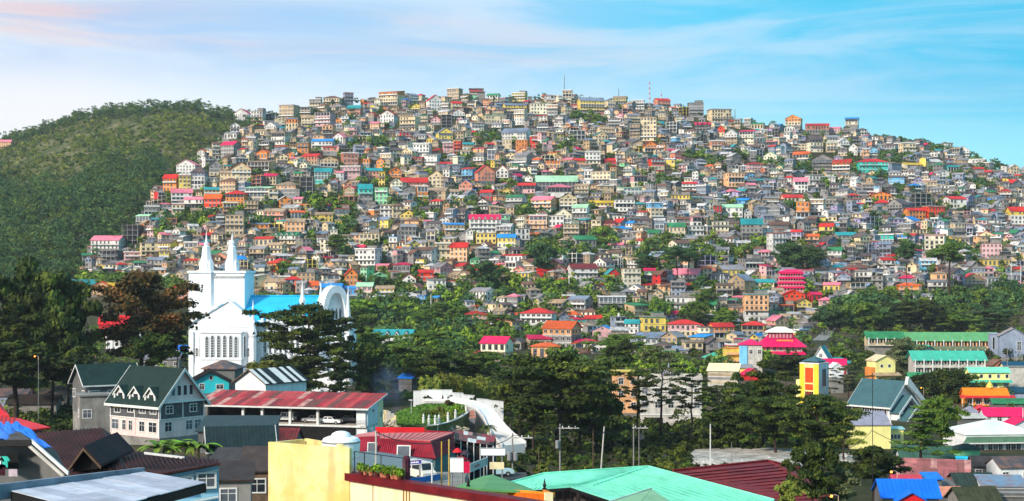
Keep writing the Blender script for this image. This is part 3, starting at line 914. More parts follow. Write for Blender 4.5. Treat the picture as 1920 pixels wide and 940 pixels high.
def build_hill_green():
    rs = np.random.default_rng(5)
    sets = {0: [], 1: [], 2: []}
    def put(px, py, r, h, w):
        D = hit(px, py, 430.0)
        if D is None:
            D = float(ip(px, DX, DY)) + 2
        x = (px - 960) / F * D
        sets[w].append((x, D, G(x, D) - 0.3, r, h))
    for a, b, c, e in GREEN:
        n = int(c * e / 22) + 5
        for _ in range(n):
            t, k = rs.random() * 2 * math.pi, math.sqrt(rs.random())
            r = rs.uniform(2.2, 5.2)
            put(a + c * 1.05 * k * math.cos(t), b + e * 1.05 * k * math.sin(t) + e * 0.15, r, r * rs.uniform(1.1, 1.9), int(rs.choice([0, 0, 1, 1, 2])) if a < 1450 else int(rs.choice([0, 0, 0, 1])))
    def blocked(px, py):
        return any(b[0] + 1 < px < b[2] - 1 and b[1] + 2 < py < b[3] + 1 for b in TOWN_GRID.get((int(px // 40), int(py // 40)), ()))
    k = 0
    for _ in range(14000):
        px = rs.uniform(150, 2040)
        top, bot = float(ip(px, RX, RY)), float(ip(px, BOTX, BOTY)) + 14
        py = top + 4 + (bot - top) * rs.random()
        if blocked(px, py) or blocked(px, py - 4):
            continue
        r = rs.uniform(1.5, 3.7)
        put(px, py, r, r * rs.uniform(1.0, 1.8), int(rs.choice([0, 1, 1, 2])))
        k += 1
        if k > 3300:
            break
    # trees along the skyline, mostly right of the summit
    for _ in range(260):
        px = rs.choice([rs.uniform(1640, 1840), rs.uniform(150, 520), rs.uniform(520, 2030)], p=[.5, .2, .3])
        r = rs.uniform(1.8, 4.2)
        put(px, float(ip(px, RX, RY)) + rs.uniform(0, 6), r, r * rs.uniform(1.4, 2.4), 0)
    for w, (nm, m) in enumerate((('hillside_trees_dark', F_BLUE), ('hillside_trees_mid', F_MID), ('hillside_trees_bright', F_BRIGHT))):
        A = np.array(sets[w])
        print(nm, len(A))
        scatter_stuff(nm, A[:, :3], A[:, 3], A[:, 4], 5, 15, A[:, 3] * 0.10 + 0.62, m, 40 + w)
build_hill_green()
def build_wooded_hill():
    rs = np.random.default_rng(9)
    lo, up, ol = [], [], []
    for _ in range(38000):
        px = rs.uniform(-260, 560)
        D = rs.uniform(905, 1765)
        x = (px - 960) / F * D
        g = G(x, D)
        py = HOR - (g - CZ) / D * F
        if py > 560 or D < 1000 and px > 330:
            continue
        if float(ground(x, D, True)) < -0.5:
            continue
        if px > 260:             # skip what the hill of houses hides
            Dh = hit(px, py - 14, 780.0, D - 8)
            if Dh is not None and D - Dh > 60:
                continue
        top = float(ip(px, FX, FY))
        rel = py - top
        edge = 335 - (px - 200) * 0.05 + 28 * math.sin(px * 0.021) + 14 * math.sin(px * 0.06)
        if rel < 12:
            if rs.random() < 0.6:
                r = rs.uniform(2.5, 5.5)
                (up if rs.random() < .6 else lo).append((x, D, g - 0.4, r, r * rs.uniform(1.3, 3.0)))
        elif py > edge:
            if rs.random() < 0.6:
                r = 2.0 + 5.5 * rs.random() ** 2
                (lo if rs.random() < .72 else up).append((x, D, g - 0.5, r, r * rs.uniform(1.5, 4.2)))
        else:
            # scrubby upper slope with bare patches
            bare = math.sin(px * 0.035 + D * 0.011) + math.sin(px * 0.013 - D * 0.017 + 1.0)
            if bare > 1.15 and rs.random() < 0.7:
                continue
            if rs.random() < 0.6:
                r = 0.9 + 3.4 * rs.random() ** 2
                (up if rs.random() < 0.6 else ol).append((x, D, g - 0.3, r, r * rs.uniform(0.9, 1.7)))
        if len(lo) + len(up) + len(ol) > 8200:
            break
    print('wooded hill', len(lo), len(up), len(ol))
    for nm, L_, m, nb, per, sz in (('wooded_hill_forest', lo, F_BLUE, 6, 20, 0.9), ('wooded_hill_bushes', up, F_MID, 5, 18, 0.8), ('wooded_hill_scrub', ol, F_OLIVE, 4, 14, 0.85)):
        A = np.array(L_)
        scatter_stuff(nm, A[:, :3], A[:, 3], A[:, 4], nb, per, sz, m, 77)
build_wooded_hill()
def build_valley_undergrowth():
    rs = np.random.default_rng(21)
    a, b = [], []
    for _ in range(2600):
        px = rs.uniform(-60, 1980)
        D = rs.uniform(330, 830)
        x = (px - 960) / F * D
        if 330 < px < 680 and 465 < D < 520:
            continue
        if D < 400 and (px < 1000 and px > 700 or px > 1500):
            continue
        if 1050 < px < 1560 and 470 < D < 800 and rs.random() < 0.72:
            continue
        if px > 1480 and D < 480 and rs.random() < 0.7:
            continue
        r = rs.uniform(1.2, 3.6)
        (a if rs.random() < (0.5 if px < 1000 else 0.75) else b).append((x, D, G(x, D) - 0.3, r, r * rs.uniform(0.8, 1.5)))
    for _ in range(1500):      # dark scrub and low trees on the near valley floor
        px = rs.uniform(930, 1700)
        D = rs.uniform(225, 420)
        x = (px - 960) / F * D
        g = G(x, D)
        if 1290 < px < 1600 and 284 < D < 316:
            continue
        if px > 1590 and D < 420:
            continue
        r = rs.uniform(.5, 1.7)
        (a if rs.random() < 0.93 else b).append((x, D, g - 0.3, r, r * rs.uniform(0.7, 1.4)))
    for _ in range(520):
        px = rs.uniform(-60, 330)
        D = rs.uniform(285, 400)
        x = (px - 960) / F * D
        r = rs.uniform(1.0, 3.2)
        a.append((x, D, G(x, D) - 0.3, r, r * rs.uniform(0.9, 1.7)))
    for nm, L_, m in (('valley_undergrowth', a, F_DARK), ('valley_shrubbery', b, F_MID)):
        A = np.array(L_)
        scatter_stuff(nm, A[:, :3], A[:, 3], A[:, 4], 5, 22, 0.55, m, 78)
build_valley_undergrowth()
# ------------------------------------------------------------------ single trees
def tree_meshes(name, seed, h, r, kind, leaf, per, nlimb=12, trunk_r=0.35):
    """trunk-with-limbs mesh and crown mesh of one tree, base at 0,0,0"""
    rs = np.random.default_rng(seed)
    tb = MB()
    pts = [Vector((0, 0, -1.0))]
    lean = rs.normal(size=2) * 0.025 * h
    for j in range(1, 7):
        t = j / 6
        pts.append(Vector((lean[0] * t + rs.normal() * 0.012 * h, lean[1] * t + rs.normal() * 0.012 * h, h * 0.93 * t)))
    tb.path(pts, trunk_r, trunk_r * 0.18, 8)
    def on(t):
        k = min(5.999, max(0, t * 6))
        i = int(k)
        return pts[i].lerp(pts[i + 1], k - i)
    cen, rad = [], []
    if kind == 'umbrella':
        lo, prof, flat = 0.34, lambda t: (0.55 + 0.5 * math.sin(min(1, t * 1.12) * math.pi * 0.62)) * (1.0 if t < 0.8 else 1 - (t - 0.8) * 2.2), 0.46
    elif kind == 'pine':
        lo, prof, flat = 0.26, lambda t: 0.95 - 0.62 * t + 0.16 * math.sin(t * 9), 0.56
    elif kind == 'airy':
        lo, prof, flat = 0.36, lambda t: 0.5 + 0.55 * math.sin(t * math.pi), 0.40
    else:
        lo, prof, flat = 0.20, lambda t: 0.45 + 0.6 * math.sin(min(1, 0.15 + t * 0.85) * math.pi), 0.72
    for i in range(nlimb):
        t = (i + 0.5) / nlimb
        z = lo + (0.95 - lo) * t
        a = i * 2.4 + rs.normal() * 0.35
        L = r * prof(t) * rs.uniform(0.72, 1.12)
        p0 = on(min(0.97, z * 0.93))
        rise = rs.uniform(0.12, 0.42) * L if kind != 'pine' else rs.uniform(-0.05, 0.25) * L
        p2 = p0 + Vector((math.cos(a) * L, math.sin(a) * L, rise))
        pm = p0.lerp(p2, 0.5) + Vector((0, 0, -0.06 * L + rs.normal() * 0.05 * L))
        lr = max(0.05, trunk_r * 0.36 * (1 - z * 0.6))
        tb.path([p0, pm, p2], lr, lr * 0.3, 5)
        npad = 3 if kind != 'broad' else 4
        for j in range(npad):
            f = 1.02 - j * (0.30 if kind != 'broad' else 0.26)
            q = p0.lerp(p2, f) + Vector((rs.normal() * 0.14 * L, rs.normal() * 0.14 * L, abs(rs.normal()) * 0.05 * L + 0.1))
            pr = r * rs.uniform(0.19, 0.32) * (1.0 if j == 0 else 0.9)
            if kind == 'airy':
                pr *= 0.72
            cen.append(q)
            rad.append((pr, pr, pr * flat * rs.uniform(0.8, 1.3)))
            if j < 2:
                tb.path([pm.lerp(p2, 0.3), q], lr * 0.35, lr * 0.12, 4)
    for j in range(4 if kind == 'umbrella' else 3):
        q = on(0.97) + Vector((rs.normal() * 0.12 * r, rs.normal() * 0.12 * r, rs.uniform(-0.01, 0.06) * h))
        pr = r * rs.uniform(0.16, 0.26)
        cen.append(q)
        rad.append((pr, pr, pr * flat * 1.2))
    V = leafcloud(rs, np.array([tuple(c) for c in cen]), np.array(rad), per, leaf, up=0.45, shell=0.35)
    return tb.mesh(name + '_trunk', [BARK]), V
TREE_LIB = {}
def lib(kind, var):
    key = (kind, var)
    if key not in TREE_LIB:
        h, r, leaf, per, nl, tr = {'umbrella': (20, 9.5, 0.46, 300, 21, 0.5), 'pine': (20, 6.5, 0.42, 230, 19, 0.36), 'airy': (20, 7.0, 0.36, 95, 18, 0.34), 'broad': (12, 6.0, 0.50, 200, 14, 0.32), 'conifer': (22, 4.2, 0.36, 110, 20, 0.28)}[kind]
        TREE_LIB[key] = tree_meshes(kind, 100 + var * 17 + len(kind), h, r, 'pine' if kind == 'conifer' else kind, leaf, per, nl, tr) + (h, r)
    return TREE_LIB[key]
CROWNS = {}
def tree(name, kind, var, m, px, base, top, width, D, label, cat='tree', group='trees in the valley', short=None, rot=None):
    tm, V, h0, r0 = lib(kind, var)
    ck = (kind, var, m.name)
    if ck not in CROWNS:
        CROWNS[ck] = quads(kind + '_crown', V, len(V) // 4, [m])
    x = (px - 960) / F * D
    zt = CZ + (HOR - top) / F * D
    g = G(x, D)
    zb = min(g, CZ + (HOR - base) / F * D + 1.0) if base else g
    low = CZ + (HOR - base) / F * D if base else g
    if low > g + 1.5:
        zb = low
    h = max(2.5, zt - zb)
    sz = h / (h0 * 1.02)
    sx = width * D / F / (2 * r0 * 1.05)
    rng = random.Random(int(px * 7 + D))
    t = thing(name, label, cat, (x, D, zb), rot if rot is not None else rng.uniform(0, 6.28), group, at=(px, (top + (base or HOR)) / 2), short=short)
    for nm, me in (('trunk', tm), ('crown', CROWNS[ck])):
        o = obj(nm, me, None, t) if False else bpy.data.objects.new(nm, me)
        COL.objects.link(o)
        o.parent = t
        o.scale = (sx, sx, sz)
    if zb > g + 1.5:
        mb = MB()
        mb.cyl((0, 0, g - zb - 0.3), (0, 0, 0.2), 0.36 * sx, 0.34 * sx, 8)
        obj('lower_trunk', mb, BARK, t)
    return t
TR = '''
broad 0 D pine_tree|62|742|482|150|385|tall dark tree with a rounded green top beside the left edge|S
umbrella 1 D broad_tree|-4|745|512|150|380|dark spreading tree cut off by the left edge of the photo|S
broad 1 D broad_tree|128|745|524|112|388|dark tree with a leaning crown at the right of the left grove|S
pine 0 D pine_tree|28|750|560|110|372|dark low pine in front of the left grove|S
broad 2 D broad_tree|98|748|575|110|374|dense dark tree low in the left grove|S
umbrella 0 R acacia_tree|272|742|502|206|400|huge spreading tree with a reddish brown top left of the white church|huge reddish tree
broad 1 D shrub_tree|285|704|624|92|388|round dark bushy tree under the reddish tree|
pine 1 D pine_tree|332|700|585|50|404|thin dark pine close to the left corner of the church|
umbrella 2 D pine_tree|572|738|568|172|420|flat layered pine standing in front of the church nave|church pine
broad 0 D broad_tree|560|742|668|150|410|low dark bushy tree at the foot of the church pine|
broad 2 G shrub_tree|500|726|676|80|405|small olive tree beside the striped roof|
airy 0 D pine_tree|680|790|590|84|430|tall loose dark tree just right of the church arch|
pine 1 D pine_tree|640|780|620|70|412|dark pine before the white church wall|
broad 1 D broad_tree|700|772|640|100|425|dark tree left of the blue smoke|
umbrella 1 M pine_tree|760|745|640|150|470|wide flat topped green pine above the blue smoke|
umbrella 0 D pine_tree|820|738|650|140|452|wide dark pine above the white garden wall|
pine 2 D pine_tree|885|742|668|90|455|dark pine behind the right half of the garden wall|
umbrella 2 M broad_tree|700|700|622|110|520|green tree left of the teal gabled house|
broad 0 M broad_tree|905|720|660|90|500|round green tree below the cream house|
umbrella 0 D umbrella_pine|1046|838|655|236|312|the largest umbrella pine with dense flat layers in the middle|largest umbrella pine
pine 0 D pine_tree|1000|838|720|90|306|dark pine half hidden under the largest umbrella pine|
broad 2 D broad_tree|1120|838|740|110|318|dark bushy tree at the right foot of the largest umbrella pine|
umbrella 1 M broad_tree|1150|712|626|104|560|bright green tree above the largest umbrella pine|
airy 1 Y bare_tree|1238|818|640|118|335|tall thin tree with a forked trunk before the white block|forked thin tree
airy 2 D pine_tree|1198|815|690|84|330|slender dark tree left of the forked thin tree|
airy 1 D pine_tree|1296|805|694|96|340|dark pine with bright flat top right of the forked thin tree|
airy 0 D pine_tree|1345|815|720|80|345|loose dark tree behind the pale pole|
pine 1 D pine_tree|1385|845|694|100|322|tall dark pine above the left end of the dry ground|
pine 2 D pine_tree|1432|845|672|110|330|tallest dark tree above the dry ground|
pine 2 D pine_tree|1478|850|700|100|318|dark pine left of the yellow tower foot|
umbrella 2 D pine_tree|1530|862|738|140|272|big layered pine below the yellow tower|big layered pine
pine 0 G pine_tree|1582|850|748|84|300|olive pine right of the big layered pine|
airy 1 Y broad_tree|1590|760|680|80|420|thin grey tree between yellow tower and teal church|
conifer 0 M tall_pine|1728|885|738|104|252|tall pine with sparse drooping limbs before the teal roofed church|tall sparse pine
broad 1 M broad_tree|1765|840|742|70|300|round green tree right of the tall sparse pine|
broad 2 D shrub_tree|1640|912|838|118|222|round black green tree below the pale yellow hall|
broad 0 D broad_tree|1795|795|692|110|455|wide dark tree left of the orange market|
umbrella 2 Y broad_tree|1696|745|632|76|525|grey green tree between yellow house and mint school|
broad 2 D broad_tree|1745|760|700|80|470|dark tree under the mint roofed school|
broad 1 M broad_tree|1568|720|650|90|560|green tree left of the yellow house|
broad 0 D broad_tree|1480|720|668|100|520|dark green tree left of the yellow tower|
broad 1 D broad_tree|1410|700|668|80|560|dark tree below the magenta restaurant|
umbrella 1 D pine_tree|1085|838|690|130|326|dark spreading pine right of the largest umbrella pine|
umbrella 2 D pine_tree|975|800|705|110|360|dark pine behind the left side of the largest umbrella pine|
umbrella 1 D pine_tree|1455|850|740|130|310|low dark spreading pine above the dark red tiled roof|
broad 0 D broad_tree|1350|838|770|100|318|low dark bush left of the dry ground|
airy 2 D pine_tree|1410|838|712|110|345|wide dark pine behind the dry ground|
broad 1 D broad_tree|30|750|640|190|360|broad dark tree filling the bottom of the left grove|
broad 2 D broad_tree|150|752|650|110|366|small dark tree at the right foot of the left grove|
broad 2 D broad_tree|1525|958|830|96|170|leafy tree rising from the lower edge before the dark red roof|leafy foreground tree
broad 1 G broad_tree|1478|962|902|50|165|small leafy tree at the lower edge left of the leafy foreground tree|
broad 0 Y broad_tree|1572|968|878|80|172|loose grey green tree right of the leafy foreground tree|
'''
TM = {'D': F_DARK, 'M': F_MID, 'B': F_BRIGHT, 'R': F_RED, 'Y': F_GREY, 'G': F_OLIVE, 'U': F_BLUE}
for ln in TR.strip().split('\n'):
    a = ln.split('|')
    kd, vr, mm, nm = a[0].split()
    px, b, tp, wd, D = [float(q) for q in a[1:6]]
    tree(nm, kd, int(vr), TM[mm], px, b, tp, wd, D, a[6], short=a[7] if len(a) > 7 and a[7] not in ('S', '') else None)
def more_trees():
    rng = random.Random(12)
    spots = []
    for i in range(12):      # dark band across the right foot of the hill
        px = 1560 + i * 28 + rng.uniform(-8, 8)
        spots.append((px, rng.uniform(612, 628), rng.uniform(560, 590), rng.uniform(60, 90), rng.uniform(655, 760), 'UDMY'))
    for i in range(10):
        px = rng.uniform(670, 960)
        b = rng.uniform(600, 660)
        spots.append((px, b, b - rng.uniform(30, 46), rng.uniform(40, 76), F * (CZ - 17) / (b - HOR) * 0.0 + rng.uniform(560, 760), 'MMB'))
    for i in range(5):
        px = rng.uniform(1090, 1400)
        b = rng.uniform(600, 690)
        spots.append((px, b, b - rng.uniform(28, 50), rng.uniform(36, 70), rng.uniform(560, 790), 'MUD'))
    for px, b, tp, w, D in ((912, 548, 488, 60, 800), (1020, 520, 455, 56, 830), (632, 470, 440, 40, 900), (1270, 505, 460, 60, 850), (1215, 520, 478, 50, 840), (1330, 600, 540, 46, 790), (1232, 606, 556, 26, 780), (1480, 520, 455, 60, 850), (1520, 520, 462, 56, 850), (1780, 500, 455, 70, 840), (1700, 500, 455, 40, 850), (1290, 500, 470, 60, 860)):
        spots.append((px, b, tp, w, D, 'MU'))
    for px, b, tp, w, D, ms in spots:
        hh = hit(px, b, 430)
        D = hh if hh and b > 505 else D
        if hh is None and b <= 505:
            hh = D
        kd = rng.choice(('broad', 'broad', 'umbrella'))
        h = rng.choice(ms)
        col = {'Y': 'greyish green', 'M': 'green', 'B': 'bright green', 'U': 'dark bluish green', 'D': 'dark green'}[h]
        wdw = 'wide' if w > 66 else ('small' if w < 45 else 'round')
        tree('valley_tree', kd, rng.randrange(3), TM[h], px, b, tp, w, D, '%s %s tree' % (wdw, col), group='trees at the foot of the hill')
more_trees()
# ------------------------------------------------------------------ buildings one can see well
WIN_CACHE = {}
PANE = random.Random(2)
def win_meshes(w, h, bars, fm, arch=False):
    key = (round(w, 2), round(h, 2), bars, fm.name, arch)
    if key not in WIN_CACHE:
        f, g = MB(), MB()
        t = min(0.12, w * 0.12)
        if arch:
            k = [(-w / 2, 0), (w / 2, 0), (w / 2, h - w * 0.55), (w * 0.3, h - w * 0.2), (0, h), (-w * 0.3, h - w * 0.2), (-w / 2, h - w * 0.55)]
            g.extr([(a, -0.03, b) for a, b in k], (0, 0.05, 0))
            o = [(a * 1.22, b * 1.03 if b else -0.08) for a, b in k]
            n = len(k)
            for i in range(1, n):
                a, b, c, d = k[i], k[(i + 1) % n], o[(i + 1) % n], o[i]
                f.extr([(a[0], -0.14, a[1]), (b[0], -0.14, b[1]), (c[0], -0.14, c[1]), (d[0], -0.14, d[1])], (0, 0.15, 0))
            for i in range(1, bars):
                f.box(-w / 2, -0.07, h * i / bars * 0.85 - 0.04, w / 2, -0.03, h * i / bars * 0.85 + 0.04)
        else:
            f.box(-w / 2 - t, -0.10, -t, w / 2 + t, 0.02, 0)
            f.box(-w / 2 - t, -0.08, h, w / 2 + t, 0.02, h + t)
            f.box(-w / 2 - t, -0.08, 0, -w / 2, 0.02, h)
            f.box(w / 2, -0.08, 0, w / 2 + t, 0.02, h)
            for i in range(1, bars):
                a = -w / 2 + w * i / bars
                f.box(a - 0.03, -0.06, 0, a + 0.03, 0.02, h)
            if bars > 1:
                for i in range(bars):
                    f.box(-w / 2 + w * i / bars + (0.03 if i else 0), -0.05, h * 0.62, -w / 2 + w * (i + 1) / bars - (0.03 if i < bars - 1 else 0), 0.02, h * 0.62 + 0.05)
            g.box(-w / 2, -0.02, 0, w / 2, 0.01, h)
        WIN_CACHE[key] = (f.mesh('window', [fm]), g.mesh('pane', [GLASS]), g.mesh('pane', [GLASS2]))
    a = WIN_CACHE[key]
    return a[0], a[1 if PANE.random() < .62 else 2]
class Bld:
    """a building: empty at its base, local axes with the front at -y"""
    def __init__(s, name, label, px, py, D, yaw, w, d, h, wall, cat='house', group=None, short=None, anchor=None, walls=True, found=None):
        s.w, s.d, s.h = w, d, h
        yw = R_(yaw)
        c, n = math.cos(yw), math.sin(yw)
        ax = anchor if anchor is not None else (1 if yaw < -3 else (-1 if yaw > 3 else 0))
        p = P(px, py, D)
        lx, ly = ax * w / 2, -d / 2
        p.x -= c * lx - n * ly
        p.y -= n * lx + c * ly
        s.t = thing(name, label, cat, p, yw, group, at=(px, py - h / 2 / D * F), short=short)
        s.p, s.yaw = p, yw
        gz = min(G(p.x + sx * w / 2, p.y + sy * d / 2) for sx in (-1, 1) for sy in (-1, 1))
        s.f = max(0.6, p.z - gz + 0.6) if found is None else found
        s.wall = wall
        if walls:
            mb = MB()
            deep = s.f > 2.0
            mb.box(-w / 2, -d / 2, -.4 if deep else -s.f, w / 2, d / 2, h)
            if deep:
                fm = MB()
                fm.box(-w / 2 + .05, -d / 2 + .05, -s.f, w / 2 - .05, d / 2 - .05, -.401)
                obj('foundation', fm, CONC, s.t)
            s.wmb = mb
            s.wo = None
        else:
            s.wmb = None
    def face(s, f, u, z, off=0.0):
        if f == 'f':
            return (u, -s.d / 2 - off, z), 0.0
        if f == 'r':
            return (s.w / 2 + off, u, z), math.pi / 2
        if f == 'l':
            return (-s.w / 2 - off, u, z), -math.pi / 2
        return (u, s.d / 2 + off, z), math.pi
    def win(s, f, u, z, w, h, bars=2, fm=None, arch=False, off=0.0):
        a, g = win_meshes(w, h, bars, fm or TRIM, arch)
        loc, r = s.face(f, u, z, off)
        o = obj('window', a, None, s.t, loc, r) if False else bpy.data.objects.new('window', a)
        COL.objects.link(o)
        o.parent = s.t
        o.location = loc
        o.rotation_euler = (0, 0, r)
        q = bpy.data.objects.new('pane', g)
        COL.objects.link(q)
        q.parent = o
        return o
    def row(s, f, n, z, w, h, u0=None, u1=None, bars=2, fm=None, arch=False):
        L = s.w if f in 'fb' else s.d
        u0 = -L / 2 + w * 0.9 if u0 is None else u0
        u1 = L / 2 - w * 0.9 if u1 is None else u1
        for i in range(n):
            s.win(f, u0 + (u1 - u0) * (i / (n - 1) if n > 1 else 0.5), z, w, h, bars, fm, arch)
        return s
    def part(s, name, mb, m, kind=None, parent=None):
        return obj(name, mb, m, parent or s.t, kind=kind)
    def done(s):
        if s.wmb:
            s.wo = s.part('wall', s.wmb, s.wall)
        return s
    def gable(s, m, rise, over=0.5, axis='x', trim=TRIM, t=0.14, seams=0.6, bw=0.22):
        w, d, h = s.w, s.d, s.h
        L, S = (w, d) if axis == 'x' else (d, w)
        tri = [(-L / 2, -S / 2, h), (-L / 2, S / 2, h), (-L / 2, 0, h + rise)]
        if axis == 'x':
            s.wmb.extr(tri, (w, 0, 0))
        else:
            s.wmb.extr([(b, -a, c) for a, b, c in tri], (0, -d, 0))
        mb = MB()
        mb.chev(w, d, h, rise, over, t, axis)
        ro = s.part('roof', mb, m)
        if seams:
            sb = MB()
            k = int((L + 2 * over) / seams)
            dz = rise / (S / 2) * over
            for i in range(1, k):
                x = -L / 2 - over + (L + 2 * over) * i / k
                for sg in (-1, 1):
                    q = [(x - 0.03, sg * (S / 2 + over), h - dz + t), (x + 0.03, sg * (S / 2 + over), h - dz + t), (x + 0.03, sg * 0.02, h + rise + t), (x - 0.03, sg * 0.02, h + rise + t)]
                    if axis == 'y':
                        q = [(b, -a, c) for a, b, c in q]
                    sb.extr(q, (0, 0, 0.05))
            s.part('roof_seam', sb, m, kind='stuff', parent=ro)
        if trim:
            dz = rise / (S / 2) * (over + 0.02)
            for sg in (-1, 1):
                e = sg * (L / 2 + over)
                for q in (-1, 1):
                    pr = [(e, q * (S / 2 + over + 0.02), h - dz - bw + t), (e, q * .005, h + rise - bw + t), (e, q * .005, h + rise + t + 0.03), (e, q * (S / 2 + over + 0.02), h - dz + t + 0.03)]
                    if axis == 'y':
                        pr = [(b, -a, c) for a, b, c in pr]
                    bb = MB()
                    bb.extr(pr, (sg * 0.08, 0, 0) if axis == 'x' else (0, -sg * 0.08, 0))
                    s.part('barge_board', bb, trim)
            fb = MB()
            for q in (-1, 1):
                a = [(-L / 2 - over, q * (S / 2 + over + 0.03), h - dz - bw * .5), (L / 2 + over, q * (S / 2 + over + 0.03), h - dz - bw * .5), (L / 2 + over, q * (S / 2 + over + 0.03), h - dz + t), (-L / 2 - over, q * (S / 2 + over + 0.03), h - dz + t)]
                if axis == 'y':
                    a = [(b, -c, e) for c, b, e in a]
                fb.extr(a, (0, q * 0.08, 0) if axis == 'x' else (q * 0.08, 0, 0))
            s.part('gutters', fb, trim, kind='stuff')
        return s
    def hip(s, m, rise, over=0.6, t=0.14, trim=TRIM):
        mb = MB()
        mb.hip(s.w, s.d, s.h, rise, over, t)
        s.part('roof', mb, m)
        return s
    def flat(s, m, over=0.3, t=0.25, par=0.0, pm=None):
        mb = MB()
        w, d, h = s.w / 2 + over, s.d / 2 + over, s.h
        mb.box(-w, -d, h, w, d, h + t)
        s.part('roof', mb, m)
        if par:
            pb = MB()
            z0, z1 = h + t, h + t + par
            for a, b, c, e in ((-w + .05, -d + .05, w - .05, -d + .25), (-w + .05, d - .25, w - .05, d - .05), (-w + .05, -d + .25, -w + .25, d - .25), (w - .25, -d + .25, w - .05, d - .25)):
                pb.box(a, b, z0, c, e, z1)
            s.part('parapet', pb, pm or s.wall)
        return s
    def shed(s, m, rise, over=0.5, t=0.14):
        w, d, h = s.w, s.d, s.h
        k = rise / d
        s.wmb.extr([(-w / 2, -d / 2, h), (-w / 2, d / 2, h), (-w / 2, d / 2, h + rise)], (w, 0, 0))
        mb = MB()
        mb.extr([(-w / 2 - over, -d / 2 - over, h - k * over), (-w / 2 - over, d / 2 + over, h + rise + k * over), (-w / 2 - over, d / 2 + over, h + rise + k * over + t), (-w / 2 - over, -d / 2 - over, h - k * over + t)], (w + 2 * over, 0, 0))
        s.part('roof', mb, m)
        return s
def lerp3(a, b, t):
    return tuple(x + (y - x) * t for x, y in zip(a, b))
def seams_on(a, b, c, d, n, ht=0.06, wd=0.05):
    """raised standing seams on the sloping quad eave a-b, ridge d-c"""
    mb = MB()
    u = (Vector(b) - Vector(a)).normalized() * wd / 2
    for i in range(1, n):
        p, q = Vector(lerp3(a, b, i / n)), Vector(lerp3(d, c, i / n))
        mb.extr([p - u, p + u, q + u, q - u], (0, 0, ht))
    return mb
def sheets(parent, name, a, b, c, d, nx, ny, mats, rng, th=0.03, gap=0.015, lift=0.03, lap=0.0):
    """separate roofing sheets over the quad a b c d, each its own object"""
    for j in range(ny):
        for i in range(nx):
            u0, u1, v0, v1 = i / nx + gap / nx, (i + 1) / nx - gap / nx, max(0, j / ny - 0.04), (j + 1) / ny
            q = []
            for u, v in ((u0, v0), (u1, v0), (u1, v1), (u0, v1)):
                e, r = lerp3(a, b, u), lerp3(d, c, u)
                p = lerp3(e, r, v)
                q.append((p[0], p[1], p[2] + (lap if v == v0 else 0.0)))
            z = lift + (0 if lap else 0.015 * (ny - j)) + rng.uniform(0, 0.03)
            mb = MB()
            mb.slab([(p[0], p[1], p[2] + z) for p in q], th)
            obj(name, mb, rng.choice(mats), parent)
# paints
def pm(n, rgb, **k):
    return mat(n, rgb, **k)
ROOF_DKGREEN = pm('dark_green_roof', (26, 50, 44), rough=0.6, var=0.2, scale=0.7, streak=0.2)
ROOF_BROWN = pm('brown_maroon_roof', (60, 28, 28), rough=0.7, var=0.4, scale=0.8, rust=(44, 28, 26))
ROOF_RED = pm('bright_red_roof', (214, 32, 40), rough=0.55, var=0.15, scale=0.6)
ROOF_MINT = pm('mint_roof', (128, 222, 186), rough=0.55, var=0.14, scale=0.7, streak=0.2)
ROOF_GREEN = pm('leaf_green_roof', (88, 150, 88), rough=0.55, var=0.14, scale=0.5, streak=0.12)
ROOF_TEAL = pm('slate_teal_roof', (62, 98, 104), rough=0.5, var=0.12, scale=0.5, streak=0.15)
ROOF_SEA = pm('sea_green_roof', (70, 178, 150), rough=0.5, var=0.12, scale=0.5, streak=0.15)
ROOF_GRASS = pm('school_green_roof', (96, 160, 104), rough=0.5, var=0.14, scale=0.4, streak=0.2)
ROOF_MAG = pm('magenta_roof', (222, 20, 92), rough=0.5, var=0.12, scale=0.4)
ROOF_BLUE = pm('blue_roof', (16, 110, 220), rough=0.5, var=0.12, scale=0.5)
ROOF_GREY = pm('grey_roof', (150, 146, 160), rough=0.55, var=0.14, scale=0.5, streak=0.2)
ROOF_DKRED = pm('dark_red_tile', (118, 26, 28), rough=0.6, var=0.25, scale=0.6)
ROOF_MAROON = pm('crimson_sheet', (146, 22, 44), rough=0.6, var=0.25, scale=0.7, streak=0.35)
ROOF_PALERED = pm('faded_red_sheet', (206, 118, 112), rough=0.6, var=0.2, scale=0.5, streak=0.2)
ROOF_CHURCH = pm('church_blue_roof', (40, 190, 232), rough=0.45, var=0.12, scale=0.35, streak=.15)
CHURCH_WHITE = pm('church_white_paint', (238, 240, 242), rough=0.75, var=0.06, scale=0.3, streak=0.16)
YELLOW_W = pm('ochre_yellow_paint', (240, 216, 150), var=0.14, scale=0.9, streak=0.8, bump=0.15, rust=(222, 186, 100))
CREAM_W = pm('pale_yellow_paint', (248, 226, 178), var=0.09, scale=0.5, streak=0.45, bump=0.1)
MAROON_T = pm('maroon_coping_paint', (104, 14, 22), rough=0.6, var=0.25, scale=1.2)
ORANGE_T = pm('orange_fascia_paint', (240, 146, 34), var=0.2, scale=0.8, streak=0.2)
WHITE_W = pm('white_wall_paint', (228, 228, 226), var=0.1, scale=0.4, streak=0.3)
TURQ_W = pm('turquoise_wall_paint', (44, 190, 200), var=0.08, scale=0.5, streak=0.15)
LBLUE_W = pm('pale_blue_wall_paint', (150, 200, 224), var=0.12, scale=0.6, streak=0.3)
STONE_W = pm('grey_stone_wall', (86, 86, 88), var=0.35, scale=2.2, bump=0.5)
GREY_W = pm('grey_render', (104, 104, 102), var=0.2, scale=0.5, streak=0.4)
PYEL_W = pm('lemon_wall_paint', (244, 232, 150), var=0.08, scale=0.4, streak=0.25)
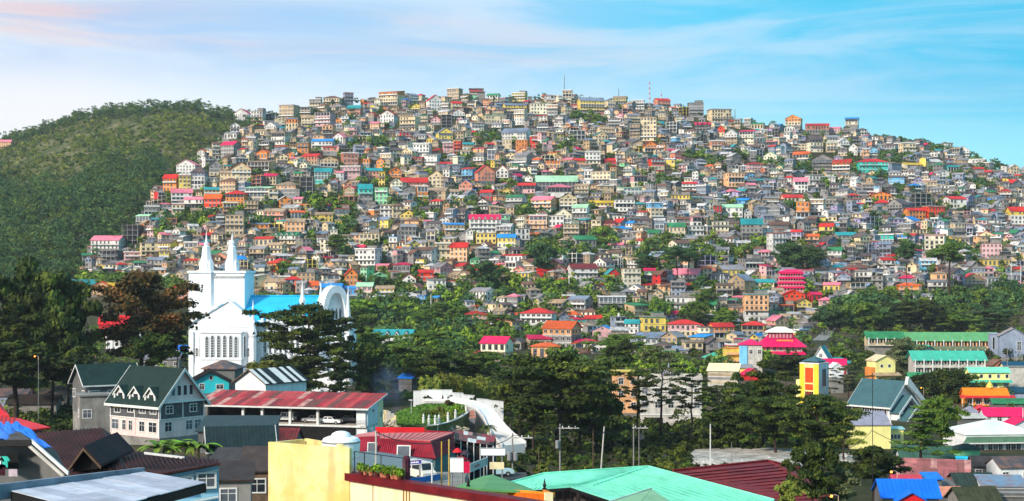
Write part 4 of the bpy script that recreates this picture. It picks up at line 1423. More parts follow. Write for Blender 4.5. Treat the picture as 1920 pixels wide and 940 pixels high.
PINKW = pm('pale_pink_wall_paint', (238, 204, 196), var=0.1, scale=0.5, streak=0.25)
TARP = pm('blue_tarpaulin', (30, 120, 220), rough=0.4, var=0.3, scale=1.0)
CYAN_T = pm('cyan_tarpaulin', (40, 190, 226), rough=0.4, var=0.15, scale=0.8)
ASPH = pm('asphalt', (66, 66, 66), var=0.2, scale=0.4)
DUST = pm('pale_dusty_ground', (196, 190, 180), var=0.3, scale=0.25, bump=0.3, rust=(120, 112, 100))
LAWN = pm('lawn_green', (92, 130, 44), var=0.25, scale=0.6)
TERRA = pm('terracotta', (196, 120, 92), var=0.2, scale=1.0)
def front_roof(name, label, polys, m, zb, wallm, cat='building', short=None, wallpoly=None, th=0.2):
    """building whose roof planes are given by photo pixels with distances; walls drop from the roof's outline"""
    allp = [P(*q) for q in polys[0]]
    c = sum(allp, Vector()) / len(allp)
    at = (sum(q[0] for q in polys[0]) / len(polys[0]), sum(q[1] for q in polys[0]) / len(polys[0]))
    base = Vector((c.x, c.y, min(G(c.x, c.y), CZ + zb)))
    t = thing(name, label, cat, base, 0, at=at, short=short)
    for pl in polys:
        mb = MB()
        mb.slab([P(*q) - base for q in pl], th)
        obj('roof_slope', mb, m, t)
    if wallpoly:
        mb = MB()
        pts = [P(*q) - base for q in wallpoly]
        low = [(p.x, p.y, -0.8) for p in pts]
        n = len(pts)
        vs = [tuple(p) for p in pts] + low
        mb.add(vs, [tuple(range(n)), tuple(range(n, 2 * n))[::-1]] + [(i, i + n, (i + 1) % n + n, (i + 1) % n) for i in range(n)])
        obj('wall', mb, wallm, t)
    return t, base
def beam(parent, name, a, b, r, m, base, kind=None):
    mb = MB()
    mb.cyl(Vector(a) - base, Vector(b) - base, r, r, 6)
    return obj(name, mb, m, parent, kind=kind)
def strip(a, b, ht, th, back=(0, 1, 0)):
    """upright board from a to b (top edge), ht high, th thick"""
    a, b = Vector(a), Vector(b)
    n = Vector((-(b - a).y, (b - a).x, 0)).normalized() * th
    mb = MB()
    mb.extr([a, b, b - Vector((0, 0, ht)), a - Vector((0, 0, ht))], n)
    return mb
# ---- bottom left corner: flat concrete roof
def flat_roof_house():
    z = 42.0
    bl, br, fr, fl = [PZ(*q, z) for q in ((20, 924), (270, 888), (387, 908), (120, 950))]
    c = (bl + br + fr + fl) / 4
    base = Vector((c.x, c.y, G(c.x, c.y)))
    t = thing('flat_roofed_house', 'house with a pale flat concrete roof in the bottom left corner', 'house', base, 0, at=(200, 915), short='pale flat roof')
    fl2, fr2 = fl + (fl - bl) * 0.5, fr
    mb = MB()
    q = [bl - base, br - base, fr2 - base, fl2 - base]
    mb.slab(q, 0.30)
    obj('roof_slab', mb, pm('black_roof_edge', (30, 30, 32), var=0.2), t)
    cols = [pm('pale_roof_sheet_%s' % n, r, rough=0.55, var=0.16, scale=0.9, streak=0.25) for n, r in (('light', (196, 200, 210)), ('mid', (184, 188, 200)), ('dull', (172, 176, 188)))]
    sheets(t, 'roof_sheet', tuple(q[3]), tuple(q[2]), tuple(q[1]), tuple(q[0]), 9, 2, cols, random.Random(3), th=0.03, gap=0.02, lift=0.035)
    mb = MB()
    mid = Vector((c.x, c.y, 0)) - Vector((base.x, base.y, 0))
    w4 = [(p * 0.93 + Vector((0, 0, 0))) for p in q]
    mb.add([(p.x, p.y, p.z - 0.3) for p in w4] + [(p.x, p.y, -0.5) for p in w4], [(0, 1, 2, 3), (7, 6, 5, 4)] + [(i, i + 4, (i + 1) % 4 + 4, (i + 1) % 4) for i in range(4)])
    obj('wall', mb, GREY_W, t)
    d = (br - bl).normalized()
    a, b = bl - d * 1.6, br + d * 0.05
    pw = pm('stained_blue_grey_parapet', (112, 124, 136), var=0.35, scale=0.8, streak=0.5, bump=0.3)
    mb = strip(a - base + Vector((0, 0, 0.36)), b - base + Vector((0, 0, 0.22)), 0.55, 0.22)
    obj('parapet', mb, pw, t)
flat_roof_house()
# ---- grey house with tarp
def tarp_house():
    A, B, C, E = (58, 826, 75), (125, 885, 74), (105, 845, 80), (20, 797, 80)
    t, base = front_roof('tarp_roofed_house', 'grey house with a crumpled blue tarpaulin over its roof at the left edge', [[E, A, B, C], [(-60, 827, 75), A, E, (-60, 797, 80)]], pm('old_grey_roof', (84, 80, 78), var=0.3), -24, GREY_W, 'house', 'house under the blue tarpaulin',
                         wallpoly=[(-60, 838, 75.6), (58, 838, 75.6), (112, 885, 74.6), (95, 850, 79.5), (-60, 810, 79.5)], th=0.16)
    for k, (dx, dy, m) in enumerate(((0, 0, TRIM), (-8, 6, CONCL))):
        mb = strip(P(58 + dx, 824 + dy, 74.8) - base, P(127 + dx, 885 + dy, 73.8) - base, 0.16, 0.1)
        obj('barge_board', mb, m, t)
    mb = strip(P(-60, 826, 74.7) - base, P(57, 825, 74.7) - base, 0.3, 0.1)
    obj('fascia', mb, pm('dark_fascia', (46, 44, 44)), t)
    mb = MB()
    mb.slab([P(14, 850, 74.4) - base, P(34, 850, 74.4) - base, P(34, 851, 75.4) - base, P(14, 851, 75.4) - base], 0.75)
    obj('window_opening', mb, DARKIN, t)
    rng = random.Random(4)
    mb = MB()
    nx, ny = 22, 10
    c = [P(-20, 799, 79.5), P(40, 799, 79), P(97, 846, 76.5), P(-20, 827, 74.6)]
    for j in range(ny + 1):
        for i in range(nx + 1):
            p = Vector(lerp3(lerp3(c[0], c[1], i / nx), lerp3(c[3], c[2], i / nx), j / ny))
            e = 0.07 * math.sin(i * 1.1 + 0.6 * math.sin(j)) * math.cos(j * 0.9) + rng.uniform(-0.05, 0.05)
            mb.v.append(tuple(p + Vector((rng.uniform(-.04, .04), 0, 0.12 + e))))
    for j in range(ny):
        for i in range(nx):
            k = j * (nx + 1) + i
            mb.f.append((k, k + 1, k + nx + 2, k + nx + 1))
            mb.m.append(0)
    o = obj('tarpaulin', mb, TARP)
    o.modifiers.new('thick', 'SOLIDIFY').thickness = 0.03
    tag(o, 'crumpled blue tarpaulin spread over the grey roof at the left edge', 'tarpaulin', at=(40, 815))
    garments = []
    for k, (px, py, col, lab, hh) in enumerate(((-2, 858, (236, 236, 240), 'white shirt hanging on the wall at the left edge', 0.55), (8, 857, (60, 190, 170), 'turquoise shirt hanging beside the white one', 0.5), (3, 872, (60, 20, 34), 'dark red garment hanging below the shirts', 0.5), (24, 880, (190, 170, 176), 'pale striped cloth hanging right of the dark red garment', 0.34))):
        p = P(px, py, 73.9)
        g = MB()
        g.extr([(-.16, 0, 0), (-.07, 0, .03), (.07, 0, .03), (.16, 0, 0), (.26, 0, -.16), (.2, 0, -.22), (.15, 0, -.14), (.16, 0, -hh), (-.15, 0, -hh), (-.15, 0, -.14), (-.2, 0, -.22), (-.26, 0, -.16)] if k != 3 else [(-.2, 0, 0), (.2, 0, 0), (.22, 0, -hh), (-.2, 0, -hh)], (0, .05, 0))
        o = obj('shirt' if k < 2 else 'hanging_cloth', g, pm('cloth_%d' % k, col, var=0.2, scale=3), loc=p)
        tag(o, lab, 'clothes', 'clothes hung out to dry')
tarp_house()
# ---- red roof at the left edge
def red_left():
    t, base = front_roof('red_roofed_house', 'low house with a bright red sheet roof at the left edge', [[(-30, 778, 118), (34, 784, 118), (95, 801, 114), (28, 810, 112), (-30, 806, 112)]], ROOF_RED, -26, GREY_W, 'house', 'bright red roof at the left edge',
                         wallpoly=[(-30, 790, 117), (30, 792, 117), (80, 806, 114), (28, 815, 112.6), (-30, 811, 112.6)], th=0.12)
    a, b, c, d = [P(*q) - base for q in ((-30, 806, 112), (28, 810, 112), (34, 784, 118), (-30, 778, 118))]
    obj('roof_seam', seams_on(a, b, c, d, 8), ROOF_RED, t, kind='stuff')
    t, base = front_roof('red_gable_house', 'house with a steep red gable cut off by the left edge', [[(-40, 720, 128), (2, 757, 127), (17, 779, 122), (-40, 781, 122)]], ROOF_RED, -26, GREY_W, 'house', None,
                         wallpoly=[(-40, 760, 127), (0, 765, 127), (12, 785, 123), (-40, 787, 123)], th=0.12)
red_left()
# ---- maroon roof with a dark gable
def maroon_roof():
    rid0, rid1, ev0, ev1 = (66, 812, 98), (192, 803, 98), (118, 888, 88), (233, 878, 88)
    t, base = front_roof('maroon_roofed_house', 'house with a wide dark maroon roof and a small open gable', [[ev0, ev1, rid1, rid0], [ev1, (250, 850, 96), (205, 812, 102), rid1]], ROOF_BROWN, -26, GREY_W, 'house', 'maroon roof with the small gable',
                         wallpoly=[(124, 892, 88.8), (228, 884, 88.8), (240, 858, 95.5), (200, 820, 101), (76, 824, 97.5)])
    a, b, c, d = [P(*q) - base for q in (ev0, ev1, rid1, rid0)]
    obj('roof_seam', seams_on(a, b, c, d, 18, 0.07, 0.06), ROOF_BROWN, t, kind='stuff')
    ap, l, r = P(157, 841, 87.0) - base, P(126, 884, 87.0) - base, P(190, 876, 87.0) - base
    back = Vector((0.6, 5.0, 0.25))
    mb = MB()
    u = Vector((0, 0, 0.14))
    mb.add([ap, l, l + back, ap + back, ap + u, l + u, l + back + u, ap + back + u], [(0, 1, 2, 3), (4, 7, 6, 5), (0, 4, 5, 1), (1, 5, 6, 2), (2, 6, 7, 3)])
    mb.add([ap, r, r + back, ap + back, ap + u, r + u, r + back + u, ap + back + u], [(0, 3, 2, 1), (4, 5, 6, 7), (0, 1, 5, 4), (1, 2, 6, 5), (2, 3, 7, 6)])
    g = obj('gable_roof', mb, ROOF_BROWN, t)
    for s_, e in ((l, ap), (ap, r)):
        obj('barge_board', strip(s_ + Vector((0, -0.06, 0.06)), e + Vector((0, -0.06, 0.06)), 0.17, -0.06), WOOD, g)
    mb = MB()
    k = Vector((0, 0.5, -0.12))
    mb.extr([ap + k, l + k + Vector((.1, 0, 0)), r + k - Vector((.1, 0, 0))], (0, 0.1, 0))
    obj('gable_opening', mb, DARKIN, g)
maroon_roof()
# ---- long brown roof over pale blue house
def blue_house():
    ev0, ev1, ev2 = (236, 878, 88), (306, 887, 87), (413, 868, 88)
    r0, r1 = (216, 842, 95), (412, 862, 92)
    t, base = front_roof('pale_blue_house', 'pale blue house under a long brown sheet roof', [[ev0, ev1, ev2, r1, r0]], ROOF_BROWN, -26, LBLUE_W, 'house', 'pale blue house',
                         wallpoly=[(240, 884, 88.6), (306, 893, 87.6), (410, 873, 88.6), (409, 868, 92), (222, 850, 94.5)], th=0.12)
    obj('roof_seam', seams_on(*[P(*q) - base for q in (ev0, ev2, r1, r0)], 22, 0.06, 0.05), ROOF_BROWN, t, kind='stuff')
    mb = strip(P(270, 848, 91.8) - base, P(345, 857, 91.4) - base, 0.12, 0.15)
    obj('ridge_cap', mb, TRIM, t)
    a, b = P(306, 893, 87.5), P(410, 873, 88.5)
    for u, wd in ((0.36, 0.9), (0.78, 0.9)):
        p = a.lerp(b, u) - base
        rz = math.atan2((b - a).y, (b - a).x)
        f, g = win_meshes(wd, 0.72, 2, TRIM)
        o = bpy.data.objects.new('window', f)
        COL.objects.link(o)
        o.parent = t
        o.location = (p.x, p.y - 0.06, p.z - 1.05)
        o.rotation_euler = (0, 0, rz)
        q = bpy.data.objects.new('pane', g)
        COL.objects.link(q)
        q.parent = o
    for k in range(3):
        z = -0.2 - k * 0.75
        mb = strip(a - base + Vector((0, -0.08, z)), b - base + Vector((0, -0.08, z)), 0.07, 0.07)
        obj('board', mb, TRIM, t)
blue_house()
# ---- green roofed house with three dormers
def dormer_house():
    B = Bld('dormer_house', 'two storey house with a dark green roof and three white gabled dormers', 299, 818, 245, -38, 12.0, 9.0, 5.2, PINKW, short='green house with the dormers')
    w, d, h = B.w, B.d, B.h
    rise = 5.0
    B.gable(ROOF_DKGREEN, rise, 0.7, 'x', TRIM, seams=0.5, bw=0.5)
    B.done()
    mb = MB()
    for f in ('f',):
        mb.box(-w / 2 - .04, -d / 2 - .05, 2.55, w / 2 + .04, -d / 2 - .005, 5.0)
    mb.box(w / 2 + .005, -d / 2, 2.55, w / 2 + .05, d / 2, 5.0)
    B.part('stone_cladding', mb, STONE_W)
    mb = MB()
    mb.box(-w / 2 - .12, -d / 2 - .14, 2.4, w / 2 + .12, -d / 2 - .055, 2.58)
    mb.box(w / 2 + .055, -d / 2 - .05, 2.4, w / 2 + .14, d / 2, 2.58)
    for u in (-w / 2 - .02, 0, w / 2 - .1):
        mb.box(u, -d / 2 - .13, -0.2, u + .16, -d / 2 - .055, 2.4)
        mb.box(u, -d / 2 - .13, 2.58, u + .16, -d / 2 - .055, 5.0)
    for u in (-d / 2 + .05, 0, d / 2 - .2):
        mb.box(w / 2 + .055, u, 2.58, w / 2 + .13, u + .16, 5.0)
    mb.box(w / 2 + .02, -d / 2, 5.0, w / 2 + .5, d / 2, 5.25)
    B.part('trim_bands', mb, TRIM)
    for u in (-4.2, -0.9, 2.0, 4.6):
        B.win('f', u, 3.4 if u > -4 else 3.2, 1.4, 1.2, 2, off=.05)
    for u, ww in ((-4.8, 1.6), (-2.6, .8), (-1.0, .8), (1.8, 1.2), (4.4, 1.8)):
        B.win('f', u, 0.5, ww, 1.5, 2)
    for u in (-2.6, 2.2):
        B.win('r', u, 3.4, 1.3, 1.1, 2, off=.05)
    for u in (-2.8, 1.4, 3.2):
        B.win('r', u, 0.6, 1.3, 1.4, 2)
    for u in (-1.4, -0.2, 1.0, 2.2):
        B.win('r', u - 0.4, h + 0.9, 0.7, 1.5, 1)
    zc = lambda y: h + rise * (1 - abs(y) / (d / 2))
    for cx in (-4.0, -0.2, 3.6):
        dm = MB()
        y0 = -d / 2 + 0.35
        dm.box(cx - .95, y0, h - 0.1, cx + .95, y0 + 2.0, h + 1.1)
        dm.extr([(cx - .95, y0, h + 1.1), (cx + .95, y0, h + 1.1), (cx, y0, h + 2.0)], (0, 2.2, 0))
        o = B.part('dormer', dm, TRIM)
        rf = MB()
        for sg in (-1, 1):
            q = [(cx, y0 - .35, h + 2.15), (cx + sg * 1.45, y0 - .35, h + 0.72), (cx + sg * 1.45, y0 + 2.6, h + 0.72), (cx, y0 + 2.6, h + 2.15)]
            rf.extr(q if sg > 0 else q[::-1], (0, 0, .12))
        obj('dormer_roof', rf, ROOF_DKGREEN, o)
        tb = MB()
        for sg in (-1, 1):
            tb.extr([(cx, y0 - .42, h + 2.3), (cx + sg * 1.5, y0 - .42, h + 0.82), (cx + sg * 1.5, y0 - .42, h + 0.55), (cx, y0 - .42, h + 2.03)], (0, .06, 0))
            tb.box(cx + sg * 1.15 - .17, y0 - .3, h - 0.2, cx + sg * 1.15 + .17, y0 + .3, h + 0.95)
        obj('dormer_trim', tb, TRIM, o)
        gl = MB()
        gl.box(cx - .5, y0 - .05, h + 0.15, cx + .5, y0 - .005, h + 1.05)
        obj('dormer_pane', gl, GLASS, o)
    yl = MB()
    yl.box(-5.4, -d / 2 - .12, 3.9, -3.2, -d / 2 - .06, 4.95)
    B.part('banner', yl, pm('yellow_banner', (238, 206, 40)))
dormer_house()
# ---- houses behind and beside it
B = Bld('grey_gabled_house', 'grey house with a dark green roof behind the dormer house', 160, 772, 275, 32, 9.8, 7.6, 4.9, GREY_W, short='grey house behind the dormer house').gable(ROOF_DKGREEN, 3.0, .6, 'x', TRIM)
B.row('f', 3, 2.0, 1.7, 1.5, bars=3)
B.row('l', 2, 2.2, 1.2, 1.3)
mb = MB(); mb.box(-4.9, -3.86, 0.2, 4.9, -3.8, 1.3)
B.part('blue_panel', mb, pm('dull_blue_paint', (52, 78, 124), var=.2)); B.done()
B = Bld('stone_terrace_house', 'weathered grey concrete annex left of the dormer house', 150, 800, 262, 20, 7.4, 4.6, 5.0, CONC).flat(CONC, .3, .25)
B.row('f', 2, 1.4, 1.3, 1.3); B.row('l', 1, 1.4, 1.2, 1.2); B.done()
B = Bld('turquoise_house', 'turquoise house with a dark gable roof below the white church', 394, 734, 330, 12, 7.8, 8.5, 2.0, TURQ_W, anchor=0, short='turquoise house').gable(pm('near_black_roof', (46, 40, 42), var=.25), 2.1, .7, 'y', BLACK)
B.win('f', -1.7, .4, .9, 1.2); B.win('f', 0.2, 2.4, .6, .8, 1); B.win('f', 2.0, .5, 1.4, .9); B.done()
B = Bld('small_dark_roofed_house', 'low house with a near black hip roof right of the turquoise house', 440, 712, 342, -8, 7.0, 6, 2.4, GREY_W).hip(RM['K'], 1.6); B.done()
B = Bld('striped_roof_house', 'white gabled house with black and white striped roof sheets', 498, 738, 308, -36, 8.4, 11.5, 2.0, WHITE_W, short='house with the striped roof').gable(pm('black_sheet', (40, 38, 40), var=.3), 2.4, .5, 'y', None, seams=0)
w_, d_ = 8.4, 11.5
sheets(B.t, 'roof_sheet', (w_ / 2 + .5, -d_ / 2 - .5, 2.0 - .29 + .14), (w_ / 2 + .5, d_ / 2 + .5, 2.0 - .29 + .14), (0.05, d_ / 2 + .5, 4.4 + .14), (0.05, -d_ / 2 - .5, 4.4 + .14), 12, 1, [TRIM, BLACK], random.Random(6))
mb = strip((-w_ / 2 - .5, -d_ / 2 - .6, 1.9), (0, -d_ / 2 - .6, 4.62), .25, .08); B.part('barge_board', mb, WOOD)
mb = strip((0, -d_ / 2 - .6, 4.62), (w_ / 2 + .5, -d_ / 2 - .6, 1.9), .25, .08); B.part('barge_board', mb, WOOD); B.done()
# ---- lean-to roofs below the carport
B = Bld('teal_shed', 'long dark teal shed roof under the carport building', 440, 842, 232, 0, 10.8, 7.5, 2.6, GREY_W, 'shed').shed(pm('dark_teal_sheet', (30, 56, 58), rough=.5, var=.2, streak=.2), 1.4, .4); B.done()
B = Bld('dark_green_gabled_house', 'low house with a dark green gable roof and a white gutter', 392, 866, 205, 14, 8.4, 6.6, 1.5, GREY_W, short='house with the white gutter').gable(pm('bottle_green_sheet', (28, 46, 46), rough=.5, var=.25, streak=.25), 2.6, .4, 'x', TRIM, seams=.5); B.row('l', 1, .2, 1.4, .9); B.done()
B = Bld('brown_roofed_house', 'brown house under the white gutter left of the yellow building', 455, 935, 150, 6, 6.2, 4.6, 2.6, WOOD).shed(pm('dull_brown_sheet', (72, 58, 52), rough=.6, var=.3, rust=(60, 46, 40)), 1.6, .3)
B.row('f', 2, .6, 1.5, 1.2); B.done()
# ---- carport building
def cars_kit():
    paint = {}
    def car(name, label, p, yaw, col, kind='sedan', group='cars and vans', L=4.2):
        t = thing(name, label, 'car' if kind != 'van' else 'van', p, yaw, group)
        b = MB()
        H = 1.38 if kind == 'sedan' else 1.85
        W2 = 0.82
        if kind == 'sedan':
            body = [(-2.1, .35), (2.05, .35), (2.1, .62), (1.95, .82), (.95, .90), (-1.3, .92), (-2.05, .84), (-2.15, .6)]
            cab = [(-1.45, .90), (.95, .90), (.35, H), (-.95, H)]
        elif kind == 'jeep':
            body = [(-2.1, .5), (2.1, .5), (2.1, .95), (.6, 1.05), (-2.1, 1.05)]
            cab = [(-2.05, 1.05), (.6, 1.05), (.35, H), (-2.05, H)]
        else:
            body = [(-2.3, .4), (2.3, .4), (2.35, .9), (1.9, 1.1), (-2.3, 1.1)]
            cab = [(-2.3, 1.1), (1.9, 1.1), (1.35, 1.95), (-2.3, 1.95)]
        b.extr([(x, -W2, z) for x, z in body], (0, 2 * W2, 0))
        if col not in paint:
            paint[col] = mat('car_paint_%d' % len(paint), col, rough=.3, var=.05, spec=.5)
        bo = obj('body', b, paint[col], t)
        c = MB()
        k = .14
        vs = [(x * (1 if z < H * .95 else .99), s * (W2 - .04 if z < 1.15 else W2 - k), z) for s in (-1, 1) for x, z in cab]
        c.add(vs, [(3, 2, 1, 0), (4, 5, 6, 7)] + [(i, (i + 1) % 4, (i + 1) % 4 + 4, i + 4) for i in range(4)])
        obj('cabin', c, paint[col], t)
        g = MB()
        zt, zb = cab[2][1], cab[0][1]
        for s in (-1, 1):
            for f0, f1 in ((.06, .46), (.52, .94)):
                q = []
                for f, z in ((f0, .12), (f1, .12), (f1, .86), (f0, .86)):
                    xa = cab[0][0] + (cab[3][0] - cab[0][0]) * z
                    xb = cab[1][0] + (cab[2][0] - cab[1][0]) * z
                    yy = (W2 - .04) + (k * -1 + .04) * z
                    q.append((xa + (xb - xa) * f, s * (yy + .005), zb + (zt - zb) * z))
                g.extr(q, (0, s * .015, 0))
        a0, a1 = cab[1], cab[2]
        for (xa, za), (xb, zb2), sg in ((cab[1], cab[2], 1), (cab[0], cab[3], -1)):
            q = [(xa + (xb - xa) * f + sg * .012, s * (W2 - .2), za + (zb2 - za) * f) for f, s in ((.12, -1), (.12, 1), (.88, .85), (.88, -.85))]
            g.extr(q, (sg * .015, 0, 0))
        obj('windows', g, GLASS, t, kind='stuff')
        for x in (-1.3, 1.3):
            for s in (-1, 1):
                w = MB(); w.cyl((x, s * .64, .32), (x, s * .86, .32), .32, .32, 14)
                wo = obj('wheel', w, BLACK, t)
                r = MB(); r.cyl((x, s * .86, .32), (x, s * .875, .32), .17, .17, 10)
                obj('rim', r, STEEL, wo)
        l = MB()
        for s in (-1, 1):
            l.box(body[2][0] - .05, s * .55 - .13, .58, body[2][0] + .03, s * .55 + .13, .74)
        obj('headlights', l, TRIM, t, kind='stuff')
        bm_ = MB(); bm_.box(-2.2, -.8, .36, -2.1, .8, .5); bm_.box(2.08, -.8, .36, 2.18, .8, .5)
        obj('bumper', bm_, STEEL, t)
        return t
    return car
make_car = cars_kit()
def carport():
    B = Bld('carport_building', 'white two level carport building under a rusty red sheet roof', 688, 838, 281, -15, 33, 8.4, 3.4, WHITE_W, 'garage', short='carport building')
    w, d = B.w, B.d
    fl, ev = 3.4, 6.9
    B.done()
    mb = MB(); mb.box(-w / 2, -d / 2 - .5, fl, w / 2, d / 2, fl + .3)
    B.part('parking_deck', mb, CONCL)
    mb = MB(); mb.box(-w / 2, -d / 2 - .55, fl + .02, w / 2 - 1, -d / 2 - .5, fl + .34); B.part('deck_edge', mb, TRIM)
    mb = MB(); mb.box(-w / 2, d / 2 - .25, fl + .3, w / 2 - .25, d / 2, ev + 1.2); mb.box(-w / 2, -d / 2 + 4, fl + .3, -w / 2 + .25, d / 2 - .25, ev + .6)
    B.part('back_wall', mb, pm('dark_inner_wall', (52, 50, 48), var=.3))  # one dark grey for the carport's back and side walls
    mb = MB(); mb.box(w / 2 - .25, -d / 2 + .3, fl + .3, w / 2, d / 2, ev + .1); mb.extr([(w / 2 - .25, -d / 2 + .3, ev + .1), (w / 2 - .25, d / 2, ev + .1), (w / 2 - .25, d / 2, ev + 1.5)], (.25, 0, 0))
    B.part('end_wall', mb, WHITE_W)
    mb = MB(); mb.box(w / 2 + .01, d / 2 - 2.6, -B.f + .5, w / 2 + .06, d / 2, ev + .9); B.part('cream_panel', mb, CREAM_W)
    B.win('r', d / 2 - 1.3, fl + 1.3, .7, .9, 1, off=.06)
    B.win('r', -1.0, ev - .9, .8, .4, 1)
    for px in (444, 482, 537, 591):
        u = (px - 688) / math.cos(R_(15)) * 283 / F + w / 2 + .2
        mb = MB(); mb.box(u - .22, -d / 2 - .1, fl + .3, u + .22, -d / 2 + .35, ev)
        B.part('pillar', mb, TRIM)
    mb = MB(); mb.box(w / 2 - 2.0, -d / 2 - .05, -1.0, w / 2 - .26, -d / 2 + .4, ev - .05); B.part('corner_pier', mb, WHITE_W)
    a, b = (-w / 2 - .5, -d / 2 - 1.0, ev - .15), (w / 2 + .6, -d / 2 - 1.0, ev - .15)
    c, e = (w / 2 + .6, d / 2 + .8, ev + 1.75), (-w / 2 - .5, d / 2 + .8, ev + 1.75)
    mb = MB(); mb.slab([(p[0], p[1], p[2] + .13) for p in (a, b, c, e)], .13)
    ro = B.part('roof', mb, RED_RUST)
    cols = [pm('sheet_%s' % n, r, rough=.6, var=.28, scale=1.2, rust=q) for n, r, q in (('crimson', (170, 40, 48), (110, 60, 50)), ('brown', (116, 66, 56), (84, 54, 46)), ('red', (190, 56, 60), (150, 80, 70)), ('faded', (204, 150, 138), (150, 90, 78)), ('maroon', (134, 40, 46), (96, 52, 46)))]
    sheets(B.t, 'roof_sheet', a, b, c, e, 30, 2, [cols[0], cols[1], cols[2], cols[2], cols[0], cols[3], cols[4]], random.Random(8), lift=.16)
    mb = MB(); mb.box(-w / 2 - .5, -d / 2 - 1.1, ev - .32, w / 2 + .6, -d / 2 - 1.0, ev - .02); B.part('gutter', mb, TRIM)
    mb = strip((w / 2 + .62, -d / 2 - 1.0, ev + .05), (w / 2 + .62, d / 2 + .8, ev + 1.95), .22, -.08); B.part('barge_board', mb, TRIM)
    # stair and rail at the right end
    for k in range(7):
        mb = MB(); mb.box(w / 2 + .06, -d / 2 + .4 + k * .38, fl - .3 - k * .42, w / 2 + 1.0, -d / 2 + .8 + k * .38, fl - .2 - k * .42); B.part('stair_tread', mb, STEEL)
    mb = MB(); mb.path([(w / 2 + 1.0, -d / 2 + .4, fl + .8), (w / 2 + 1.0, -d / 2 + 3.2, fl - 2.2)], .04, .04, 5); B.part('handrail', mb, BLACK)
    mb = MB()
    for k in range(4):
        mb.box(w / 2 - 2.2, -d / 2 - .5, fl + .5 + k * .25, w / 2 - .1, -d / 2 - .45, fl + .55 + k * .25)
    B.part('railing', mb, BLACK)
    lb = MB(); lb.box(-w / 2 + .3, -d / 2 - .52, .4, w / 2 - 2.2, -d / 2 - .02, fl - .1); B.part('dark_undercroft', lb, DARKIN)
    c_, n_ = math.cos(B.yaw), math.sin(B.yaw)
    def on(px, yy):
        u = (px - 688) / math.cos(R_(15)) * 283 / F + w / 2
        return Vector((B.p.x + c_ * u - n_ * yy, B.p.y + n_ * u + c_ * yy, B.p.z + fl + .3))
    make_car('sedan_car', 'white sedan parked between the right hand carport pillars', on(612, -2.6), B.yaw, (236, 236, 232))
    make_car('parked_car', 'second pale sedan half hidden behind the first white sedan', on(638, .8), B.yaw, (150, 150, 150))
    make_car('parked_car', 'white car with its bonnet raised in the middle carport bay', on(572, -1.0), B.yaw + math.pi, (220, 220, 218))
    make_car('jeep', 'white jeep parked in the left carport bay', on(515, -1.2), B.yaw + math.pi, (226, 226, 222), 'jeep')
carport()
B = Bld('small_red_shed', 'small shed with a dull red roof under the parking deck', 552, 838, 262, -10, 7.0, 4, 1.2, GREY_W, 'shed').gable(pm('dull_red_sheet', (110, 40, 44), var=.3, rust=(80, 50, 44)), 1.6, .4, 'x', None); B.done()
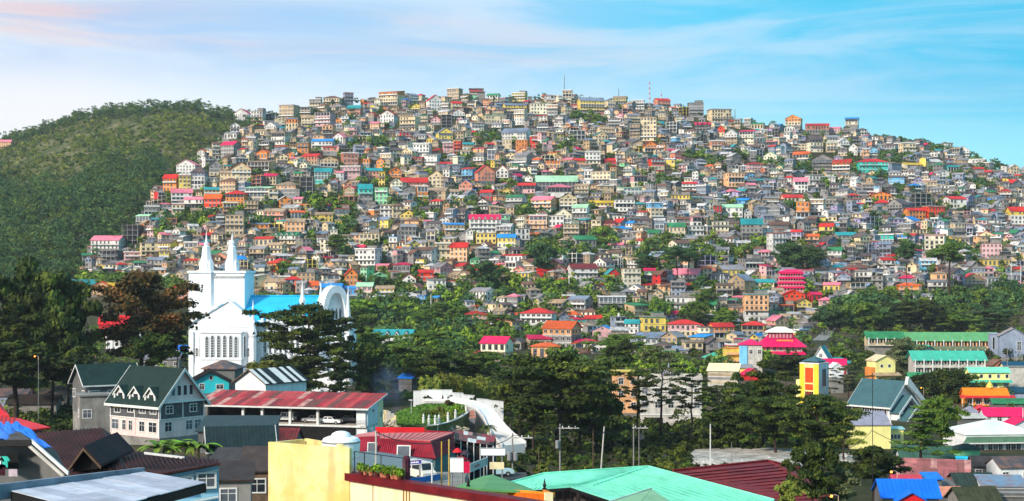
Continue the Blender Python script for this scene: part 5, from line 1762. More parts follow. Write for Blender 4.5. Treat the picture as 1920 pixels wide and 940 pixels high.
# ---- yellow building with the maroon coping
def yellow_building():
    z = 42.0
    A, Bc = PZ(503, 829, z), PZ(655, 841, z)
    c = (A + Bc) / 2
    d = (Bc - A).normalized()
    n = Vector((-d.y, d.x, 0))
    dep = 4.2
    base = Vector((c.x, c.y, G(c.x, c.y)))
    t = thing('yellow_building', 'weathered yellow building with a dark maroon coping at the bottom', 'building', base, 0, at=(640, 900), short='yellow building')
    def wall(p, q, top, th, m, nm='wall'):
        mb = MB()
        nn = Vector((-(q - p).y, (q - p).x, 0)).normalized() * th
        mb.extr([p - base, q - base, Vector((q.x, q.y, base.z - .5)) - base, Vector((p.x, p.y, base.z - .5)) - base], nn)
        return obj(nm, mb, m, t)
    wall(A, Bc, z, .18, YELLOW_W)
    mb = MB()
    a2, b2 = PZ(566, 822.5, z), Bc + Vector((-.5, 1.6, 0))
    zz = Vector((0, 0, -.02))
    for p, q in ((A, a2), (Bc, b2), (a2, b2)):
        nn = Vector((-(q - p).y, (q - p).x, 0)).normalized() * .16
        k = d * .0
        mb.extr([p - base + zz + n * .19, q - base + zz - n * .01, q - base + zz - Vector((0, 0, 9)), p - base + zz + n * .19 - Vector((0, 0, 9))], nn if p is not A else -nn)
    obj('parapet', mb, YELLOW_W, t)
    mb = MB(); mb.slab([A - base - Vector((0, 0, .75)) + n * .2, Bc - base - Vector((0, 0, .75)) + n * .2, b2 - base - Vector((0, 0, .75)), a2 - base - Vector((0, 0, .75))], .2)
    obj('roof_deck', mb, CONC, t)
    # water tank on the deck
    tp = c + n * 2.0 + d * .28
    tk = thing('water_tank', 'round white water tank with a domed lid on the yellow building', 'water tank', Vector((tp.x, tp.y, z - .75)), 0)
    mb = MB(); mb.lathe([(.62, 0), (.80, .05), (.86, .42), (.88, .78), (.80, .90), (.60, .98)], 24)
    TANKW = mat('tank_white', (240, 240, 240), rough=.4, var=.04)
    obj('tank', mb, TANKW, tk)
    mb = MB(); mb.lathe([(.44, .98), (.46, 1.02), (.40, 1.12), (.24, 1.2), (.05, 1.23)], 20); obj('lid', mb, TANKW, tk)
    mb = MB(); mb.lathe([(.89, .70), (.90, .72), (.90, .76), (.89, .78)], 24); obj('band', mb, STEEL, tk)
    # lower wing with coping
    z2 = CZ - 9.1
    C, D_ = PZ(646, 886, z2), PZ(1034, 946, z2)
    dd = (D_ - C).normalized()
    nn = Vector((-dd.y, dd.x, 0))
    C2 = C - dd * .2
    mb = MB(); mb.extr([C2 - base - Vector((0, 0, .33)), D_ - base - Vector((0, 0, .33)), Vector((D_.x, D_.y, base.z - .5)) - base, Vector((C2.x, C2.y, base.z - .5)) - base], nn * .4)
    obj('wing_wall', mb, CREAM_W, t)
    mb = MB(); q = [C2 - nn * .12, D_ - nn * .12, D_ + nn * .5, C2 + nn * .5]; mb.slab([p - base for p in q], .33); obj('coping', mb, MAROON_T, t)
    for u in (.315, .33, .345):
        p = C.lerp(D_, u)
        mb = MB(); mb.box(p.x - base.x - .025, p.y - base.y - .06, p.z - base.z - 3.0, p.x - base.x + .025, p.y - base.y - .01, p.z - base.z - .34); obj('drain_pipe', mb, pm('rust_stain_%d' % int(u * 1000), (170, 120, 70), var=.3), t)
    for u in (.155, .63, .83):
        p = C.lerp(D_, u)
        mb = MB(); mb.box(p.x - base.x - .012, p.y - base.y - .04, p.z - base.z - 3.0, p.x - base.x + .012, p.y - base.y - .01, p.z - base.z - .34); obj('wall_joint', mb, WOOD, t)
    # planters and mesh fence on the wing
    fence = thing('mesh_fence', 'black mesh fence with thin posts above the maroon coping', 'fence', C.lerp(D_, .1), 0, at=(700, 860))
    fb = C.lerp(D_, .1)
    posts = [C.lerp(D_, u) + nn * .35 for u in (.02, .075, .165, .295)]
    for p in posts:
        mb = MB(); mb.cyl(p - fb, p - fb + Vector((0, 0, .92)), .022, .022, 6); obj('post', mb, BLACK, fence)
    mb = MB(); mb.path([p - fb + Vector((0, 0, .92)) for p in posts], .018, .018, 5); obj('rail', mb, BLACK, fence)
    mb = MB()
    L_ = (posts[-1] - posts[0])
    for i in range(46):
        p = posts[0] + L_ * (i / 45) - fb
        mb.cyl(p, p + Vector((0, 0, .9)), .004, .004, 3)
    obj('wire_mesh', mb, STEEL, fence, kind='stuff')
    rng = random.Random(9)
    mats = [F_BRIGHT, F_MID, F_OLIVE]
    for i, u in enumerate((.07, .095, .125, .155, .185, .2, .215, .24, .26, .278)):
        p = C.lerp(D_, u) + nn * .22
        k = rng.uniform(.75, 1.15)
        pl = thing('potted_plant', '%s leafed plant in a clay pot on the maroon coping, %s along the fence' % (('bright green', 'pale green', 'yellow green', 'spiky green', 'dark green')[i % 5], ('first', 'second', 'third', 'fourth', 'fifth', 'sixth', 'seventh', 'eighth', 'ninth', 'last')[i]), 'potted plant', p, rng.uniform(0, 6), 'potted plants on the coping')
        mb = MB(); mb.lathe([(.09, 0), (.13, .16), (.14, .18)], 10); obj('pot', mb, TERRA if i % 3 else pm('dark_pot_%d' % i, (90, 40, 30)), pl)
        rs = np.random.default_rng(i)
        V = leafcloud(rs, np.array([[0, 0, .30 * k]]), np.array([[.2 * k, .2 * k, .2 * k]]), 130, .12, up=.2, shell=.2, elong=2.2)
        me = quads('leaves', V, len(V) // 4, [mats[i % 3]])
        o = bpy.data.objects.new('leaves', me); COL.objects.link(o); o.parent = pl
    p = C.lerp(D_, .255) + nn * .8
    mb = MB(); mb.lathe([(.17, -.2), (.17, .85), (.13, .9), (.12, .95)], 12); o = obj('purple_post', mb, pm('purple_brown_paint', (88, 36, 52)), loc=p); tag(o, 'short purple brown post standing behind the potted plants', 'post')
yellow_building()
# ------------------------------------------------------------------ the white church
def church():
    D = 478.0
    s = D / F
    base = P(357, 697, D)
    t = thing('church', 'big white church with two spired towers and a sky blue roof', 'church', base, R_(-4), at=(500, 590), short='white church')
    X = lambda px: (px - 357) * s
    X2 = lambda px, y=12.0: X(960 + (px - 960) * (D + y) / D) + .07 * y * 0
    Z = lambda py: (697 - py) * s
    W_ = CHURCH_WHITE
    def part(nm, mb, m=W_, parent=None, kind=None):
        return obj(nm, mb, m, parent or t, kind=kind)
    ft = 6.0
    # transept gable facing the camera
    mb = MB()
    x0, x1, xa = X(358), X(478), X(428)
    mb.extr([(x0, 0, -ft), (x1, 0, -ft), (x1, 0, Z(606)), (xa, 0, Z(566)), (x0, 0, Z(606))], (0, 24, 0))
    part('transept', mb)
    mb = MB()
    for (a, za), (b, zb) in (((x0 - .3, Z(607)), (xa, Z(564))), ((xa, Z(564)), (x1 + .3, Z(607)))):
        mb.extr([(a, -.75, za), (b, -.75, zb), (b, -.75, zb + .9), (a, -.75, za + .9)], (0, 1.0, 0))
    part('gable_coping', mb, kind='stuff')
    for zz in (Z(613), Z(618)):
        mb = MB(); mb.box(x0 - .15, -.3, zz, x1 + .15, -.02, zz + .28); part('string_course', mb)
    for px in (360, 476):
        mb = MB(); mb.box(X(px) - .55, -.6, -ft, X(px) + .55, -.03, Z(622)); part('corner_buttress', mb)
    # polygonal bay with tall lancets
    bx0, bx1 = X(374), X(464)
    pts = [(bx0, -.01), (bx0 + 1.2, -2.0), (bx1 - 1.2, -2.0), (bx1, -.01)]
    mb = MB()
    mb.extr([(a, b, -ft) for a, b in pts], (0, 0, ft + Z(624)))
    bay = part('bay', mb)
    mb = MB(); mb.extr([(a + (-.3 if i < 2 else .3), b - (.3 if 0 < i < 3 else 0), Z(624)) for i, (a, b) in enumerate(pts)], (0, 0, .5)); part('bay_cornice', mb)
    mb = MB(); mb.extr([(a + (-.2 if i < 2 else .2), b - (.2 if 0 < i < 3 else 0), Z(674)) for i, (a, b) in enumerate(pts)], (0, 0, .4)); part('bay_sill', mb)
    GREYB = mat('louvre_grey', (96, 100, 104), rough=.5, var=.25, scale=1.5)
    def lancet(cx, y, zb, w, h, rz=0.0, slats=8, par=None):
        k = [(-w / 2, 0), (w / 2, 0), (w / 2, h - w * .7), (w * .3, h - w * .25), (0, h), (-w * .3, h - w * .25), (-w / 2, h - w * .7)]
        f = MB(); f.extr([(a, -.06, b) for a, b in k], (0, .05, 0))
        o = obj('lancet_window', f, GREYB, par or t)
        o.location = (cx, y, zb); o.rotation_euler = (0, 0, rz)
        fr = MB()
        oo = [(a * 1.28, b * 1.03 if b else -.1) for a, b in k]
        n = len(k)
        for i in range(1, n):
            a, b, c, d = k[i], k[(i + 1) % n], oo[(i + 1) % n], oo[i]
            fr.extr([(a[0], -.22, a[1]), (b[0], -.22, b[1]), (c[0], -.22, c[1]), (d[0], -.22, d[1])], (0, .21, 0))
        obj('window_surround', fr, W_, o)
        sl_ = MB()
        for i in range(1, slats):
            z = (h - w * .7) * i / slats
            sl_.box(-w / 2, -.14, z - .05, w / 2, -.07, z + .06)
        obj('slats', sl_, TRIM, o, kind='stuff')
    for i, px in enumerate((392, 402.5, 414, 425.5, 437, 447)):
        lancet(X(px), -2.01, Z(669), .95, 6.6 if 0 < i < 5 else 6.3)
    lancet(bx0 + .55, -.95, Z(669), .8, 6.4, R_(-59))
    lancet(bx1 - .55, -.95, Z(669), .8, 6.4, R_(59))
    for px in (363.5, 369.5, 467.5, 474):
        lancet(X(px), -.01, Z(668), .75, 2.6, 0, 4)
    mb = MB(); mb.box(x0 - .2, -.25, -ft, x1 + .2, -.02, Z(682)); part('plinth', mb)
    # tower block behind with two spires
    mb = MB(); tx0, tx1, ty0, ty1 = X2(355) , X2(459), 8.0, 22.0
    mb.box(tx0, ty0, -ft, X2(397), ty1, Z(512)); part('tower', mb)
    mb = MB(); mb.box(X2(397), ty0 + 1.0, -ft, tx1, ty1 - .5, Z(512.5)); part('tower', mb)
    mb = MB(); mb.box(tx0 - .4, ty0 - .4, Z(512), X2(397) + .2, ty1 + .4, Z(508)); mb.box(X2(397) + .21, ty0 + .6, Z(512.5), tx1 + .5, ty1, Z(508.4)); part('tower_cornice', mb)
    mb = MB()
    for i in range(16):
        a = X2(400) + (tx1 - X2(400) - .5) * i / 15
        mb.box(a, ty0 + .72, Z(522), a + .34, ty0 + .99, Z(518))
    part('dentil_course', mb, CONCL, kind='stuff')
    for k in range(3):
        mb = MB(); mb.box(X2(379), ty0 - .08, Z(545 - k * 4) , X2(382), ty0 - .01, Z(545 - k * 4) + .42); part('slit_window', mb, GLASS)
    for px, dy in ((383.5, 3.2), (431, 4.2)):
        c, y = X2(px), ty0 + dy
        mb = MB(); zb = Z(508)
        mb.lathe([(2.2, zb), (2.15, zb + 2.2), (1.75, zb + 3.4), (1.5, zb + 4.4), (1.18, zb + 7.2), (1.25, zb + 7.35), (.7, zb + 7.7)], 8, c, y, rot=R_(22.5))
        sp = part('spire_base', mb)
        mb = MB(); mb.lathe([(.72, zb + 7.7), (.72, zb + 8.5), (.85, zb + 8.6), (.42, zb + 8.9), (.3, zb + 9.6), (.12, zb + 11.4), (.03, zb + 12.6)], 8, c, y); obj('spire', mb, W_, sp)
        for a in range(4):
            g = MB(); q = a * math.pi / 2 + math.pi / 4
            g.lathe([(.42, zb), (.4, zb + 2.2), (.05, zb + 3.4)], 6, c + 2.1 * math.cos(q), y + 2.1 * math.sin(q)); obj('corner_pinnacle', g, W_, sp)
    # nave running right
    nx1 = X2(608)
    ny0, ny1, rz = 4.0, 30.0, Z(558) - .9
    mb = MB(); mb.box(x1, ny0, -ft, nx1, ny1, Z(606)); part('nave', mb)
    mb = MB()
    mb.slab([(X2(462), ny0 - .3, Z(601)), (nx1, ny0 - .3, Z(601)), (nx1, ny0 + 13, rz + 1), (X2(418), ny0 + 13, rz + 1)], .35)
    mb.slab([(X2(418), ny0 + 13.02, rz + 1), (nx1, ny0 + 13.02, rz + 1), (nx1, ny1 + .3, Z(601)), (X2(418), ny1 + .3, Z(601))], .35)
    mb.slab([(X2(420), 1.2, Z(573.5)), (x1 + 2.5, 1.2, Z(609)), (x1 + 6.5, 13.5, Z(609)), (X2(424), 17, Z(567))], .3)
    ro = part('roof', mb, ROOF_CHURCH)
    obj('roof_seam', seams_on((X2(462), ny0 - .3, Z(601)), (nx1, ny0 - .3, Z(601)), (nx1, ny0 + 13, rz + 1), (X2(418), ny0 + 13, rz + 1), 30, .1, .07), ROOF_CHURCH, ro, kind='stuff')
    mb = MB(); mb.box(X2(418), ny0 + 12.7, rz + 1, nx1, ny0 + 13.3, rz + 1.35); part('ridge_cap', mb, ROOF_CHURCH)
    mb = MB(); mb.box(x1, ny0 - .5, Z(607), nx1, ny0 - .02, Z(601.5)); part('parapet', mb)
    for px in (489, 499, 509, 519, 529, 540, 551, 562, 573, 584):
        mb = MB(); mb.box(X(px) - .45, ny0 - .75, Z(606), X(px) + .45, ny0 - .52, Z(594)); mb.box(X(px) - .4, ny0 - .9, -ft, X(px) + .4, ny0 - .03, Z(607.5)); part('buttress', mb)
    for i in range(9):
        for o in (-.9, .0, .9):
            lancet(X(494 + i * 10.5) + o * .62, ny0 - .01, Z(662), .5, 5.6, 0, 7)
    def pinn(px, y, zb, zt, r):
        mb = MB(); z0, z1 = Z(zb), Z(zt); h = z1 - z0
        mb.lathe([(r, -ft if zb > 600 else z0), (r, z0 + h * .45), (r * 1.25, z0 + h * .47), (r * 1.2, z0 + h * .52), (r * .7, z0 + h * .6), (r * .3, z0 + h * .85), (.04, z1)], 8, X(px), y, rot=R_(22.5))
        part('pinnacle', mb)
    pinn(476.5, -.3, 690, 562, 1.0)
    pinn(565, 3.5, 600, 527, .8)
    pinn(590, 12, 600, 530, .8)
    pinn(654, 1.6, 690, 536, 1.15)
    pinn(600, 20, 600, 533, .8)
    # arched front at the right end, turned to the right
    fo = bpy.data.objects.new('arched_front', None); COL.objects.link(fo); fo.parent = t
    fo.location = (X(628), 5.5, 0); fo.rotation_euler = (0, 0, R_(42))
    w2, hz = 5.1, Z(536)
    def arch_pts(w, hh, n=9):
        pts = [(-w, -ft), (w, -ft)]
        for i in range(n + 1):
            a = i / n
            pts.append((w * math.cos(a * math.pi / 2) ** .8, hh * .55 + hh * .45 * math.sin(a * math.pi / 2)))
        for i in range(n - 1, -1, -1):
            a = i / n
            pts.append((-w * math.cos(a * math.pi / 2) ** .8, hh * .55 + hh * .45 * math.sin(a * math.pi / 2)))
        return pts
    outer, inner = arch_pts(w2, hz), arch_pts(w2 - 1.5, hz - 2.2)
    mb = MB()
    n = len(outer)
    vs = [(a, 0, b) for a, b in outer] + [(a, 0, b) for a, b in inner] + [(a, 3.2, b) for a, b in outer] + [(a, 3.2, b) for a, b in inner]
    fs = []
    for i in range(1, n):
        j = (i + 1) % n
        fs += [(i, j, j + n, i + n), (i + n, j + n, j + 3 * n, i + 3 * n), (i, i + 2 * n, j + 2 * n, j), (i + 2 * n, i + 3 * n, j + 3 * n, j + 2 * n)]
    mb.add(vs, fs)
    obj('arch_ring', mb, W_, fo)
    mb = MB(); mb.extr([(a, 2.4, b) for a, b in inner], (0, .6, 0)); obj('arch_wall', mb, W_, fo)
    for sx in (-1, 1):
        mb = MB(); mb.box(sx * (w2 + .9) - .9, -.2, -ft, sx * (w2 + .9) + .9, 3.4, hz * .52); obj('pier', mb, W_, fo)
    mb = MB()
    for i in range(-2, 3):
        mb.extr([(i * 1.35 - .4, 2.3, Z(660)), (i * 1.35 + .4, 2.3, Z(660)), (i * 1.35 + .4, 2.3, Z(585)), (i * 1.35, 2.3, Z(578)), (i * 1.35 - .4, 2.3, Z(585))], (0, .12, 0))
    obj('arch_window', mb, GREYB, fo, kind='stuff')
    mb = MB(); mb.box(nx1 - .1, ny0 + .5, -ft, X(640), ny1 - 6, Z(600)); part('front_hall', mb)
    # low white forecourt wall below the arch
    mb = MB(); mb.box(X(600), -14, -ft - 2, X(664), -13.6, Z(690)); part('forecourt_wall', mb)
    mb = MB(); mb.box(X(630), -22, -ft - 5, X(668), -21.6, Z(716)); part('lower_wall', mb)
church()
# ------------------------------------------------------------------ garden with the white drive
def garden():
    zt = 20.0
    def poly(name, px, m, th=.4, z=zt, kind='structure'):
        mb = MB(); mb.slab([PZ(a, b, z) if not isinstance(z, (list, tuple)) else PZ(a, b, q) for (a, b), q in zip(px, z if isinstance(z, (list, tuple)) else [z] * len(px))], th)
        return obj(name, mb, m, kind=kind)
    poly('lawn_bank', [(740, 774), (800, 757), (862, 760), (880, 772), (868, 783), (836, 794), (800, 801), (752, 795)], pm('garden_soil', (92, 100, 48), var=.3), 3.5)
    rs = np.random.default_rng(3)
    n = 7000
    px = rs.uniform(745, 876, n); py = rs.uniform(758, 797, n)
    keep = (py > 774 - (px - 740) * .29) & (py < 803 - np.maximum(0, px - 800) * .38) & (px < 872)
    pts = np.array([tuple(PZ(a, b, zt)) for a, b in zip(px[keep], py[keep])])
    V = leafcloud(rs, pts + [0, 0, .05], np.full((len(pts), 3), .14), 2, .3, up=1.2)
    me = quads('lawn_grass', V, len(V) // 4, [LAWN]); o = bpy.data.objects.new('lawn_grass', me); COL.objects.link(o); o['kind'] = 'stuff'
    WD = pm('white_concrete_drive', (226, 226, 222), var=.06, scale=.3, streak=.0)
    mb = MB()
    L = [(796, 752, 20.3), (840, 753, 20.3), (872, 759, 20.2), (893, 769, 20.0), (905, 784, 19.0), (912, 800, 17.8), (922, 818, 16.6), (940, 836, 15.6)]
    R = [(800, 746, 20.3), (850, 748.5, 20.3), (895, 757, 20.2), (918, 767, 20.0), (934, 784, 19.0), (946, 800, 17.8), (962, 816, 16.6), (985, 832, 15.6)]
    vs = [tuple(PZ(*q)) for q in L] + [tuple(PZ(*q)) for q in R]
    k = len(L)
    vs += [(a, b, c - 5) for a, b, c in vs]
    fs = [(i, i + 1, i + 1 + k, i + k) for i in range(k - 1)] + [(i, i + 2 * k, i + 1 + 2 * k, i + 1) for i in range(k - 1)] + [(i + k, i + 1 + k, i + 1 + 3 * k, i + 3 * k) for i in range(k - 1)] + [(k - 1, 2 * k - 1 + 2 * k - k * 0 - 2 * k + 2 * k - 0 - 0, 0, 0)][:0]
    mb.add(vs, fs)
    mb.add([vs[k-1], vs[2*k-1], vs[4*k-1], vs[3*k-1]], [(0, 1, 2, 3)])
    o = obj('white_driveway', mb, WD, kind='structure')
    # curb walls along the drive
    for nm, Q, lab in (('drive_curb', L, 'white kerb wall along the inner curve of the white drive'), ('drive_curb', R, 'white kerb wall along the outer edge of the white drive')):
        p0 = PZ(*Q[0])
        t = thing(nm, lab, 'kerb wall', p0, 0, at=(Q[3][0], Q[3][1]))
        for i in range(k - 1):
            obj('kerb_panel', strip(PZ(*Q[i]) - p0 + Vector((0, 0, .5)), PZ(*Q[i + 1]) - p0 + Vector((0, 0, .5)), 1.2, .2), WHITE_W, t)
    # stepped white wall behind
    seg = [((775, 757), (790, 757), 734), ((790, 757), (848, 757), 732), ((848, 757), (869, 760), 737), ((869, 760), (890, 764), 741), ((893, 764), (916, 769), 748), ((916, 769), (944, 776), 751)]
    p0 = P(800, 757, 352)
    t = thing('garden_wall', 'stepped white wall with small shadow-like tufts before it behind the garden', 'wall', p0, 0, at=(850, 745), short='stepped white garden wall')
    for (a, b), (c, d), top in seg:
        Dq = 356
        p, q = P(a, top, Dq) - p0, P(c, top + (d - b) * .4, Dq) - p0
        obj('wall_panel', strip(p, q, (b - top) * Dq / F + 2.0, .25), WHITE_W, t)
        obj('wall_cap', strip(p + Vector((0, -.08, .12)), q + Vector((0, -.08, .12)), .12, .4), TRIM, t)
    for i, (px, py) in enumerate(((798, 748), (803, 746), (841, 748), (846, 746), (883, 752), (890, 750), (930, 764), (808, 749))):  # leafy tufts added in place of shadow-like blobs along the wall
        p = P(px, py + 4, 354); mb = MB(); mb.cyl((0, 0, -.6), (0, 0, .5), .05, .03, 5)
        tt = thing('shadow_tuft', 'small shadow-like tuft %s before the stepped white garden wall' % ('first from the left', 'second from the left', 'just left of the person', 'just right of the person', 'left of the terrace corner', 'at the middle step of the wall', 'farthest right', 'third from the left')[i], 'tuft', p, 0, 'tufts along the white wall', at=(px, py))
        obj('stem', mb, BARK, tt)
        r2 = np.random.default_rng(i); V = leafcloud(r2, np.array([[0, 0, .6]]), np.array([[.45, .45, .5]]), 60, .22)
        me = quads('leaves', V, len(V) // 4, [F_DARK]); o = bpy.data.objects.new('leaves', me); COL.objects.link(o); o.parent = tt
    # curved retaining wall with finials
    C = [(800, 798), (818, 797), (836, 793), (853, 787), (866, 780), (876, 773)]
    p0 = PZ(836, 793, zt)
    t = thing('retaining_wall', 'curved white retaining wall with a row of finial posts below the lawn', 'wall', p0, 0, at=(845, 795), short='curved retaining wall with finials')
    for i in range(len(C) - 1):
        a, b = PZ(*C[i], zt) - p0, PZ(*C[i + 1], zt) - p0
        obj('wall_panel', strip(a, b, 3.6, -.25), WHITE_W, t)
        obj('wall_cap', strip(a + Vector((0, -.1, .14)), b + Vector((0, -.1, .14)), .14, -.45), TRIM, t)
    for px, py in ((794, 795), (804, 797), (816, 797), (823, 796), (840, 791), (854, 785.5), (866, 779), (874, 774)):
        q = PZ(px, py, zt) - p0
        mb = MB(); mb.lathe([(.24, .0), (.24, 1.05), (.30, 1.1), (.30, 1.2), (.12, 1.3), (.2, 1.5), (.16, 1.7), (.03, 1.95)], 8, q.x, q.y + .1); mb.v = [(a, b, c + q.z) for a, b, c in mb.v]
        obj('finial_post', mb, TRIM, t)
    # steps and landing beside the wall
    p0 = PZ(883, 790, 19.0)
    t = thing('garden_steps', 'grey steps climbing between two white walls to a terracotta landing', 'steps', p0, 0, at=(883, 790))
    for i in range(10):
        z = 19.6 - i * .28
        a, b = PZ(879, 783 + i * 2.4, z) - p0, PZ(891, 783 + i * 2.4, z) - p0
        mb = MB(); mb.box(a.x, a.y - .45, a.z - 1.2, b.x, a.y + .75, a.z); obj('step', mb, pm('step_grey', (110, 112, 114), var=.2) if i == 0 else bpy.data.materials['step_grey'], t)
    a, b = PZ(880, 782, 19.75) - p0, PZ(891, 768, 19.95) - p0
    mb = MB(); mb.slab([a, PZ(892, 782, 19.75) - p0, PZ(889, 769, 19.95) - p0, PZ(881, 770, 19.95) - p0], .3); obj('landing', mb, TERRA, t)
    # shrubs on the lawn
    for i, (px, py, w, m, lab) in enumerate(((852, 780, 26, F_BRIGHT, 'yellow green bush on the lawn above the finials'), (838, 788, 20, F_OLIVE, 'olive bush at the lawn edge between finials'), (842, 762, 14, F_RED, 'dark red round shrub at the top of the lawn'), (868, 772, 12, F_DARK, 'narrow dark conical shrub at the right lawn edge'), (800, 786, 22, F_MID, 'green bush in the left half of the lawn'), (820, 780, 24, F_OLIVE, 'loose olive bush in the middle of the lawn'), (875, 808, 14, F_BRIGHT, 'bright bush right of the drive'))):
        D_ = F * (CZ - zt) / (py - HOR) if py > 540 else 330
        w_m = w * D_ / F
        p = PZ(px, py, zt)
        if i == 6:
            p = P(965, 800, 318); p.z = G(p.x, p.y)
        tt = thing('garden_bush', lab, 'bush', p, i, 'bushes on the lawn')
        r2 = np.random.default_rng(50 + i); n = 5
        cen = np.stack([r2.normal(size=n) * .3 * w_m, r2.normal(size=n) * .3 * w_m, w_m * (.25 + .3 * r2.random(n))], -1)
        V = leafcloud(r2, cen, np.full((n, 3), .32 * w_m), 90, .28)
        me = quads('leaves', V, len(V) // 4, [m]); o = bpy.data.objects.new('leaves', me); COL.objects.link(o); o.parent = tt
        mb = MB(); mb.cyl((0, 0, -.3), (0, 0, .3 * w_m), .06, .04, 5); obj('stem', mb, BARK, tt)
    # stone wall left of the lawn
    for a, b, D_, nm in (((708, 768), (728, 770), 322, 'upper'), ((726, 772), (778, 800), 318, 'lower')):
        p0 = P(*a, D_)
        t = thing('stone_wall', '%s pale stone wall left of the lawn behind the red metal roof' % nm, 'wall', p0, 0, at=a)
        q = P(*b, D_) - p0
        rng = random.Random(2)
        n = 8
        for i in range(n):
            u, v = lerp3((0, 0, 0), q, i / n), lerp3((0, 0, 0), q, (i + 1) / n - .004)
            for j in range(3):
                obj('stone', strip(Vector(u) - Vector((0, rng.uniform(0, .12), j * .85)), Vector((v[0], v[1], u[2])) - Vector((0, rng.uniform(0, .12), j * .85)), .82, .5), rng.choice([CONCL, CREAM_W, pm('buff_stone_%s%d%d' % (nm, i, j), (206, 184, 150), var=.25, scale=2)]), t)
    rs = np.random.default_rng(4)
    mb = MB()
    for _ in range(420):
        px = rs.uniform(722, 880); py = rs.uniform(788, 826)
        if py < 800 and px > 790: continue
        p = P(px, py, 300 + (826 - py) * .2)
        r = rs.uniform(.15, .5)
        a = rs.normal(size=(6, 3)); 
        q = [(p.x + r * v[0] / np.linalg.norm(v), p.y + r * v[1] / np.linalg.norm(v), p.z + .7 * r * v[2] / np.linalg.norm(v)) for v in ((1, .1, 0), (-1, .2, .1), (.1, 1, 0), (0, -1, .2), (.1, 0, 1), (0, .1, -1)) + a * .0]
        mb.add(q, [(4, 0, 2), (4, 2, 1), (4, 1, 3), (4, 3, 0), (5, 2, 0), (5, 1, 2), (5, 3, 1), (5, 0, 3)])
    obj('rubble_bank', mb, pm('rubble_stone', (182, 170, 148), var=.3, scale=1.4), kind='stuff')
    poly('rubble_slope', [(718, 806), (790, 796), (880, 812), (885, 836), (720, 836)], pm('earth_bank', (150, 138, 114), var=.3, scale=.6), .5, z=[18.9, 19.4, 17.6, 15.5, 15.5])
    # person on the drive
    p = P(830, 756, 349)
    t = thing('person', 'person in dark clothes standing on the white drive before the wall', 'person', (p.x, p.y, p.z - .02), R_(20))
    def skin(nm, V, E, Rr, m, parent):
        me = bpy.data.meshes.new(nm); me.from_pydata(V, E, []); me.materials.append(m)
        o = bpy.data.objects.new(nm, me); COL.objects.link(o); o.parent = parent
        md = o.modifiers.new('skin', 'SKIN')
        for i, r in enumerate(Rr):
            me.skin_vertices[0].data[i].radius = r if isinstance(r, tuple) else (r, r)
        me.skin_vertices[0].data[0].use_root = True
        o.modifiers.new('sub', 'SUBSURF').levels = 1
        return o
    V = [(0, 0, .92), (0, 0, 1.15), (0, 0, 1.42), (0, 0, 1.52), (0, -.02, 1.66), (.18, 0, 1.40), (.24, .02, 1.13), (.22, -.1, .90), (-.18, 0, 1.40), (-.25, .02, 1.13), (-.24, -.06, .88), (.1, 0, .88), (.11, -.03, .48), (.12, .0, .07), (.12, -.14, .04), (-.1, 0, .88), (-.12, .05, .48), (-.13, .1, .07), (-.13, -.04, .04), (.22, -.14, .80), (-.24, -.1, .79)]
    E = [(0, 1), (1, 2), (2, 3), (3, 4), (2, 5), (5, 6), (6, 7), (7, 19), (2, 8), (8, 9), (9, 10), (10, 20), (0, 11), (11, 12), (12, 13), (13, 14), (0, 15), (15, 16), (16, 17), (17, 18)]
    Rr = [(.15, .11), (.14, .10), (.16, .10), .06, (.085, .10), .065, .05, .04, .065, .05, .04, .09, .065, .05, .04, .09, .065, .05, .04, .035, .035]
    skin('body', V, E, Rr, pm('dark_clothing', (44, 34, 48), var=.2, scale=3), t)
    mb = MB(); mb.lathe([(.02, 1.60), (.09, 1.61), (.105, 1.68), (.09, 1.76), (.03, 1.80)], 10, 0, -.02); obj('head', mb, pm('skin_brown', (150, 104, 80), var=.1), t)
    mb = MB(); mb.lathe([(.108, 1.68), (.112, 1.73), (.095, 1.79), (.03, 1.83)], 10, 0, 0); obj('hair', mb, BLACK, t)
    # garden lamp, palm
    p = PZ(771, 778, zt)
    t = thing('lamp_post', 'thin white lamp post with a flat head on the lawn', 'lamp post', p, 0)
    mb = MB(); mb.cyl((0, 0, 0), (0, 0, 2.9), .05, .04, 6); obj('post', mb, TRIM, t)
    mb = MB(); mb.box(-.5, -.15, 2.9, .3, .15, 3.05); obj('lamp_head', mb, TRIM, t)
    p = P(911, 812, 308)
    t = thing('palm', 'short palm with drooping dark fronds beside the white drive', 'palm', p, 0, short='short palm')
    mb = MB(); mb.path([(0, 0, -2), (.05, 0, .3), (.1, 0, 1.3)], .22, .16, 8); obj('trunk', mb, BARK, t)
    rng = random.Random(3)
    for i in range(17):
        a = i * 2.39; L_ = rng.uniform(1.7, 2.4); up = rng.uniform(.2, 1.5)
        mb = MB()
        prev = None
        for j in range(7):
            u = j / 6
            c = Vector((.1 + math.cos(a) * L_ * u, math.sin(a) * L_ * u, 1.3 + up * u - 1.7 * u * u))
            wv = Vector((-math.sin(a), math.cos(a), 0)) * (.34 * math.sin(min(1, u + .12) * math.pi) + .03)
            cur = (c + wv - Vector((0, 0, .12)), c, c - wv - Vector((0, 0, .12)))
            if prev:
                mb.add([prev[0], prev[1], cur[1], cur[0], prev[2], cur[2]], [(0, 1, 2, 3), (1, 4, 5, 2)])
            prev = cur
        obj('frond', mb, F_DARK, t)
garden()
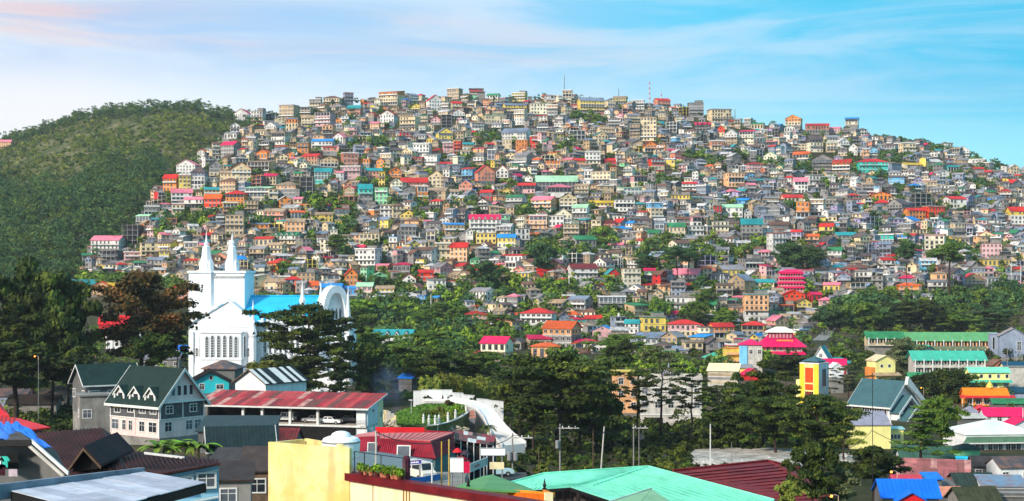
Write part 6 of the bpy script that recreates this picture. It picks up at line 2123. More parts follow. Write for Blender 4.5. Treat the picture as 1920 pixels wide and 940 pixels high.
def banana(px, py, D, n, lab):
    p = P(px, py, D); p.z = min(p.z, G(p.x, p.y) + 2)
    t = thing('banana_plant', lab, 'banana plant', p, 0, 'banana plants')
    rng = random.Random(int(px))
    mb = MB(); mb.path([(0, 0, -1.5), (0, 0, .3), (.1, 0, 1.2)], .2, .12, 7); obj('stem', mb, F_OLIVE, t)
    for i in range(n):
        a = i * 2.4 + rng.uniform(-.2, .2); L_ = rng.uniform(2.2, 3.2); up = rng.uniform(.9, 2.2)
        mb = MB(); prev = None
        for j in range(8):
            u = j / 7
            c = Vector((.1 + math.cos(a) * L_ * u, math.sin(a) * L_ * u, 1.0 + up * u * 1.3 - 2.2 * u * u))
            wv = Vector((-math.sin(a), math.cos(a), 0)) * (.5 * math.sin(min(1, u * .95 + .06) * math.pi) + .02)
            cur = (c + wv + Vector((0, 0, .1)), c, c - wv + Vector((0, 0, .1)))
            if prev:
                mb.add([prev[0], prev[1], cur[1], cur[0], prev[2], cur[2]], [(0, 1, 2, 3), (1, 4, 5, 2)])
            prev = cur
        obj('leaf', mb, F_MID if i % 3 else F_BRIGHT, t)
banana(296, 846, 205, 13, 'banana plant with ragged leaves left of its taller neighbours')
banana(324, 842, 208, 15, 'tallest banana plant with bright leaves before the dormer house')
banana(348, 844, 206, 14, 'banana plant leaning right before the dormer house')
banana(372, 850, 205, 12, 'small banana plant beside the bottle green roof')
# bamboo behind the garden
def bamboo(px, py, top, D, w, lab):
    p = P(px, py, D); g = G(p.x, p.y); p.z = g
    h = CZ + (HOR - top) / F * D - g
    t = thing('bamboo_clump', lab, 'bamboo', p, 0, 'bamboo behind the white garden wall')
    rs = np.random.default_rng(int(px)); wm = w * D / F
    mb = MB(); C = []
    for i in range(26):
        a = rs.random() * 6.28; r = wm * .35 * math.sqrt(rs.random()); L = h * rs.uniform(.75, 1.05)
        q = Vector((r * math.cos(a), r * math.sin(a), -.5)); e = q + Vector((math.cos(a) * wm * .25 * rs.random(), math.sin(a) * wm * .25 * rs.random(), L))
        mb.path([q, q.lerp(e, .5) + Vector((0, 0, .1)), e], .06, .02, 4)
        for u in (.35, .5, .65, .8, .95): C.append(q.lerp(e, u))
    obj('canes', mb, F_OLIVE, t, kind='stuff')
    V = leafcloud(rs, np.array([tuple(c) for c in C]), np.full((len(C), 3), wm * .16) * [1, 1, 1.5], 26, .42, up=.0, shell=.1, elong=2.4)
    me = quads('leaves', V, len(V) // 4, [F_OLIVE]); o = bpy.data.objects.new('leaves', me); COL.objects.link(o); o.parent = t
for i, (px, top, w, dn) in enumerate(((806, 706, 46, 'leftmost'), (840, 700, 44, 'second'), (868, 704, 40, 'tall'), (900, 708, 44, 'wide'), (935, 720, 44, 'low'), (958, 735, 34, 'shortest'))):
    bamboo(px, 760, top, 385 + i * 5, w, '%s yellow green bamboo clump behind the stepped white garden wall' % dn)
# ------------------------------------------------------------------ red metal building, signs and yard in the middle
def red_metal():
    D0 = 158.0
    p0 = P(830, 858, D0); base = Vector((p0.x, p0.y, G(p0.x, p0.y)))
    t = thing('red_metal_building', 'low crimson ribbed metal building with slanting walls and a faded roof', 'building', base, 0, at=(750, 830), short='crimson metal building')
    def slopewall(nm, tl, tr, br, bl, n):
        q = [P(*v) - base for v in (bl, br, tr, tl)]
        mb = MB(); nn = (q[1] - q[0]).cross(q[3] - q[0]).normalized() * -.12
        mb.extr(q, nn); w = obj(nm, mb, ROOF_MAROON, t)
        sb = MB(); k = -nn.normalized() * .05; u = (q[1] - q[0]).normalized() * .05
        for i in range(n + 1):
            a, b = q[0].lerp(q[1], i / n), q[3].lerp(q[2], i / n)
            sb.extr([a - u, a + u, b + u, b - u], k)
        obj('rib', sb, ROOF_MAROON, w, kind='stuff')
        return w
    slopewall('front_wall', (712, 822, 160), (806, 827, 156), (816, 860, 154.4), (704, 848, 158.6), 30)
    slopewall('end_wall', (806.3, 827, 156), (848, 812, 164), (854, 843, 163.4), (816.5, 860, 154.4), 9)
    slopewall('side_wing_wall', (660, 820, 162), (711, 818, 161), (703, 846, 159.2), (650, 849, 160.6), 14)
    mb = MB(); mb.slab([P(*v) - base for v in ((712, 821.5, 160), (807, 826.5, 155.9), (850, 811, 164.2), (706, 812, 168))], .15); obj('roof', mb, ROOF_PALERED, t)
    a, b, c, d = [P(*v) - base for v in ((712, 821.5, 160), (807, 826.5, 155.9), (850, 811, 164.2), (706, 812, 168))]
    obj('roof_seam', seams_on(a, b, c, d, 12, .05, .06), ROOF_PALERED, t, kind='stuff')
    mb = MB(); mb.slab([P(*v) - base for v in ((660, 819.5, 162), (711, 817.5, 161), (706, 809, 168), (672, 814, 169))], .12); obj('wing_roof', mb, ROOF_PALERED, t)
    obj('parapet', strip(P(704, 801, 168.5) - base, P(796, 802, 168.5) - base, .62, .15), ROOF_RED, t)
    obj('parapet', strip(P(797, 807, 168) - base, P(850, 810, 165) - base, .3, .15), ROOF_MAROON, t)
    for px, py, w, h, D_ in ((757, 855, 1.15, .95, 156.0), (698, 846, .8, .8, 158.6)):
        p = P(px, py, D_) - base
        f, g = win_meshes(w, h, 1, TRIM)
        o = bpy.data.objects.new('window', f); COL.objects.link(o); o.parent = t; o.location = (p.x, p.y - .12, p.z); o.rotation_euler = (R_(-8), 0, R_(-8))
        q = bpy.data.objects.new('pane', g); COL.objects.link(q); q.parent = o
    mb = MB(); pts = [P(*v) - base for v in ((704, 849, 159), (816, 861, 154.9), (854, 845, 163.6), (760, 830, 170), (655, 850, 161))]
    mb.add([tuple(p) for p in pts] + [(p.x, p.y, -.5) for p in pts], [(0, 1, 2, 3, 4), (9, 8, 7, 6, 5)] + [(i, i + 5, (i + 1) % 5 + 5, (i + 1) % 5) for i in range(5)])
    obj('lower_wall', mb, pm('dull_teal_wall', (84, 110, 112), var=.2, streak=.3), t)
    # grey teal roof in front of it
    t2, b2 = front_roof('grey_teal_shed', 'flat grey teal metal roof between the mesh fence and the crimson building', [[(650, 872, 142), (655, 848, 156), (700, 846, 158), (812, 862, 152), (800, 880, 140), (740, 890, 132)]], pm('grey_teal_sheet', (96, 122, 126), rough=.5, var=.15, scale=.5, streak=.15), -26, GREY_W, 'shed', None, wallpoly=[(655, 876, 141.5), (660, 852, 155), (800, 864, 151), (795, 884, 139.5), (740, 893, 132.4)])
    # pole between
    for px, top, bot, D_, r, lab, m in ((705, 808, 872, 135, .09, 'pale wooden pole standing before the crimson metal building', CONCL), (828, 828, 908, 128, .06, 'left of two thin yellow poles at the end of the crimson building', pm('yellow_pole', (190, 150, 50), var=.3)), (842, 824, 910, 128, .08, 'right of two thin yellow poles at the end of the crimson building', pm('yellow_pole_thick', (190, 160, 80), var=.3)), (810, 868, 910, 120, .07, 'short pale post beside the yellow poles', TRIM)):
        p = P(px, top, D_); g = G(p.x, p.y)
        mb = MB(); mb.cyl((0, 0, g - p.z), (0, 0, 0), r, r * .85, 8)
        tag(obj('pole', mb, m, loc=p), lab, 'pole', at=(px, (top + bot) / 2))
red_metal()
def board(name, lab, px0, py0, px1, py1, D, m, legs=True, marks=None, dz=0.0, cat='sign', D1=None, frame=None):
    a, b = P(px0, py0, D), P(px1, py0 + dz, D1 or D)
    h = (py1 - py0) * D / F
    c = (a + b) / 2
    gz = G(c.x, c.y)
    t = thing(name, lab, cat, (c.x, c.y, gz), 0, at=((px0 + px1) / 2, (py0 + py1) / 2))
    base = Vector((c.x, c.y, gz))
    pn = obj('panel', strip(a - base, b - base, h, .08), m, t)
    if frame:
        for z0, hh in ((.0, .06), (-h + .06, .06)):
            obj('frame', strip(a - base + Vector((0, -.03, z0)), b - base + Vector((0, -.03, z0)), hh, .03), frame, t)
    if legs:
        for u in (.12, .88):
            p = a.lerp(b, u) - base
            mb = MB(); mb.cyl((p.x, p.y + .12, -.3), (p.x, p.y + .12, p.z), .07, .07, 6); obj('leg', mb, STEEL, t)
    for (u0, v0, u1, v1, mm) in marks or ():
        e = (b - a)
        q = [a + e * u0 - Vector((0, .02, h * v0)), a + e * u1 - Vector((0, .02, h * v0)), a + e * u1 - Vector((0, .02, h * v1)), a + e * u0 - Vector((0, .02, h * v1))]
        mb = MB(); mb.extr([x - base for x in q], (0, .012, 0)); obj('lettering', mb, mm, pn)
    return t
SIGNW = mat('sign_white', (246, 246, 246), var=.02)
SIGNR = mat('sign_red', (210, 40, 50), var=.1)
SIGNB = mat('sign_violet_blue', (70, 62, 150), var=.15)
board('billboard', 'blank white square billboard beside the yellow poles', 844, 858, 869, 887, 126, SIGNW, frame=STEEL)
board('crimson_sign', 'narrow crimson panel joined to the blank white billboard', 869.5, 866, 881, 887, 126, mat('sign_crimson', (206, 20, 70), var=.1))
board('sign_board', 'slanting pale grey sign with small red letters right of the crimson panel', 881.5, 870, 915, 886, 126, CONCL, marks=[(.24, .42, .30, .68, SIGNR), (.33, .42, .41, .66, SIGNR), (.43, .40, .50, .66, SIGNR)], dz=-13, D1=134, legs=False, frame=TRIM)
board('billboard', 'blank white wide billboard above the slanting grey sign', 902, 840, 947, 855, 142, SIGNW, frame=STEEL)
board('wall_panel_sign', 'low buff panel below the wide blank billboard', 918, 867, 945, 880, 140, CREAM_W, legs=False)
board('banner_sign', 'violet blue banner with white lettering on a frame behind the purple post', 764, 863, 790, 873, 130, SIGNB, marks=[(.12 + i * .12, .38, .12 + i * .12 + .08, .66, SIGNW) for i in range(6)], dz=-2, frame=TRIM)
p = P(786, 899, 134)
van = make_car('parked_truck', 'white van parked below the violet banner', p, R_(-58), (222, 214, 200), 'van')
van.scale = (.8, .8, .8)
c0 = P(784, 899, 134)
mb = MB(); mb.box(-2.4, -3, -8, 4, 5, -.02)
o = obj('parking_terrace', mb, CONC, loc=c0, kind='structure')
board('blue_wall', 'blue painted low wall before the yellow poles', 762, 899, 826, 910, 124, pm('blue_paint', (60, 120, 190), var=.25), legs=False, dz=-10, cat='wall', D1=128)
make_car('parked_car', 'teal car parked under the buff panel', PZ(906, 893, 24.5), R_(10), (60, 130, 150))
make_car('parked_car', 'pale blue car parked right of the teal car', PZ(930, 893, 24.5), R_(14), (180, 205, 210))
mb = MB(); c0 = PZ(918, 896, 24.48); mb.box(-4.5, -3, -8, 4.5, 5, 0); obj('parking_yard', mb, ASPH, loc=c0, kind='structure')
# corrugated stall roofs right of the crimson building
def stalls():
    rng = random.Random(14)
    p0 = P(900, 835, 170); base = Vector((p0.x, p0.y, G(p0.x, p0.y)))
    t = thing('market_stall', 'long stall under patchy red and white roofing sheets below the white drive', 'stall', base, 0, at=(900, 820))
    a, b, c, d = [P(*q) - base for q in ((852, 826, 165), (925, 836, 165), (930, 818, 182), (852, 806, 182))]
    sheets(t, 'roof_sheet', tuple(a), tuple(b), tuple(c), tuple(d), 9, 3, [bpy.data.materials[n] for n in ('sheet_crimson', 'sheet_faded', 'sheet_brown')] + [TRIM, pm('dark_sheet', (50, 44, 44), var=.3)], rng, lift=.0)
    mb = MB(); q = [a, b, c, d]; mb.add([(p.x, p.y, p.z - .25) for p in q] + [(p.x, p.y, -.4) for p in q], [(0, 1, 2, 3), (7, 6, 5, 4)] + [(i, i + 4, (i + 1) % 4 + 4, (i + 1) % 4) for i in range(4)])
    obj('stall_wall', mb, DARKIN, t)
    for i in range(7):
        p = a.lerp(b, i / 6); mb = MB(); mb.cyl((p.x, p.y - .15, -.3), (p.x, p.y - .15, p.z), .06, .06, 6); obj('post', mb, TRIM, t)
    for i, (px, py, r, m, lab) in enumerate(((858, 842, .5, SIGNR, 'small red parasol in the stall yard'), (872, 846, .6, pm('dark_cloth', (60, 50, 60)), 'small dark parasol in the stall yard'), (866, 856, .8, pm('maroon_cloth', (120, 20, 40)), 'small maroon parasol above the billboard'))):
        p = P(px, py, 150); g = G(p.x, p.y)
        tt = thing('parasol', lab, 'parasol', (p.x, p.y, g), 0, 'parasols in the stall yard')
        mb = MB(); mb.cyl((0, 0, -.2), (0, 0, p.z - g), .04, .04, 6); obj('pole', mb, STEEL, tt)
        mb = MB(); mb.lathe([(r, p.z - g - .3), (r * .6, p.z - g - .05), (.05, p.z - g + .1)], 8); obj('canopy', mb, m, tt)
stalls()
# ------------------------------------------------------------------ mint, green and dark red roofs at the bottom
def bottom_roofs():
    A = [(985, 919, 104), (1070, 912.5, 104.5), (1110, 911, 105), (1215, 875, 110), (1020, 888, 106.6), (956, 905, 104.5)]
    B_ = [(1070, 913, 104), (1160, 943, 101), (1300, 990, 97), (1452, 938, 104.6), (1216, 875.4, 109.9), (1110, 911.6, 104.9)]
    t, base = front_roof('mint_roofed_hall', 'big hall under broad mint green sheet roofs at the bottom', [A, B_], ROOF_MINT, -30, pm('dark_hall_wall', (70, 60, 58), var=.3), 'hall', 'big mint roof',
                         wallpoly=[(1000, 922, 104.6), (1075, 916, 105), (1165, 950, 102), (1300, 1000, 98), (1440, 942, 104.8), (1215, 884, 109.4), (1030, 896, 106.4)], th=.14)
    # panels' joint lines
    q = [P(*v) - base for v in ((1160, 943, 101), (1452, 938, 104.6), (1216, 875.4, 109.9), (1110, 911.6, 104.9))]
    obj('roof_seam', seams_on(q[0], q[1], q[2], q[3], 16, .035, .05), ROOF_MINT, t, kind='stuff')
    q = [P(*v) - base for v in ((985, 919, 104), (1090, 911, 104.6), (1213, 875.3, 110), (1020, 888, 106.6))]
    obj('roof_seam', seams_on(q[0], q[1], q[2], q[3], 14, .035, .05), ROOF_MINT, t, kind='stuff')
    for a, b in (((1110, 911, 104.9), (1215, 875, 109.9)), ((1215, 874.5, 109.9), (1452, 937.5, 104.6)), ((956, 904.6, 104.5), (1020, 887.6, 106.6)), ((1020, 887.6, 106.6), (1215, 874.6, 110))):
        mb = MB(); mb.cyl(P(*a) - base, P(*b) - base, .07, .07, 6); obj('ridge_cap', mb, ROOF_MINT, t)
    # dark truss edge under the eaves
    for a, b in (((985, 921, 103.9), (1070, 914.5, 104.3)), ((1070, 915, 103.9), (1160, 945, 100.9))):
        mb = strip(P(*a) - base, P(*b) - base, .22, .08); obj('eave_beam', mb, BLACK, t)
        for i in range(7):
            p = (P(*a) - base).lerp(P(*b) - base, i / 6)
            mb = MB(); mb.box(p.x - .04, p.y - .02, p.z - .75, p.x + .04, p.y + .05, p.z - .2); obj('truss_post', mb, BLACK, t)
    # light green gable in front
    t, base = front_roof('pale_green_gable', 'pale leaf green gable roof before the mint hall at the bottom edge', [[(1120, 948, 92), (1222, 916.5, 98), (1160, 990, 86)], [(1222, 917, 97.9), (1268, 948, 94), (1200, 1000, 86), (1162, 991, 86)]], pm('pale_leaf_roof', (140, 184, 138), rough=.5, var=.12, streak=.15), -28, CREAM_W, 'building', 'pale green gable', th=.12,
                         wallpoly=[(1140, 948, 92.4), (1222, 925, 97), (1258, 948, 94), (1200, 1004, 87), (1165, 996, 87)])
    mb = MB(); mb.cyl(P(1118, 948.5, 91.9) - base, P(1222, 916, 98) - base, .05, .05, 6); obj('ridge_cap', mb, CONCL, t)
    # leaf green hip and orange fascia
    t, base = front_roof('green_hip_house', 'leaf green hip roof with an orange fascia behind the maroon coping', [[(846, 915, 78), (874, 913, 76), (923, 890, 84), (905, 893, 86)], [(874, 913, 76), (905, 917, 72), (1008, 922, 72), (923, 890, 84)], [(923, 890, 84), (1008, 922, 72), (985, 912, 82)]], ROOF_GREEN, -26, CREAM_W, 'house', 'leaf green hip roof', th=.1,
                         wallpoly=[(850, 918, 78), (876, 916, 76.5), (905, 921, 72.6), (1000, 926, 72.6), (980, 915, 82)])
    for a, b, h, m in (((876, 912.5, 76), (1036, 924, 69.8), .22, ORANGE_T), ((1036, 924, 69.8), (1022, 918, 74), .2, ORANGE_T), ((893, 917, 75.0), (1030, 929, 69.7), .5, pm('deep_orange_fascia', (228, 110, 20), var=.25))):
        obj('fascia', strip(P(*a) - base, P(*b) - base, h, .12), m, t)
    mb = strip(P(1022, 924, 69.5) - base, P(1037, 925, 69.6) - base, .9, .14); obj('fascia_end', mb, CREAM_W, t)
    for px, py, D_ in ((878, 912, 75.8), (1021, 918, 72)):
        p = P(px, py, D_)
        mb = MB(); mb.lathe([(.10, 0), (.10, .06), (.05, .1), (.09, .2), (.05, .28), (.012, .5)], 8); tag(obj('finial', mb, BLACK, loc=p), 'black iron finial on the %s end of the orange fascia' % ('left' if px < 900 else 'right'), 'finial')
    # dark red tiled roof
    a, b, c, d = (1300, 985, 172), (1600, 962, 179), (1440, 866, 202), (1262, 884.5, 192)
    t, base = front_roof('dark_red_tiled_house', 'wide dark red tiled hip roof at the lower right of the middle', [[a, b, c, d], [b, (1562, 896, 204), c]], ROOF_DKRED, -36, GREY_W, 'house', 'dark red tiled roof', th=.2,
                         wallpoly=[(1310, 992, 172.5), (1588, 968, 179.5), (1550, 904, 203), (1440, 880, 202), (1275, 895, 192)])
    q = [tuple(P(*v) - base) for v in (a, b, c, d)]
    rng = random.Random(5)
    reds = [pm('tile_red_%d' % i, r, rough=.6, var=.25, scale=1.2) for i, r in enumerate(((122, 26, 28), (116, 24, 26), (128, 30, 30), (110, 24, 26)))]
    sheets(t, 'tile_course', q[0], q[1], q[2], q[3], 6, 17, reds, rng, th=.06, gap=.002, lift=.03, lap=.22)
    q2 = [tuple(P(*v) - base) for v in (b, (1562, 896, 204), c, c)]
    sheets(t, 'tile_course', q2[0], q2[1], q2[2], q2[3], 3, 9, reds, rng, th=.05, gap=.002, lift=.03)
    for u, v in (((1262, 884, 192), (1440, 865.5, 202)), ((1440, 865.5, 202), (1600, 961, 179)), ((1440, 865.5, 202), (1562, 895, 204))):
        mb = MB(); mb.cyl(P(*u) - base + Vector((0, 0, .12)), P(*v) - base + Vector((0, 0, .12)), .16, .16, 6); obj('ridge_tile', mb, reds[0], t)
bottom_roofs()
# ------------------------------------------------------------------ the town on the right
def glazing(B, f, n, z, w, h, u0=None, u1=None, m=None):
    """a row of small windows too far off to take apart"""
    L = B.w if f in 'fb' else B.d
    u0 = -L / 2 + w * .9 if u0 is None else u0
    u1 = L / 2 - w * .9 if u1 is None else u1
    for i in range(n):
        B.win(f, u0 + (u1 - u0) * (i / (n - 1) if n > 1 else .5), z, w, h, 2 if w > .9 else 1, m)
def yellow_tower():
    B = Bld('yellow_tower', 'yellow tower with an orange window strip and a teal cap roof', 1535, 772, 420, -40, 5.6, 5.4, 12.6, PYEL_W, 'tower', short='yellow tower')
    mb = MB(); mb.box(2.805, -2.7, -1, 2.86, 2.7, 12.5); B.part('white_side', mb, WHITE_W)
    mb = MB(); mb.box(-2.86, -2.82, -1, -1.5, -2.71, 12.5); mb.box(1.4, -2.82, -1, 2.84, -2.71, 12.5); B.part('corner_pilasters', mb, pm('strong_yellow_paint', (246, 206, 60), var=.06), kind='stuff')
    OR = pm('orange_red_louvre', (228, 84, 30), var=.15)
    for z0, z1 in ((7.6, 11.6), (5.6, 7.2), (1.0, 5.2)):
        mb = MB(); mb.box(-1.25, -2.80, z0, 1.15, -2.72, z1); p = B.part('orange_panel', mb, OR if z0 > 2 else GLASS)
        sb = MB()
        for i in range(1, 5):
            sb.box(-1.25 + i * .48 - .05, -2.86, z0, -1.25 + i * .48 + .05, -2.81, z1)
        obj('louvres', sb, OR, p, kind='stuff')
    for u in (-.6, .1, .8):
        mb = MB(); mb.box(2.87, u - .22, 6.6, 2.93, u + .22, 11.2); B.part('louvre_window', mb, GLASS)
    B.flat(WHITE_W, .15, .3)
    mb = MB(); mb.hip(4.4, 4.4, 13.3, 1.3, .3, .12); B.part('cap_roof', mb, ROOF_TEAL)
    mb = MB(); mb.box(-2.0, -2.0, 12.9, 2.0, 2.0, 13.3); B.part('lantern', mb, DARKIN)
    mb = MB(); mb.box(-4.3, -2.2, -B.f, -2.81, 1.5, 8.2); B.part('annex', mb, PYEL_W)
    B.done()
yellow_tower()
Bld('white_gabled_house', 'white gabled house beside the top of the yellow tower', 1560, 706, 470, 8, 3.6, 4, 2.6, WHITE_W).gable(WHITE_W, 1.3, .2, 'y', None, seams=0).done()
B = Bld('a_frame_house', 'white A-frame house with a dark teal roof behind the yellow tower', 1552, 678, 540, -24, 4.8, 6, 1.2, WHITE_W).gable(RM['T'], 3.9, .5, 'y', TRIM, seams=0); B.win('f', 0, 1.4, 1, 1.2); B.done()
B = Bld('magenta_roofed_house', 'house with a long magenta roof right of the yellow tower', 1585, 700, 480, -14, 9.5, 6, 2.2, WM['r']).gable(ROOF_MAG, 1.9, .4, 'x', None); glazing(B, 'f', 3, .4, 1.1, 1.1); B.done()
B = Bld('teal_roofed_house', 'orange walled house with a dark teal roof right of the yellow tower', 1590, 690, 505, -16, 6.6, 5, 1.8, WM['o']).hip(RM['T'], 1.5, .8); B.done()
def teal_church():
    B = Bld('chapel', 'white chapel with a slate teal roof and three stepped gables', 1668, 806, 400, -50, 12.0, 11.6, 6.4, WHITE_W, 'church', short='teal roofed chapel')
    w, d, h = B.w, B.d, B.h
    B.gable(ROOF_TEAL, 5.6, .9, 'x', TRIM, seams=.8, bw=.55)
    mb = MB(); mb.box(-w / 2 + .5, -d / 2 - .05, 3.6, w / 2 - .8, -d / 2 - .01, 5.9); g = B.part('clerestory', mb, GLASS)
    for i in range(15):
        mb = MB(); a = -w / 2 + .5 + (w - 1.3) * i / 14; mb.box(a - .09, -d / 2 - .2, 3.6, a + .09, -d / 2 - .06, 5.9); obj('mullion', mb, CONCL, g)
    mb = MB(); mb.extr([(w / 2 + .9, -.8, h + 4.9), (w / 2 + .9, d / 2 + 1.3, h - .6), (w / 2 + .9, d / 2 + 1.3, h + .5), (w / 2 + .9, -.2, h + 6.9)], (.9, 0, 0)); B.part('white_fin', mb, TRIM)
    for k, (dx, hw, hh, rs_, cy) in enumerate(((2.4, 4.4, 4.6, 3.6, -.6), (4.6, 3.6, 2.7, 3.0, -1.2))):
        mb = MB(); x1 = w / 2 + dx
        mb.box(x1 - 2.6, cy - hw, -B.f, x1, cy + hw, hh)
        mb.extr([(x1, cy - hw, hh), (x1, cy + hw, hh), (x1, cy, hh + rs_)], (-2.6, 0, 0))
        p = B.part('stepped_porch', mb, WHITE_W)
        for sg in (-1, 1):
            mb = MB(); q = [(x1 + .5, cy, hh + rs_ + .2), (x1 + .5, cy + sg * (hw + .7), hh - .4), (x1 - 2.7, cy + sg * (hw + .7), hh - .4), (x1 - 2.7, cy, hh + rs_ + .2)]
            mb.extr(q if sg > 0 else q[::-1], (0, 0, .15)); obj('porch_roof', mb, ROOF_TEAL, p)
            mb = MB(); mb.extr([(x1 + .52, cy, hh + rs_ - .3), (x1 + .52, cy + sg * (hw + .75), hh - .9), (x1 + .52, cy + sg * (hw + .75), hh - .2), (x1 + .52, cy, hh + rs_ + .42)], (.14, 0, 0)); obj('barge_board', mb, TRIM, p)
        mb = MB(); mb.extr([(x1 + .02, cy - hw + .8, hh - .1), (x1 + .02, cy + hw - .8, hh - .1), (x1 + .02, cy, hh + rs_ - .6)], (.05, 0, 0)); obj('gable_glass', mb, GLASS, p)
        for sg in (-1, 1):
            for i in range(4):
                mb = MB(); a = cy + sg * (hw - .5) - sg * i * .45; mb.box(x1 + .02, a - .12, .2, x1 + .12, a + .12, hh - .7); obj('window_bar', mb, GREY_W, p)
    B.done()
teal_church()
B = Bld('pale_yellow_hall', 'plain pale yellow hall with a lavender grey shed roof before the chapel', 1633, 848, 330, 3, 8.4, 6, 5.7, PYEL_W, 'hall', short='pale yellow hall').shed(ROOF_GREY, 2.1, .3)
mb = MB(); mb.box(4.21, -2.6, -.5, 4.4, -2.2, 7.6); B.part('downpipe', mb, TRIM); glazing(B, 'r', 2, 3, 1, 1.6); B.done()
B = Bld('cream_annex', 'cream annex with three dark windows right of the pale yellow hall', 1694, 846, 336, -6, 4.6, 4.5, 4.6, PYEL_W, 'annex').flat(pm('pale_teal_sheet', (150, 200, 200), var=.1), .3, .2)
for i in range(4): B.win('f', -.9 + i * .75, 2.6, .6, .9, 1)
mb = MB(); mb.box(-2.29, -2.5, 3.6, -1.2, -2.26, 5.2); B.part('pink_panel', mb, WM['s']); B.done()
def school(name, lab, px, py, D, w, d, h, floors, nb, wallm, roofm, rise, short=None, yaw=-2, colm=None):
    B = Bld(name, lab, px, py, D, yaw, w, d, h, wallm, 'school building', short=short, anchor=0)
    B.gable(roofm, rise, .9, 'x', None, seams=1.2)
    for f in range(floors):
        z = h / floors * f
        mb = MB(); mb.box(-w / 2 + .3, -d / 2 - .06, z + .95, w / 2 - .3, -d / 2 - .01, z + h / floors - .45); B.part('window_band', mb, GLASS)
        mb = MB(); mb.box(-w / 2 - .1, -d / 2 - 1.0, z - .12, w / 2 + .1, -d / 2 - .02, z + .1); B.part('floor_slab', mb, CONCL)
        mb = MB(); mb.box(-w / 2 - .1, -d / 2 - 1.0, z + .1, w / 2 + .1, -d / 2 - .92, z + .75); B.part('balustrade', mb, wallm)
        for i in range(nb + 1):
            mb = MB(); a = -w / 2 + (w - .3) * i / nb; mb.box(a, -d / 2 - 1.12, z + .1, a + .34, -d / 2 - .9 + .12, z + h / floors - .05); B.part('column', mb, colm or TRIM)
            if i < nb:
                for q in (.3, .7):
                    mb = MB(); e = a + (w / nb) * q; mb.box(e, -d / 2 - .14, z + .8, e + .5, -d / 2 - .07, z + h / floors - .4); B.part('wall_pier', mb, wallm)
    return B.done()
school('long_school', 'long school with a grass green roof and white columns at the upper right', 1785, 654, 600, 34, 8, 3.4, 1, 10, WM['e'], ROOF_GRASS, 2.6, 'long grass green school roof')
school('yellow_classroom_block', 'low pale yellow classroom block below the long school', 1790, 668, 578, 22, 6, 2.6, 1, 8, PYEL_W, pm('moss_roof', (110, 116, 84), var=.2), .8)
school('small_school', 'short school wing with a green roof left of the long school', 1660, 648, 592, 13, 7, 3.0, 1, 4, WM['c'], RM['G'], 2.0)
school('mint_school', 'two storey school with a mint green roof', 1780, 704, 506, 22.4, 8.6, 5.2, 2, 8, CONCL, ROOF_SEA, 2.4, 'mint roofed school')
B = Bld('school_wing', 'gabled mint green wing behind the left end of the mint school', 1727, 696, 522, 30, 6.6, 8.6, 6.4, CONCL).gable(ROOF_SEA, 2.0, .8, 'y', None); B.done()
school('green_walled_wing', 'low wing with a bright green roof under the mint school', 1746, 724, 474, 11.8, 5.6, 2.2, 1, 4, CONCL, RM['G'], 1.6)
B = Bld('yellow_lodge', 'two storey lemon lodge with two mint green roof bands', 1856, 731, 466, -2, 11.4, 6, 5.2, PYEL_W, anchor=0, short='lemon lodge').gable(ROOF_MINT, 1.2, .5, 'x', None)
glazing(B, 'f', 5, 3.5, .8, 1.0); glazing(B, 'f', 4, .6, 1.1, 1.2)
mb = MB(); mb.slab([(-6.6, -4.6, 2.3), (6.4, -4.6, 2.3), (6.4, -3.01, 2.9), (-6.6, -3.01, 2.9)], .12); B.part('porch_roof', mb, ROOF_SEA)
mb = MB(); mb.box(-5.9, -4.4, -.4, 5.9, -4.3, .5); B.part('balustrade', mb, ROOF_MINT); B.done()
B = Bld('yellow_villa', 'lemon yellow villa with two round windows under a low gable', 1642, 724, 476, 16, 6.6, 5.6, 7.6, PYEL_W, short='lemon yellow villa').gable(WM['c'], 1.5, .4, 'y', None, seams=0)
for u in (-1.3, 1.3): B.win('f', u, 5.6, .8, .8, 1)
mb = MB(); mb.slab([(-4.6, -5.2, 3.3), (4.2, -5.2, 3.3), (4.2, -3.01, 4.0), (-4.6, -3.01, 4.0)], .2); B.part('porch_roof', mb, RM['S'])
mb = MB(); mb.box(-4.6, -2.6, -1, -3.21, 1.5, 5.6); B.part('orange_bay', mb, WM['o']); glazing(B, 'f', 2, .8, 1.1, 1.3); B.done()
# bright market street
B = Bld('orange_market', 'bright orange market hall with a long red canopy', 1850, 762, 440, -4, 11.5, 6, 3.2, ORANGE_T, 'market', anchor=0, short='orange market').gable(pm('orange_sheet', (246, 130, 26), var=.12), 1.6, .5, 'x', None)
mb = MB(); mb.slab([(-7.5, -5.0, 2.6), (7.5, -5.0, 2.6), (7.5, -3.01, 3.1), (-7.5, -3.01, 3.1)], .14); B.part('canopy', mb, ROOF_RED)
for i in range(6):
    mb = MB(); mb.cyl((-7 + i * 2.8, -4.8, -.5), (-7 + i * 2.8, -4.8, 2.5), .08, .08, 6); B.part('canopy_post', mb, TRIM)
mb = MB(); mb.lathe([(.9, 4.8), (1.1, 5.1), (.7, 6.0), (.15, 6.6), (.05, 7.4)], 8, 1.5, 0); B.part('ornament', mb, WM['y']); glazing(B, 'f', 5, .6, 1.2, 1.3); B.done()
B = Bld('red_stall', 'small bright red kiosk left of the magenta shed roof', 1843, 786, 405, -6, 4, 4, 2.2, ROOF_RED, 'kiosk', anchor=0).gable(ROOF_RED, 1.1, .4, 'y', None, seams=0).done()
B = Bld('magenta_shed', 'long shed with a bright magenta roof at the right edge', 1884, 792, 390, -3, 9.6, 6, 1.6, WHITE_W, 'shed', anchor=0, short='bright magenta shed').gable(ROOF_MAG, 1.7, .4, 'x', None); glazing(B, 'f', 4, .3, 1.0, 1.0); B.done()
